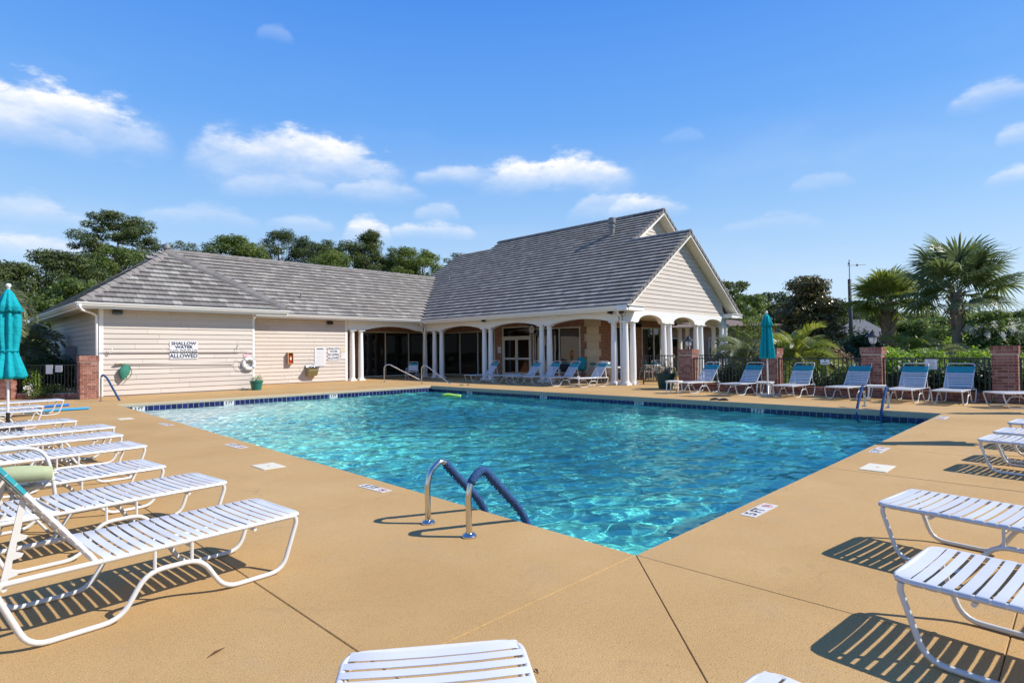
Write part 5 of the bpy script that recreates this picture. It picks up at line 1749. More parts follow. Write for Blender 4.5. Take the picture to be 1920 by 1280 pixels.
def iron_fence(p, q, z0, z1, label, spacing=0.115, group='black iron fence panels', post=True):
    L_ = math.hypot(q[0] - p[0], q[1] - p[1]); d = ((q[0] - p[0]) / L_, (q[1] - p[1]) / L_); n = (-d[1], d[0])
    t = thing('iron_fence', label, 'fence', (p[0], p[1], 0), math.atan2(d[1], d[0]), group)
    for z in (z1 - 0.02, z0 + 0.03):
        m = MB(); m.box(0, L_, -0.02, 0.02, z - 0.018, z + 0.018); m.build('fence_rail', IRON, t)
    m = MB(); m.box(-0.011, 0.011, -0.011, 0.011, z0 + 0.048, z1 - 0.038); pm = m.mesh('picket'); pm.materials.append(IRON)
    k = int(L_ / spacing)
    for i in range(1, k): obj('picket', pm, None, t, (L_ * i / k, 0, 0))
    if post:
        for x in (0.03, L_ - 0.03):
            m = MB(); m.box(x - 0.022, x + 0.022, -0.022, 0.022, 0, z1); m.build('post', IRON, t)
    return t


XP = 19.20          # pillar centres along the right fence
py_ = [10.15, 7.27, 4.42, 1.51]
labs = ['brick pillar with a black lantern beside the porch columns', 'brick pillar directly behind the closed teal umbrella', 'brick pillar with a black lantern in the middle of the right fence', 'brick pillar near the right edge without a lantern']
for y, l_ in zip(py_, labs): brick_pillar(XP, y, 0, l_)
segs = [(9.88, 7.54, 'fence panel between the lantern pillar by the porch and the umbrella pillar'), (7.0, 4.69, 'fence panel with the small wide sign between two brick pillars'), (4.15, 1.78, 'fence panel with the tall sign below the large palm'), (1.24, -1.6, 'fence panel at the right edge past the last pillar')]
kl = ['low brick kerb under the fence left of the umbrella pillar', 'low brick kerb under the fence right of the umbrella pillar', 'low brick kerb under the fence below the large palm', 'low brick kerb at the right edge past the last pillar']
for (a, b_, l_), k_ in zip(segs, kl):
    kerb_wall((18.86, b_), (18.86, a), 0.245, k_)
    iron_fence((19.0, a), (19.0, b_), 0.25, 1.125, l_)
iron_fence((22.1, 10.2), (21.2, 13.3), 0.1, 1.2, 'black iron fence piece behind the lantern pillar by the porch')
brick_pillar(3.86, 23.56, 0, 'brick pillar against the left corner of the beige pavilion')
brick_pillar(2.02, 25.6, 0.92, 'brick pillar partly hidden behind the left teal umbrella')
kerb_wall((3.66, 23.72), (2.22, 25.40), 0.2, 'low brick kerb beneath the left iron fence')
iron_fence((3.66, 23.86), (2.24, 25.5), 0.22, 1.14, 'iron fence between two brick pillars at the left, with two notices')


# signs on the fences
def plate(name, label, cat, c, w, h, rz, lines, group=None, border=None, color=SIGNW):
    """flat board facing local -y"""
    m = MB(); m.box(-w / 2, w / 2, -0.004, 0.004, -h / 2, h / 2)
    o = obj(name, m.mesh(name), color, None, c, (0, 0, rz)); tag(o, label, cat, group)
    for (x, z, lw, lh, mt) in lines:
        q = MB(); q.box(x - lw / 2, x + lw / 2, -0.0062, -0.0042, z - lh / 2, z + lh / 2); obj('printed_line', q.mesh('printed_line'), mt, o)
    return o


def put_text(o, s, size, x, z, mt, bold=0.003, sx=1.0):
    me = text_mesh(s, size, bold=bold, sx=sx); me.transform(Matrix.Rotation(math.pi / 2, 4, 'X'))
    return obj('lettering', me, mt, o, (x, -0.0064, z))


plate('fence_sign', 'small wide white notice wired to the fence left of the lantern pillar', 'sign', (18.955, 5.62, 1.0), 0.25, 0.15, -math.pi / 2, [(0, 0.045, 0.05, 0.035, INKB), (0, -0.03, 0.17, 0.02, INKB)])
plate('fence_sign', 'tall white notice wired to the fence below the large palm', 'sign', (18.955, 3.02, 0.95), 0.27, 0.27, -math.pi / 2, [(0, 0.09, 0.13, 0.025, INKG), (0, 0.03, 0.18, 0.03, INKG), (0, -0.03, 0.17, 0.02, INKG), (0, -0.08, 0.18, 0.02, INKG)])
ang_l = math.atan2(25.5 - 23.86, 2.24 - 3.66) + math.pi
plate('fence_sign', 'blank tall white notice on the left iron fence', 'sign', (2.98, 24.60, 0.98), 0.24, 0.30, ang_l, [])
plate('fence_sign', 'white notice with faint print on the left iron fence, nearer the pillar', 'sign', (3.2, 24.34, 1.0), 0.24, 0.22, ang_l, [(0, 0.06, 0.14, 0.012, INKG), (0, 0.025, 0.16, 0.012, INKG), (0, -0.01, 0.15, 0.012, INKG), (0, -0.045, 0.16, 0.012, INKG)])

# lanterns on two pillars
LGLASS = mat('lantern_glass', (0.70, 0.72, 0.72), 0.15, 0.5)
for x, y, lab in ((XP, 10.15, 'black lantern on the brick pillar beside the porch'), (XP, 4.42, 'black lantern with a pale glass bowl on the middle fence pillar')):
    t = thing('lantern', lab, 'lantern', (x, y, 1.424), 0, 'lanterns on brick pillars')
    m = MB(); m.lathe([(0.085, 0), (0.085, 0.015), (0.03, 0.03), (0.028, 0.07), (0.05, 0.085)], n=14); m.build('base', IRON, t, True, angle=0.6)
    m = MB(); m.lathe([(0.045, 0.085), (0.085, 0.14), (0.105, 0.22), (0.115, 0.30)], n=14); m.build('glass_bowl', LGLASS, t, True)
    for k in range(4):
        a = k * math.pi / 2 + 0.5; m = MB(); m.tube([(0.05 * math.cos(a), 0.05 * math.sin(a), 0.08), (0.11 * math.cos(a), 0.11 * math.sin(a), 0.2), (0.12 * math.cos(a), 0.12 * math.sin(a), 0.305)], 0.006, 5); m.build('cage_bar', IRON, t)
    m = MB(); m.lathe([(0.185, 0.295), (0.18, 0.31), (0.075, 0.40), (0.06, 0.44), (0.02, 0.47), (0.022, 0.49), (0, 0.51)], n=16); m.build('hood', IRON, t, True, angle=0.5)

# ---------------------------------------------------------------- things on the clubhouse walls
YW1, YW2 = Y1 - 0.028, Y2 - 0.028
s1 = plate('warning_sign', 'large white sign reading SHALLOW WATER NO DIVING ALLOWED on the left pavilion', 'sign', (6.85, YW1 - 0.008, 1.60), 0.95, 0.66, 0, [])
for txt, z, sz, sx in (('SHALLOW', 0.235, 0.155, 1.15), ('WATER', 0.10, 0.15, 1.15), ('NO DIVING', -0.055, 0.165, 1.05), ('ALLOWED', -0.225, 0.205, 0.96)): put_text(s1, txt, sz, 0, z, INK, 0.006, sx)
s2 = plate('warning_sign', 'smaller white SHALLOW WATER NO DIVING ALLOWED sign left of the porch columns', 'sign', (14.53, YW2 - 0.008, 1.40), 0.62, 0.66, 0, [])
for txt, z, sz, sx in (('SHALLOW', 0.25, 0.12, 1.0), ('WATER', 0.115, 0.12, 1.0), ('NO DIVING', -0.05, 0.17, 0.68), ('ALLOWED', -0.22, 0.17, 0.75)): put_text(s2, txt, sz, 0, z, INK, 0.004, sx)
ln = [(random.uniform(-0.02, 0.02), 0.40 - 0.065 * k - 0.08, 0.42 + random.uniform(-0.05, 0.03), 0.012, INKG) for k in range(13)]
plate('rules_board', 'tall white board of pool rules in small print on the beige wall', 'sign', (13.80, YW2 - 0.01, 1.26), 0.58, 0.92, 0, ln + [(0, 0.39, 0.36, 0.045, INK)])
plate('notice', 'small cream paper notice beside the column, above a white one', 'notice', (15.03, YW2 - 0.004, 1.62), 0.26, 0.20, 0, [(0, 0.05, 0.2, 0.02, mat('gold_print', (0.5, 0.33, 0.08))), (0, -0.02, 0.12, 0.02, MATS['gold_print'])], color=LID)
plate('notice', 'small white paper notice beside the column, below a cream one', 'notice', (15.06, YW2 - 0.004, 1.30), 0.24, 0.32, 0, [(0, 0.08, 0.16, 0.012, INKG), (0, 0.0, 0.16, 0.012, INKG)])
plate('notice', 'white notice with a black top on the brick beside the double doors', 'notice', (XW - 0.006, 23.55, 1.55), 0.26, 0.42, -math.pi / 2, [(0, 0.17, 0.24, 0.05, INKB), (0, 0.05, 0.12, 0.02, INKG), (0, -0.03, 0.09, 0.09, INKG)])
# window poster seen beside the columns
plate('poster', 'white printed poster in the porch window right of the clock', 'poster', (XW - 0.04, 20.3, 1.35), 0.34, 0.75, -math.pi / 2, [(-.08, 0.22, 0.1, 0.12, INKB), (.06, 0.22, 0.1, 0.1, INKG), (-.06, 0.02, 0.14, 0.12, INKB), (.08, 0.0, 0.08, 0.12, INKG), (0, -0.2, 0.2, 0.1, INKB)])


def wall_pole(label, p, q, material, tipmat=None):
    t = thing('pool_pole', label, 'pole', p)
    m = MB(); m.tube([p, q], 0.017, 8); m.build('shaft', material, t, True, True, angle=.8)
    return t


POLE = mat('pale_telescopic_pole', (0.62, 0.60, 0.55), 0.4, 0.5, var=0.06)
yp = YW1 - 0.06
p1 = wall_pole('upper long pole with a rescue hook lying across the large warning sign', (4.30, yp, 1.575), (8.85, yp, 1.545), POLE)
m = MB(); m.tube(arc_path([(8.85, yp, 1.545), (9.1, yp, 1.58), (9.42, yp - 0.03, 1.48), (9.55, yp - 0.03, 1.28), (9.48, yp - 0.03, 1.1)], 0.15, 5), 0.008, 6); m.build('rescue_hook', COAT, p1, True, True)
m = MB(); m.tube(arc_path([(8.7, yp, 1.55), (8.74, yp - 0.03, 1.72), (8.84, yp - 0.03, 1.82), (8.86, yp - .03, 1.92)], 0.05, 4), 0.012, 6); m.build('wall_hook', COAT, p1, True, True)
m = MB(); m.tube(arc_path([(4.5, yp + .02, 1.62), (4.5, yp - 0.03, 1.54), (4.55, yp - 0.03, 1.50), (4.6, yp - .03, 1.66)], 0.05, 4), 0.012, 6); m.build('wall_hook', COAT, p1, True, True)
p2 = wall_pole('lower long pole with a green net at its left end on the pavilion wall', (4.85, yp, 1.16), (8.64, yp, 1.07), POLE)
m = MB(); m.tube([(4.66, yp - 0.02, 1.13), (4.74, yp - 0.02, 1.15), (4.9, yp - 0.02, 1.17), (5.0, yp, 1.165)], [0.012, 0.04, 0.035, 0.018], 8); m.build('pole_head', LID, p2, True, True)
NET = mat('green_mesh_net', (0.05, 0.21, 0.15), 0.8, 0.2, fine=0.35, fscale=45, var=0.4, vscale=8)
m = MB(); K, R_ = 14, 9
for i in range(R_):
    f = i / (R_ - 1)
    for j in range(K):
        a = 2 * math.pi * j / K
        w = 0.155 * math.sin(math.pi * min(1, 0.12 + 0.86 * f)) ** 0.7
        m.v.append((4.99 - 0.10 * f + w * math.cos(a) + 0.02 * math.sin(5 * f + a), yp - 0.06 + 0.06 * math.sin(a) * math.sin(math.pi * (0.1 + .85 * f)), 1.10 - 0.56 * f))
for i in range(R_ - 1):
    for j in range(K): m.f.append((i * K + j, i * K + (j + 1) % K, (i + 1) * K + (j + 1) % K, (i + 1) * K + j)); m.mi.append(0); m.t.append(.5)
m.build('net_bag', NET, p2, True, True)
m = MB(); m.tube(arc_path([(4.95, yp - 0.05, 1.12), (5.10, yp - .07, 1.05), (5.17, yp - .07, 0.85), (5.12, yp - 0.08, 0.68), (5.03, yp - .08, 0.60)], 0.08, 4), 0.012, 6); m.build('net_hoop', mat('green_plastic', (0.02, 0.13, 0.09), 0.5), p2, True, True)

# life ring
t = thing('life_ring', 'white life ring with rope on the pavilion corner', 'life ring', (9.19, YW1 - 0.07, 1.04))
m = MB(); R0, r0 = 0.20, 0.068; n1, n2 = 28, 12
for i in range(n1):
    a = 2 * math.pi * i / n1
    for j in range(n2):
        b_ = 2 * math.pi * j / n2; rr = R0 + r0 * math.cos(b_)
        m.v.append((rr * math.cos(a), r0 * 0.75 * math.sin(b_), rr * math.sin(a)))
for i in range(n1):
    for j in range(n2): m.f.append((i * n2 + j, ((i + 1) % n1) * n2 + j, ((i + 1) % n1) * n2 + (j + 1) % n2, i * n2 + (j + 1) % n2)); m.mi.append(0); m.t.append(.5)
m.build('ring', PLASTIC, t, True)
for k in range(4):
    a = math.pi / 4 + k * math.pi / 2; m = MB()
    m.tube([(0.20 * math.cos(a) + 0.073 * math.cos(a) * math.cos(b_), 0.06 * math.sin(b_), 0.20 * math.sin(a) + 0.073 * math.sin(a) * math.cos(b_)) for b_ in [q * 2 * math.pi / 12 for q in range(12)]], 0.012, 6, closed=True); m.build('band', GREY_PAINT, t, True)
m = MB(); m.tube([(0.29 * math.cos(a) + 0.02 * math.sin(4 * a), -0.02, 0.29 * math.sin(a) + (0.03 if math.sin(a) < 0 else 0)) for a in [q * 2 * math.pi / 40 for q in range(40)]], 0.006, 5, closed=True); m.build('rope', COAT, t, True)
m = MB(); m.tube(arc_path([(-0.25, 0, 0.15), (-0.5, 0.02, 0.22), (-0.55, 0.02, 0.0), (-0.42, 0.02, -0.25), (-0.25, 0, -0.22)], 0.12, 4), 0.006, 5); m.build('rope', COAT, t, True)
sg = plate('safety_sign', 'small red and white sign above the life ring', 'sign', (9.17, YW1 - 0.012, 1.37), 0.34, 0.15, 0, [(0, 0.045, 0.31, 0.03, INKR), (0, -0.045, 0.31, 0.03, INKR)])

# extinguisher box
WOODBOX = mat('yellow_pine_box', (0.56, 0.36, 0.16), 0.6, 0.3, var=0.12, vscale=8)
t = thing('extinguisher_box', 'shallow yellow wooden box with a red extinguisher on the beige wall', 'box', (12.25, YW2 - 0.004, 1.22))
m = MB()
for bx in ((-0.13, -0.105, -0.17, 0, -0.27, 0.27), (0.105, 0.13, -0.17, 0, -0.27, 0.27), (-0.105, 0.105, -0.17, 0, 0.245, 0.27), (-0.105, 0.105, -0.17, 0, -0.27, -0.245), (-0.105, 0.105, -0.012, 0, -0.245, 0.245)): m.box(*bx)
m.build('case', WOODBOX, t)
m = MB(); m.lathe([(0.0, -0.24), (0.06, -0.235), (0.062, 0.05), (0.03, 0.11), (0.02, 0.14)], (0, -0.09, 0), 12); m.build('extinguisher', INKR, t, True, angle=.7)
m = MB(); m.box(-0.035, 0.035, -0.13, -0.06, 0.14, 0.19); m.build('valve', BLACK, t)
m = MB(); m.box(-0.04, 0.04, -0.155, -0.152, -0.08, 0.03); m.build('label_plate', SIGNW, t)

# drinking fountain
OLIVE = mat('olive_enamel', (0.27, 0.25, 0.13), 0.45, 0.5, var=0.08)
t = thing('drinking_fountain', 'olive drinking fountain with a steel basin below the rules board', 'drinking fountain', (13.30, YW2, 0))
m = MB(); m.prism([(-0.24, 0, 0.34), (-0.24, -0.20, 0.34), (-0.24, -0.36, 0.60), (-0.24, -0.38, 0.72), (-0.24, 0, 0.72)], (0.48, 0, 0)); m.build('cabinet', OLIVE, t)
m = MB(); m.prism([(-0.27, 0.0, 0.725), (-0.27, -0.42, 0.725), (-0.27, -0.42, 0.80), (-0.27, -0.38, 0.805), (-0.27, -0.34, 0.78), (-0.27, -0.08, 0.78), (-0.27, -0.05, 0.87), (-0.27, 0, 0.87)], (0.54, 0, 0)); m.build('basin', STEEL, t)
m = MB(); m.tube([(0.15, -0.08, 0.86), (0.15, -0.10, 0.91), (0.10, -0.16, 0.915)], 0.012, 6); m.build('spout', STEEL, t, True)

# flood lights under the eaves, loudspeaker boxes
for (x, y, z, a, lab) in ((4.75, YW1 - 0.0, 2.93, 0, 'dark floodlight under the pavilion gutter at the left'), (14.3, YW2 - 0.0, 2.95, 0, 'dark floodlight on the beige wall left of the porch')):
    t = thing('floodlight', lab, 'floodlight', (x, y, z), a, 'dark floodlights under the eaves')
    m = MB(); m.prism([(-0.14, 0, 0.08), (-0.14, -0.10, 0.08), (-0.14, -0.15, 0.0), (-0.14, -0.13, -0.08), (-0.14, 0, -0.06)], (0.28, 0, 0)); m.build('housing', mat('bronze_metal_%d' % int(x), (0.025, 0.022, 0.018), 0.4, 0.5), t)
    m = MB(); m.prism([(-0.12, -0.152, -0.01), (-0.12, -0.135, -0.07), (-0.12, -0.139, -0.07), (-0.12, -0.156, -0.01)], (0.24, 0, 0)); m.build('lens', GLASS, t)
for (x, y, z, a, lab) in ((XA - 0.18, 21.7, 2.99, -0.6, 'small black loudspeaker above the column pair left of the doors'), (XA - 0.2, 13.95, 2.98, -0.5, 'small black camera box at the porch corner, left one'), (XA - 0.12, 13.6, 3.0, 0.9, 'small black camera box at the porch corner, right one')):
    t = thing('loudspeaker', lab, 'loudspeaker', (x, y, z), a, 'small black boxes on the arcade beam')
    m = MB(); m.obox((-0.10, 0, 0), (0.09, 0, -0.015), (0, 0.075, 0), (0.01, 0, 0.06)); m.build('body', BLACK, t)
    m = MB(); m.tube([(0.06, 0, 0.06), (0.0, 0, 0.03)], 0.015, 6); m.build('bracket', WHITE, t)
# clock
t = thing('wall_clock', 'round white clock with a dark rim on the brick by the doors', 'clock', (XW - 0.01, 20.98 - 0.0, 2.58))
t.location = (XA + 1.6, 20.1, 2.42)
t.location = (XW - 0.02, 21.02, 2.58)
m = MB(); m.prism([(0, 0.24 * math.cos(a), 0.24 * math.sin(a)) for a in [q * math.pi / 14 for q in range(28)]], (-0.04, 0, 0)); m.build('rim', BLACK, t)
m = MB(); m.prism([(-0.041, 0.205 * math.cos(a), 0.205 * math.sin(a)) for a in [q * math.pi / 14 for q in range(28)]], (-0.004, 0, 0)); m.build('dial', SIGNW, t)
for L_, a, w in ((0.11, 2.2, 0.012), (0.16, 0.4, 0.008)):
    m = MB(); c, s = math.cos(a), math.sin(a); m.obox((-0.048, L_ / 2 * c, L_ / 2 * s), (0.002, 0, 0), (0, L_ / 2 * c, L_ / 2 * s), (0, -w * s, w * c)); m.build('hand', BLACK, t)
for k in range(12):
    a = k * math.pi / 6; c, s = math.cos(a), math.sin(a); m = MB(); m.obox((-0.047, 0.18 * c, 0.18 * s), (0.001, 0, 0), (0, 0.018 * c, 0.018 * s), (0, -0.005 * s, 0.005 * c)); m.build('hour_mark', BLACK, t)

# grey electrical boxes on the shaded left wall
for (y, z0, z1, w, d_, lab) in ((28.3, 0.85, 1.78, 0.55, 0.28, 'tall grey electrical cabinet on the shaded side wall'), (26.6, 0.45, 1.05, 0.5, 0.22, 'smaller grey meter box lower on the shaded side wall')):
    t = thing('electrical_box', lab, 'electrical box', (4.235, y, 0), 0, 'grey boxes on the side wall')
    m = MB(); m.box(-d_, 0, -w / 2, w / 2, z0, z1); m.build('cabinet', GREY_PAINT, t)
    m = MB(); m.box(-d_ - 0.012, -d_ - 0.001, -w / 2 + 0.03, w / 2 - 0.03, z0 + 0.03, z1 - 0.03); m.build('door', GREY_PAINT, t)
    m = MB(); m.tube([(-0.08, 0.1, z0), (-0.08, 0.1, 0.0)], 0.025, 8); m.build('conduit', GREY_METAL, t)

# ---- planters
POT = mat('green_glazed_pot', (0.010, 0.15, 0.12), 0.3, 0.5, var=0.1)
SOIL = mat('potting_soil', (0.04, 0.028, 0.018), 0.95)
POT2 = mat('dark_green_tub', (0.012, 0.05, 0.042), 0.5, 0.4, var=0.1)


def pot(x, y, r, h, material, label, name='planter'):
    t = thing(name, label, 'planter', (x, y, 0))
    m = MB(); m.lathe([(0, 0.0), (0.70 * r, 0.0), (0.93 * r, h * 0.82), (1.0 * r, h * 0.83), (1.02 * r, h), (0.92 * r, h), (0.9 * r, h * 0.9)], n=22); m.build('pot', material, t, True, angle=0.6)
    m = MB(); m.lathe([(0.91 * r, h * 0.9), (0, h * 0.93)], n=22); m.build('soil', SOIL, t)
    return t


POT1 = pot(9.30, 23.42, 0.25, 0.37, POT, 'teal green flower pot with variegated leaves at the pavilion corner')
POTB = pot(19.15, 11.05, 0.36, 0.55, POT2, 'large dark green tub with spiky dry plants beside the brick pillar')

# ---- tall black mast with a wind gauge, far behind the fence
t = thing('mast', 'tall thin dark mast with a small weather vane on top', 'mast', (50.3, 13.0, 0))
m = MB(); m.tube([(0.0, 0, 0), (-0.2, 0, 6.7)], [0.17, 0.13], 10); m.build('post', mat('dark_mast', (0.05, 0.05, 0.055), 0.6), t, True)
m = MB(); m.tube([(-0.2, 0, 6.7), (-0.2, 0, 8.2)], 0.035, 6); m.tube([(-0.3, 0.1, 7.75), (0.9, -0.85, 7.85)], 0.025, 6); m.lathe([(0, -0.12), (0.12, 0), (0, 0.12)], (0.35, -0.4, 7.8), 8); m.lathe([(0, -0.12), (0.1, 0), (0, 0.12)], (-0.1, 0.05, 7.92), 8); m.build('weather_vane', GREY_PAINT, t)

# ---- neighbouring buildings
PINKBRICK = mat('pinkish_brick', (0.42, 0.24, 0.19), 0.9, 0.2, var=0.15, vscale=1.5, fine=0.2, fscale=14)
def house(name, label, x, y, rz, w, d, h, rh, wallm, roofm, wins=()):
    t = thing(name, label, 'house', (x, y, 0), rz)
    m = MB(); m.box(-w / 2, w / 2, -d / 2, d / 2, 0, h); wl = m.build('wall', wallm, t)
    m = MB(); o = 0.5
    e = [(-w / 2 - o, -d / 2 - o, h), (w / 2 + o, -d / 2 - o, h), (w / 2 + o, d / 2 + o, h), (-w / 2 - o, d / 2 + o, h)]
    r0, r1 = (-w / 2 + d / 2, 0, h + rh), (w / 2 - d / 2, 0, h + rh)
    m.add(e + [r0, r1], [(0, 1, 5, 4), (1, 2, 5), (2, 3, 4, 5), (3, 0, 4), (3, 2, 1, 0)]); m.build('roof', roofm, t)
    for (wx_, wz, ww, wh) in wins:
        q = MB(); q.box(wx_ - ww / 2 - 0.06, wx_ + ww / 2 + 0.06, -d / 2 - 0.04, -d / 2 + 0.02, wz - 0.06, wz + wh + 0.06); f_ = q.build('window', WHITE, t)
        q = MB(); q.box(wx_ - ww / 2, wx_ + ww / 2, -d / 2 - 0.05, -d / 2 - 0.041, wz, wz + wh); q.build('pane', GLASS, f_)
    return t
HROOF = mat('grey_shingle_roof', (0.22, 0.21, 0.20), 0.85, 0.2, var=0.15, fine=0.2, fscale=6)
house('house', 'small far house with grey hipped roof beside the mast', 80, 19.9, math.radians(-70), 5.4, 4.4, 2.9, 2.0, PINKBRICK, HROOF, ((-1.3, 0.9, 0.9, 1.3), (1.3, 0.9, 0.9, 1.3)))
HROOF2 = mat('brown_shingle_roof', (0.20, 0.15, 0.12), 0.9, 0.2, var=0.15)
house('house', 'pinkish brick house seen through the gable porch', 41.5, 19.9, math.radians(-66), 8.4, 6, 3.0, 0.6, PINKBRICK, HROOF2, ((-2.6, 0.9, 1.0, 1.3), (0.3, 0.9, 1.0, 1.3)))

# ---------------------------------------------------------------- vegetation
PINE = leaf_mat('pine_needles', (0.036, 0.055, 0.016), (0.115, 0.145, 0.036), 0.55, 0.28, (0.20, 0.215, 0.06))
PINE_Y = leaf_mat('bright_pine_needles', (0.055, 0.085, 0.018), (0.165, 0.215, 0.042), 0.55, 0.3, (0.25, 0.28, 0.07))
BROAD = leaf_mat('broad_leaves', (0.062, 0.095, 0.026), (0.165, 0.22, 0.055), 0.5, 0.38, (0.25, 0.29, 0.09))
DARKLEAF = leaf_mat('dark_shrub_leaves', (0.020, 0.043, 0.015), (0.061, 0.109, 0.030), 0.5, 0.25)
MAGN = leaf_mat('magnolia_leaves', (0.045, 0.060, 0.020), (0.16, 0.135, 0.05), 0.25, 0.25, (0.46, 0.27, 0.11))
HEDGE = leaf_mat('hedge_leaves', (0.11, 0.17, 0.03), (0.26, 0.37, 0.06), 0.5, 0.45, (0.38, 0.46, 0.10))
REDTIP = leaf_mat('red_tipped_leaves', (0.050, 0.058, 0.018), (0.194, 0.099, 0.037), 0.5, 0.3, (0.370, 0.140, 0.074))
PALM = leaf_mat('palm_blades', (0.085, 0.115, 0.044), (0.20, 0.235, 0.10), 0.4, 0.33, (0.36, 0.36, 0.19))
PALM_Y = leaf_mat('yellow_green_palm_blades', (0.11, 0.145, 0.032), (0.26, 0.28, 0.065), 0.42, 0.35, (0.40, 0.37, 0.12))
PINDO = leaf_mat('grey_green_palm_blades', (0.075, 0.100, 0.050), (0.19, 0.215, 0.105), 0.45, 0.3, (0.36, 0.33, 0.19))
FLOWER_W = leaf_mat('white_blossom', (0.60, 0.58, 0.52), (0.80, 0.79, 0.74), 0.7, 0.3)
FLOWER_R = leaf_mat('red_blossom', (0.40, 0.015, 0.04), (0.62, 0.05, 0.09), 0.6, 0.3)
VARIEG = leaf_mat('variegated_leaves', (0.10, 0.17, 0.05), (0.50, 0.54, 0.36), 0.5, 0.3, (0.72, 0.72, 0.62))
BARK = mat('pine_bark', (0.135, 0.095, 0.070), 0.95, 0.1, var=0.3, vscale=5, bump=0.6, bscale=14, bdist=0.05)
PALMBARK = mat('palm_bark', (0.24, 0.20, 0.165), 0.95, 0.1, var=0.25, vscale=7, bump=0.6, bscale=22, bdist=0.03)
BOOT = mat('palm_boot', (0.26, 0.20, 0.145), 0.9, 0.1, rnd=0.3, var=0.2, vscale=9)
DEADLEAF = mat('dry_leaf', (0.46, 0.40, 0.27), 0.9, 0.1, var=0.3, vscale=6)


def leaf_mesh(name, C, Nrm, size, aspect, r, tone, material, droop=0.0):
    """many small two-triangle leaves; C centres, Nrm facing directions"""
    n = len(C)
    a = r.normal(size=(n, 3)); t1 = np.cross(Nrm, a); t1 /= np.linalg.norm(t1, axis=1, keepdims=True) + 1e-9
    t2 = np.cross(Nrm, t1); t2 /= np.linalg.norm(t2, axis=1, keepdims=True) + 1e-9
    s = size * r.uniform(0.6, 1.35, (n, 1))
    l, w = t1 * s, t2 * s * aspect
    bend = Nrm * s * 0.25
    V = np.stack([C - l, C + w - bend * 0.4, C + l, C - w - bend * 0.4], 1).reshape(-1, 3)
    me = bpy.data.meshes.new(name)
    me.vertices.add(4 * n); me.vertices.foreach_set('co', V.astype(np.float32).ravel())
    me.loops.add(4 * n); me.loops.foreach_set('vertex_index', np.arange(4 * n, dtype=np.int32))
    me.polygons.add(n); me.polygons.foreach_set('loop_start', np.arange(0, 4 * n, 4, dtype=np.int32))
    me.update(calc_edges=True)
    at = me.attributes.new('tone', 'FLOAT', 'FACE'); at.data.foreach_set('value', np.clip(tone, 0, 1).astype(np.float32))
    me.materials.append(material)
    return me


def clump_leaves(r, clumps, per, jit=0.25):
    """points through ellipsoid clumps, denser to the outside"""
    Cs, Ns, Ts = [], [], []
    for (c, rad) in clumps:
        n = max(8, int(per * (rad[0] * rad[1] * rad[2]) ** (2 / 3.0)))
        d = r.normal(size=(n, 3)); d /= np.linalg.norm(d, axis=1, keepdims=True)
        q = r.uniform(0.35, 1.0, (n, 1)) ** 0.55
        bump_ = 1 + 0.22 * np.sin(4.1 * d[:, :1] + c[0]) * np.sin(3.7 * d[:, 1:2] + c[1]) + 0.15 * np.sin(9 * d[:, 2:3] + c[2])
        Cs.append(np.array(c) + d * q * np.array(rad) * bump_)
        nn = d + np.array((0, 0, 0.35)) + r.normal(size=(n, 3)) * 0.65
        Ns.append(nn / np.linalg.norm(nn, axis=1, keepdims=True))
        Ts.append(np.clip(r.normal(0.42 + r.normal(0, 0.10), 0.2, n), 0, 1))
    return np.concatenate(Cs), np.concatenate(Ns), np.concatenate(Ts)


def tree(name, label, x, y, h, R, seed, material, kind='pine', leaf=0.2, per=90, aspect=0.35, nclump=26, base=0.35, trunk=0.2, group=None, cat='tree', lean=0.0, flat=0.6):
    r = np.random.default_rng(seed)
    t = thing(name, label, cat, (x, y, 0), group=group)
    clumps = []; limbs = []
    nclump = int(nclump * 2.2)
    for k in range(nclump):
        f = (k + 0.5) / nclump
        z = h * (base + (1 - base) * f)
        if kind == 'pine': env = R * (0.55 + 0.75 * math.sin(math.pi * min(1.0, 0.16 + 0.76 * f))) * 0.78
        elif kind == 'umbrella': env = R * (0.45 + 0.62 * math.sin(math.pi * (0.12 + 0.74 * f)))
        elif kind == 'cone': env = R * (1.08 - 0.92 * f)
        elif kind == 'round': env = R * math.sqrt(max(0.05, 1 - (2 * f - 1) ** 2 * 0.9))
        a = k * 2.39996 + r.normal(0, 0.4)
        rr = env * math.sqrt(r.uniform(0.08, 1.0)) * 0.86
        cr = (0.27 if kind != 'umbrella' else 0.235) * R * r.uniform(0.65, 1.2)
        cx, cy = rr * math.cos(a) + lean * f, rr * math.sin(a)
        cz = min(z + r.normal(0, 0.03) * h, h - cr * flat * 0.8)
        clumps.append(((cx, cy, cz), (cr, cr, cr * flat)))
        limbs.append((cx, cy, cz))
    C, Nn, T = clump_leaves(r, clumps, per * 4.6)
    leaf *= 0.62
    obj('crown', leaf_mesh('crown', C, Nn, leaf, aspect, r, T, material), None, t)
    m = MB()
    zt = h * 0.93
    m.tube([(lean * 0.0, 0, -0.1), (lean * 0.2 + 0.1 * trunk, 0, h * 0.3), (lean * 0.5, 0.1 * trunk, h * 0.6), (lean * 0.9, 0, zt)], [trunk * 1.25, trunk, trunk * 0.7, trunk * 0.12], 7)
    for (cx, cy, cz) in limbs[::3]:
        z0 = max(0.25 * h, cz - 0.12 * h - 0.25 * math.hypot(cx, cy)); f = z0 / h
        m.tube([(lean * f, 0, z0), (0.5 * (cx + lean * f), 0.5 * cy, 0.6 * z0 + 0.4 * cz), (cx, cy, cz)], [trunk * 0.4 * (1.1 - f), trunk * 0.25 * (1.1 - f) + 0.01, 0.015], 5)
    m.build('trunk', BARK, t, True)
    return t


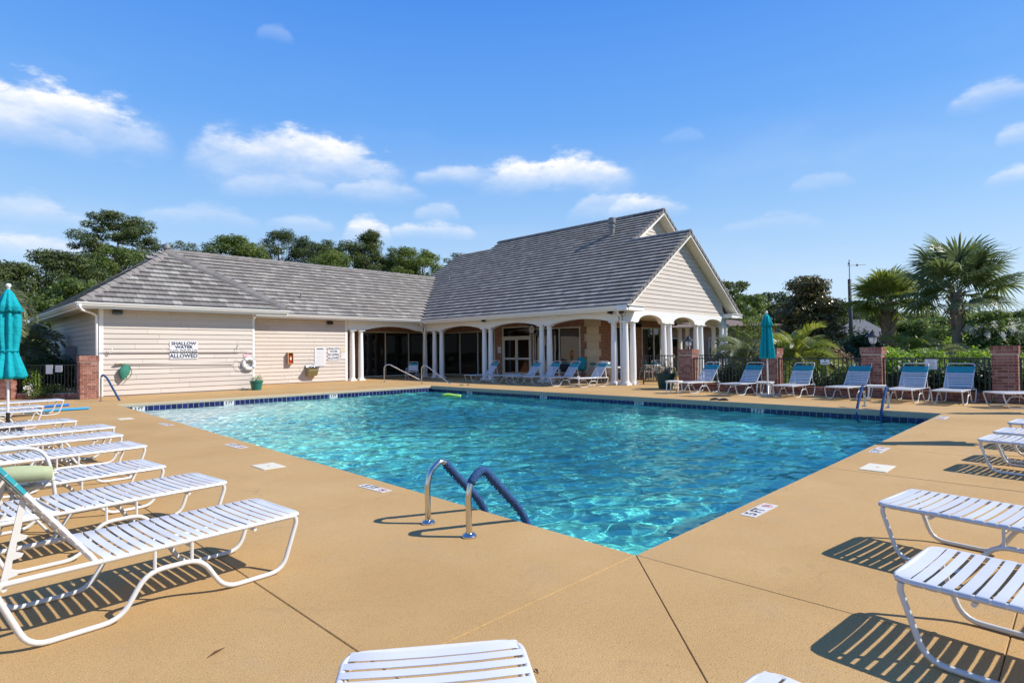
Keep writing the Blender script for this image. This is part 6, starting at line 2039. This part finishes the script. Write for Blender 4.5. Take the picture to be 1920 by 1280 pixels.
# pines behind the left wing (positions on the ground, metres)
BG = 'pines and trees standing behind the clubhouse'
tree('pine_tree', 'tallest pine with a flat layered crown behind the left roof', 13.9, 71.3, 15.9, 4.1, 1, PINE, 'umbrella', 0.24, 170, 0.24, 40, 0.50, 0.28, BG, lean=0.4, flat=0.55)
tree('pine_tree', 'bright green pine in front of the tallest layered pine', 12.2, 62.0, 11.2, 3.0, 2, PINE_Y, 'round', 0.22, 130, 0.3, 30, 0.25, 0.22, BG)
tree('pine_tree', 'dense dark pine at the far left, nearest the left edge', 4.4, 56.5, 8.3, 3.4, 3, PINE, 'round', 0.22, 130, 0.3, 34, 0.15, 0.25, BG)
tree('pine_tree', 'dense pine between the left edge and the tallest pine', 7.9, 58.0, 9.7, 3.2, 4, PINE, 'round', 0.22, 130, 0.3, 34, 0.15, 0.25, BG)
tree('pine_tree', 'green tree low behind the left hip of the roof', 7.6, 47.5, 6.4, 3.4, 5, BROAD, 'round', 0.2, 110, 0.5, 26, 0.1, 0.2, BG)
tree('pine_tree', 'lower dark tree filling the left edge behind the fence', 1.8, 49.0, 6.9, 3.3, 6, PINE, 'round', 0.2, 120, 0.35, 26, 0.1, 0.2, BG)
tree('shrub_tree', 'small russet leaved tree against the left roof slope', 8.6, 44.0, 6.0, 1.6, 7, REDTIP, 'round', 0.15, 110, 0.45, 14, 0.35, 0.1, BG)
tree('pine_tree', 'small pine top just right of the roof flue', 22.4, 78.0, 15.2, 2.7, 8, PINE, 'pine', 0.22, 110, 0.25, 18, 0.5, 0.2, BG)
tree('pine_tree', 'rounded yellow green pine left of centre behind the long roof', 25.9, 72.0, 15.4, 4.0, 9, PINE_Y, 'round', 0.24, 120, 0.3, 30, 0.4, 0.25, BG)
tree('pine_tree', 'tall open pine with visible limbs behind the long roof', 32.0, 73.4, 17.2, 4.0, 10, PINE, 'pine', 0.24, 105, 0.22, 26, 0.45, 0.25, BG)
tree('pine_tree', 'pine to the right of the tall open one', 35.6, 71.2, 16.4, 3.8, 11, PINE, 'pine', 0.24, 110, 0.25, 26, 0.4, 0.25, BG)
tree('pine_tree', 'low dark pine filling between the centre pines', 29.2, 75.0, 15.4, 3.8, 31, PINE, 'pine', 0.24, 110, 0.25, 24, 0.4, 0.25, BG)
tree('pine_tree', 'highest pine of the centre group behind the long roof', 38.4, 62.0, 16.3, 3.5, 12, PINE, 'cone', 0.22, 125, 0.25, 34, 0.45, 0.25, BG)
tree('pine_tree', 'broad pine on the left shoulder of the centre group', 35.6, 62.8, 14.6, 3.6, 13, PINE, 'pine', 0.22, 125, 0.28, 30, 0.4, 0.25, BG)
tree('pine_tree', 'broad bright pine on the right of the centre group', 41.3, 60.5, 14.4, 3.5, 14, PINE_Y, 'pine', 0.22, 125, 0.3, 30, 0.35, 0.25, BG)
tree('pine_tree', 'bright bushy pine next to the tall roof', 45.0, 60.4, 14.3, 3.6, 15, PINE_Y, 'round', 0.22, 125, 0.3, 30, 0.4, 0.25, BG)
tree('pine_tree', 'dark small pine top touching the edge of the tall roof', 50.5, 60.5, 14.6, 2.6, 16, PINE, 'pine', 0.22, 110, 0.25, 18, 0.5, 0.2, BG)
tree('pine_tree', 'green tree in the gap between the centre groups', 32.6, 60.5, 13.0, 3.8, 17, PINE_Y, 'round', 0.22, 115, 0.3, 26, 0.3, 0.25, BG)

tree('pine_tree', 'middle height pine filling the band left of the highest centre pine', 34.4, 66.5, 14.6, 3.6, 18, PINE, 'round', 0.22, 120, 0.28, 28, 0.3, 0.25, BG)
tree('pine_tree', 'low bright pine filling the band right of the highest centre pine', 43.0, 64.0, 13.4, 3.8, 19, PINE_Y, 'round', 0.22, 120, 0.3, 28, 0.3, 0.25, BG)
tree('pine_tree', 'far low pine between the roof flue and the yellow green pine', 24.0, 80.0, 14.4, 3.2, 20, PINE, 'round', 0.22, 110, 0.28, 24, 0.4, 0.25, BG)

# wood far to the right
FG = 'trees of the far wood on the right'
wl = ['tall pine peeking out beside the gable', 'rounded tree of the far wood next to the gable', 'dark tree behind the closed teal umbrella', 'dark tree of the far wood left of the magnolia', 'tree of the far wood between magnolia and mast', 'rounded tree of the far wood just left of the mast', 'rounded tree of the far wood just right of the mast', 'wide dark tree of the far wood left of the small palm', 'dark tree of the far wood between the two palms', 'low tree of the far wood behind the large palm trunk', 'yellowish tree of the far wood right of the large palm', 'tree of the far wood above the white blossoms', 'tree of the far wood at the right edge', 'bright bush at the foot of the far wood near the small house', 'low green tree at the foot of the far wood']
wood = [(73.1, 32.8, 10.2, 3.2, PINE, 'pine'), (69.5, 29.2, 7.9, 3.6, BROAD, 'round'), (86.7, 33.2, 9.6, 4.2, PINE, 'round'), (83.4, 29.4, 7.7, 4.0, PINE, 'round'), (104.1, 29.8, 8.4, 4.6, PINE, 'round'),
        (121.6, 33.5, 10.2, 4.4, PINE, 'round'), (125.1, 29.9, 9.8, 4.4, PINE, 'round'), (116.2, 24.8, 8.0, 5.2, PINE, 'round'), (114.1, 19.7, 7.0, 5.2, PINE, 'round'), (98.6, 14.1, 5.4, 4.4, BROAD, 'round'),
        (76.6, 7.8, 5.1, 3.2, BROAD, 'round'), (91.2, 7.3, 5.6, 4.2, PINE_Y, 'round'), (79.6, 4.8, 4.3, 3.4, BROAD, 'round'), (86.1, 19.6, 4.2, 3.0, HEDGE, 'round'), (83.1, 15.5, 4.7, 4.2, BROAD, 'round')]
for i, ((x, y, h, R, mt, kd), lab) in enumerate(zip(wood, wl)):
    tree('pine_tree' if mt is PINE else 'broadleaf_tree', lab, x, y, h, R, 40 + i, mt, kd, 0.30, 75, 0.4, 22, 0.12, 0.22, FG)
# distant tree line closing the horizon (reads as one mass)
r = np.random.default_rng(77)
cl = []
for k in range(150):
    a = math.radians(-25 + 140 * k / 150.0); D = 190 + 40 * r.random()
    if 20 < math.degrees(a) < 88: D += 20
    cl.append(((D * math.cos(a), D * math.sin(a), 3.2 + 1.6 * r.random()), (6.5, 6.5, 3.6 + 1.8 * r.random())))
C, Nn, T = clump_leaves(r, cl, 20)
tag(obj('distant_wood', leaf_mesh('distant_wood', C, Nn, 0.9, 0.6, r, T, PINE), None), 'low dark wood along the horizon', 'wood', kind='stuff')

# magnolia with rusty leaf undersides
tree('magnolia_tree', 'dense magnolia with rusty brown leaves behind the fence', 34.2, 10.95, 5.3, 2.5, 60, MAGN, 'cone', 0.13, 320, 0.45, 46, 0.04, 0.14, None)
tree('shrub_tree', 'pale leaved shrub behind the lounger porch corner, left of the palm fronds', 30.2, 12.3, 3.1, 1.5, 61, BROAD, 'round', 0.10, 240, 0.4, 20, 0.1, 0.06, None)
tree('broadleaf_tree', 'vine covered dark shrub inside the gable porch opening', 31.5, 14.5, 2.9, 0.8, 62, DARKLEAF, 'round', 0.10, 190, 0.5, 16, 0.25, 0.05, None)


def mat_flat(m_):
    return m_ is HEDGE


def bush(label, x, y, rx, ry, h, seed, material, leaf=0.07, per=260, z0=0.0, group=None, name='shrub', flower=None, nfl=0, n=16):
    r = np.random.default_rng(seed)
    t = thing(name, label, 'shrub', (x, y, 0), group=group)
    cl = []
    for k in range(n):
        a = k * 2.39996; q = math.sqrt((k + 0.5) / n)
        px, py = rx * 0.75 * q * math.cos(a), ry * 0.75 * q * math.sin(a)
        hh = h * (0.98 - (0.10 if mat_flat(material) else 0.30) * q ** 2) * r.uniform(0.88, 1.04)
        cl.append(((px, py, z0 + (hh - z0) * 0.55), (rx * 0.36, ry * 0.36, (hh - z0) * 0.47)))
    C, Nn, T = clump_leaves(r, cl, per * 6.5)
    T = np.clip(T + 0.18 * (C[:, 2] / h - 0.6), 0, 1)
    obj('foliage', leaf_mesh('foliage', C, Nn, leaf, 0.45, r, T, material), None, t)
    m = MB()
    for k in range(5):
        a = k * 1.3 + seed; m.tube([(0.05 * math.cos(a), 0.05 * math.sin(a), 0), (rx * 0.3 * math.cos(a), ry * 0.3 * math.sin(a), h * 0.45)], [0.02, 0.01], 5)
    m.build('stem', BARK, t)
    if flower:
        Cf = []
        for k in range(nfl):
            c = C[r.integers(len(C))]
            if c[2] < h * 0.6 or math.hypot(c[0], c[1]) < 0.35 * rx: continue
            Cf.append(c * (1.06, 1.06, 1.03) + (0, 0, 0.04) + r.normal(size=(40, 3)) * (0.055, 0.055, 0.09))
        Cf = np.concatenate(Cf); nf = len(Cf); N2 = r.normal(size=(nf, 3)); N2 /= np.linalg.norm(N2, axis=1, keepdims=True)
        obj('blossom', leaf_mesh('blossom', Cf, N2, 0.042, 0.8, r, r.uniform(0, 1, nf), flower), None, t)
    return t


bush('white flowering crape myrtle above the right end of the fence', 31.1, 2.5, 1.5, 1.5, 2.75, 63, BROAD, 0.09, 240, 0.5, None, 'flowering_shrub', FLOWER_W, 260, 18)
bush('white flowering shrub at the right frame edge behind the last pillar', 30.8, 0.9, 1.2, 1.2, 2.4, 64, BROAD, 0.09, 220, 0.4, None, 'flowering_shrub', FLOWER_W, 130, 14)
bush('red tipped rounded shrub left of the lantern pillar', 24.0, 6.95, 1.05, 0.9, 1.62, 65, REDTIP, 0.06, 420)
bush('dark clipped shrub behind the red tipped one', 27.5, 7.6, 1.2, 1.0, 1.75, 66, DARKLEAF, 0.07, 320)
bush('round black green shrub beside the small palm trunk', 31.0, 7.6, 1.1, 1.0, 2.45, 67, DARKLEAF, 0.08, 300)
GH = 'clipped yellow green hedge sections behind the fence'
for i, (x, y, rx, ry, h, l_) in enumerate(((25.2, 5.15, 1.0, 0.75, 1.45, 'clipped hedge section right of the lantern pillar'), (26.1, 4.25, 0.9, 0.7, 1.42, 'clipped hedge section left of the large palm trunk'), (27.2, 2.95, 1.0, 0.8, 1.38, 'clipped hedge section right of the large palm trunk'), (27.8, 2.1, 0.9, 0.8, 1.36, 'clipped hedge section before the white flowering shrub'))):
    bush(l_, x, y, rx, ry, h, 70 + i, HEDGE, 0.055, 420, 0, GH)
bush('yellow green hedge strip far behind the large palm', 37.0, 3.9, 2.6, 1.6, 2.05, 75, HEDGE, 0.09, 150)
bush('deep dark hedge behind the palms', 36.0, 6.2, 3.0, 1.6, 1.9, 76, DARKLEAF, 0.09, 170)
bush('deep dark hedge behind the white flowering shrub', 38.5, 1.2, 3.4, 2.4, 2.1, 77, DARKLEAF, 0.10, 170)
GS = 'leafy shrubs growing against the iron fence'
for i, (x, y, rx, h, mt, l_) in enumerate(((20.4, 5.3, 0.65, 1.02, BROAD, 'bright leafed shrub behind the small wide fence sign'), (20.3, 4.95, 0.5, 0.8, DARKLEAF, 'dark shrub against the fence left of the lantern pillar'), (20.5, 3.7, 0.7, 1.05, DARKLEAF, 'dark flecked shrub behind the fence right of the lantern pillar'), (20.5, 2.85, 0.7, 0.95, DARKLEAF, 'shrub behind the tall fence sign'), (20.6, 2.1, 0.7, 1.1, DARKLEAF, 'dark shrub behind the fence left of the last pillar'), (20.6, 0.6, 0.8, 1.15, BROAD, 'shrub behind the fence at the right edge'), (20.7, 6.4, 0.6, 0.7, DARKLEAF, 'low shrub behind the fence right of the umbrella pillar'), (20.8, 8.6, 0.7, 0.75, DARKLEAF, 'low dark shrub behind the fence left of the umbrella'), (21.2, 9.4, 0.7, 0.8, DARKLEAF, 'low dark shrub behind the fence near the porch'))):
    bush(l_, x, y, rx, rx, h, 80 + i, mt, 0.055, 420, 0, GS, flower=FLOWER_W if i in (2, 3) else None, nfl=10)
bush('dark rounded shrub behind the left iron fence', 3.35, 27.6, 1.0, 1.0, 1.62, 95, DARKLEAF, 0.06, 420)
bush('light green climber by the brick pillar at the left edge', 2.62, 25.35, 0.28, 0.28, 1.05, 96, HEDGE, 0.04, 620)
bush('low flowering weeds at the foot of the left fence', 3.0, 24.75, 0.7, 0.4, 0.5, 97, BROAD, 0.035, 420, 0, None, 'shrub', FLOWER_W, 8)
bush('red flowering shrub beside the side wall', 3.4, 31.4, 0.8, 0.9, 2.0, 98, BROAD, 0.09, 240, 0.3, None, 'flowering_shrub', FLOWER_R, 40)

# ---- palms
def fan_mesh(name, r, petiole, R, nb, droop, mat_):
    """costapalmate fan: arching petiole and narrow drooping blades"""
    m = MB()
    P = []
    for i in range(7):
        f = i / 6; P.append((petiole * f, 0, -0.10 * petiole * f ** 2.2))
    m.tube(P, [0.022, 0.02, 0.018, 0.016, 0.014, 0.012, 0.010], 4, tone=0.62)
    e = P[-1]
    for k in range(nb):
        a = math.radians(-148 + 296 * k / (nb - 1)) + r.normal(0, 0.03)
        L_ = R * (1.0 - 0.30 * (abs(a) / 2.6) ** 2) * r.uniform(0.88, 1.08)
        off = 0.16 * R * (1 - abs(a) / 2.6)
        bx, bz = e[0] + off, e[2] - 0.02
        c, s = math.cos(a), math.sin(a)
        w = 0.034 * R + 0.008
        lift = 0.16 * R * (0.3 + abs(math.sin(a)))
        dr = droop * r.uniform(0.6, 1.35)
        pts = []
        for f, ww, z in ((0.0, 0.35, 0.0), (0.42, 1.0, lift * 0.55), (0.74, 0.75, lift * 0.45 - dr * 0.25), (1.0, 0.05, -dr)):
            x, y = bx + L_ * f * c * (1 - 0.10 * f * dr), L_ * f * s * (1 - 0.10 * f * dr)
            px, py = -s * w * ww, c * w * ww
            pts += [(x - px, y - py, bz + z), (x + px, y + py, bz + z + 0.012)]
        m.add(pts, [(0, 2, 3, 1), (2, 4, 5, 3), (4, 6, 7, 5)], 0, float(np.clip(r.normal(0.45, 0.18), 0, 1)))
    me = m.mesh(name, tone=True); me.materials.append(mat_)
    return me


def feather_mesh(name, r, L_, arch, nl, mat_, curl=0.5):
    m = MB(); P = []
    n = 14
    for i in range(n + 1):
        f = i / n
        th = math.radians(arch) * f ** 1.3
        if i == 0: P.append(Vector((0, 0, 0))); continue
        P.append(P[-1] + Vector((math.cos(th), 0, -math.sin(th))) * (L_ / n))
    m.tube(P, [0.022 * (1 - 0.8 * i / n) + 0.003 for i in range(n + 1)], 4, tone=0.75)
    for k in range(nl):
        f = 0.16 + 0.83 * k / (nl - 1); i = min(n - 1, int(f * n)); q = P[i].lerp(P[i + 1], f * n - i)
        d = (P[i + 1] - P[i]).normalized(); up = Vector((0, 1, 0)).cross(d).normalized(); up = up if up.z > 0 else -up
        ll = 0.40 * L_ * math.sin(math.pi * min(1, 0.16 + 0.80 * f)) ** 0.8 * r.uniform(0.85, 1.1)
        for s in (-1, 1):
            v = (d * 0.75 + Vector((0, s, 0)) * 0.62 + up * 0.55).normalized(); w = d * (0.013 * L_)
            e1 = q + v * ll * 0.55; e2 = q + v * ll * 0.95 - up * ll * curl * r.uniform(0.2, 0.6) - Vector((0, 0, 0.12 * ll))
            m.add([q - w * 0.6, q + w * 0.6, e1 + w, e1 - w, e2 + w * 0.1, e2 - w * 0.1], [(0, 1, 2, 3), (3, 2, 4, 5)], 0, float(np.clip(r.normal(0.45, 0.2), 0, 1)))
    me = m.mesh(name, tone=True); me.materials.append(mat_)
    return me


def set_fronds(t, r, meshes, n, z, el0, el1, sc0, sc1, r0=0.10, jitter=0.15):
    for k in range(n):
        f = (k + 0.5) / n
        a = k * 2.39996 + r.normal(0, jitter)
        el = el1 + (el0 - el1) * f ** 0.85 + r.normal(0, 0.10)
        s = r.uniform(sc0, sc1)
        o = obj('frond', meshes[int(r.integers(len(meshes)))], None, t, (r0 * math.cos(a), r0 * math.sin(a), z + 0.18 * f))
        o.rotation_euler = (r.normal(0, 0.25), -el, a); o.scale = (s, s, s)


def fan_palm(label, x, y, h, R, seed, mat_, nf, trunk, boots_from, boots_to, pet=1.0, droop=0.35, group=None, bootr=1.0, lowest=-24):
    r = np.random.default_rng(seed)
    t = thing('palm_tree', label, 'palm tree', (x, y, 0), group=group)
    m = MB(); zs = [0, 0.3, h * 0.35, h * 0.7, h]
    m.tube([(0.02 * math.sin(z * 2), 0, z) for z in zs], [trunk * 1.12, trunk, trunk * 0.97, trunk * 0.98, trunk * 0.85], 14); m.build('trunk', PALMBARK, t, True)
    q = MB()
    q.add([(-0.055, -0.02, 0), (0.055, -0.02, 0), (0.03, 0.02, 0.36), (-0.03, 0.02, 0.36), (-0.065, 0.03, 0), (0.065, 0.03, 0), (0.035, 0.05, 0.36), (-0.035, 0.05, 0.36)], [(0, 3, 2, 1), (4, 5, 6, 7), (0, 1, 5, 4), (1, 2, 6, 5), (2, 3, 7, 6), (3, 0, 4, 7)])
    bm_ = q.mesh('leaf_base'); bm_.materials.append(BOOT)
    nb = int((boots_to - boots_from) / 0.052)
    for k in range(nb):
        z = boots_from + (boots_to - boots_from) * k / nb
        a = k * 2.39996
        o = obj('leaf_base', bm_, None, t, (trunk * 0.93 * math.cos(a), trunk * 0.93 * math.sin(a), z))
        o.rotation_euler = (0.50 + r.normal(0, 0.12), (0.34 if k % 2 else -0.34) + r.normal(0, 0.1), a + math.pi / 2)
        s = bootr * r.uniform(0.8, 1.25); o.scale = (s, s, s)
    ms = [fan_mesh('frond', r, pet, R, 42, droop * (0.7 + 0.4 * i), mat_) for i in range(3)]
    set_fronds(t, r, ms, nf, h - 0.15, math.radians(80), math.radians(lowest), 0.85, 1.1)
    return t


fan_palm('large cabbage palm with a wide crown behind the right fence', 31.2, 4.02, 3.75, 1.15, 5, PALM, 30, 0.19, 2.1, 3.7, 1.3, 0.30)
fan_palm('smaller yellow green cabbage palm left of the large one', 34.95, 7.38, 3.85, 0.95, 6, PALM_Y, 32, 0.21, 0.3, 3.8, 0.95, 0.18, None, 1.45)


def feather_palm(label, x, y, z, L_, seed, mat_, nf, e0=82, e1=-8, arch=105, name='palm_shrub'):
    r = np.random.default_rng(seed)
    t = thing(name, label, 'palm', (x, y, 0))
    ms = [feather_mesh('frond', r, L_, arch * (0.85 + 0.15 * i), 34, mat_, 0.4) for i in range(3)]
    m = MB(); m.tube([(0, 0, 0), (0, 0, z * 0.6), (0, 0, z + 0.05)], [0.17, 0.19, 0.12], 10); m.build('trunk', PALMBARK, t, True)
    set_fronds(t, r, ms, nf, z, math.radians(e0), math.radians(e1), 0.8, 1.1, 0.06)
    return t


feather_palm('arching feather palm right of the closed teal umbrella', 21.7, 7.35, 0.85, 1.75, 11, PALM_Y, 30)
feather_palm('arching feather palm left of the closed teal umbrella', 22.4, 9.4, 0.75, 1.5, 12, PINDO, 28)
feather_palm('pale feather palm between the two cabbage palms', 28.6, 5.05, 1.0, 1.45, 13, PALM_Y, 26, 82, -20)
feather_palm('grey green drooping feather palm at the foot of the large cabbage palm', 27.9, 4.2, 0.9, 1.25, 14, PINDO, 22, 60, -30)
feather_palm('silvery feather palm beside the shaded side wall', 2.75, 30.2, 1.75, 1.7, 15, PINDO, 34, 82, -35, 120, 'palm_tree')
feather_palm('feather palm at the left edge above the teal umbrella', 1.35, 26.4, 3.0, 1.7, 16, PINDO, 30, 75, -25, 105, 'palm_tree')

# ---- planting in the pots
r = np.random.default_rng(21)
cl = [((0.12 * math.cos(k * 2.4), 0.12 * math.sin(k * 2.4), 0.44 + 0.03 * (k % 3)), (0.13, 0.13, 0.09)) for k in range(9)]
C, Nn, T = clump_leaves(r, cl, 1500)
obj('pot_plant', leaf_mesh('pot_plant', C, Nn, 0.035, 0.5, r, r.uniform(0, 1, len(C)), VARIEG), None, POT1)
m = MB()
for k in range(26):
    a = k * 2.4; l_ = r.uniform(0.35, 0.75); sp = r.uniform(0.1, 0.45)
    c, s = math.cos(a), math.sin(a)
    p0 = Vector((0.08 * c, 0.08 * s, 0.5)); p1 = Vector(((0.08 + sp * 0.5) * c, (0.08 + sp * 0.5) * s, 0.5 + l_ * 0.6)); p2 = Vector(((0.1 + sp) * c, (0.1 + sp) * s, 0.5 + l_ - sp * 0.3))
    w = Vector((-s, c, 0)) * 0.012
    m.add([p0 - w, p0 + w, p1 + w, p1 - w, p2], [(0, 1, 2, 3), (3, 2, 4)])
m.build('spiky_plant', mat('purple_grey_blades', (0.10, 0.085, 0.085), 0.6, var=0.4, vscale=5), POTB)
m = MB()
for k in range(12):
    a = -1.0 + 0.25 * k; c, s = math.cos(a), math.sin(a); l_ = r.uniform(0.3, 0.5)
    m.tube([(0.1 * c, 0.1 * s, 0.5), (0.2 * c, 0.2 * s, 0.78), (0.32 * c, 0.32 * s, 0.75), (0.38 * c, 0.38 * s, 0.72 - l_)], [0.02, 0.035, 0.03, 0.012], 5)
m.build('dry_foliage', DEADLEAF, POTB, True)
cl = [((0.15 + 0.12 * math.cos(k * 2.4), -0.1 + 0.12 * math.sin(k * 2.4), 0.95 + 0.1 * (k % 3)), (0.10, 0.10, 0.10)) for k in range(6)]
C, Nn, T = clump_leaves(r, cl, 700)
obj('dry_flowers', leaf_mesh('dry_flowers', C, Nn, 0.035, 0.6, r, r.uniform(0, 1, len(C)), leaf_mat('dry_flower_heads', (0.25, 0.20, 0.10), (0.55, 0.47, 0.33), 0.9, 0.2)), None, POTB)
# lawn edge litter: a few dry leaves on the deck near the camera
LITTER = mat('brown_leaf', (0.10, 0.055, 0.025), 0.9)
for i, (x, y, a, l_, lab) in enumerate(((0.98, 2.95, 0.4, 0.05, 'curled dry leaf on the deck below the nearest lounger'), (1.9, 1.75, 1.2, 0.022, 'small dry leaf on the deck left of the bottom lounger'))):
    m = MB(); m.add([(-l_, 0, 0.002), (0, -l_ * 0.22, 0.012), (l_, 0, 0.004), (0, l_ * 0.22, 0.007)], [(0, 1, 2, 3)])
    o = obj('dry_leaf', m.mesh('dry_leaf'), LITTER, None, (x, y, 0), (0, 0, a)); tag(o, lab, 'leaf', 'dry leaves on the deck'); o.modifiers.new('thickness', 'SOLIDIFY').thickness = 0.002
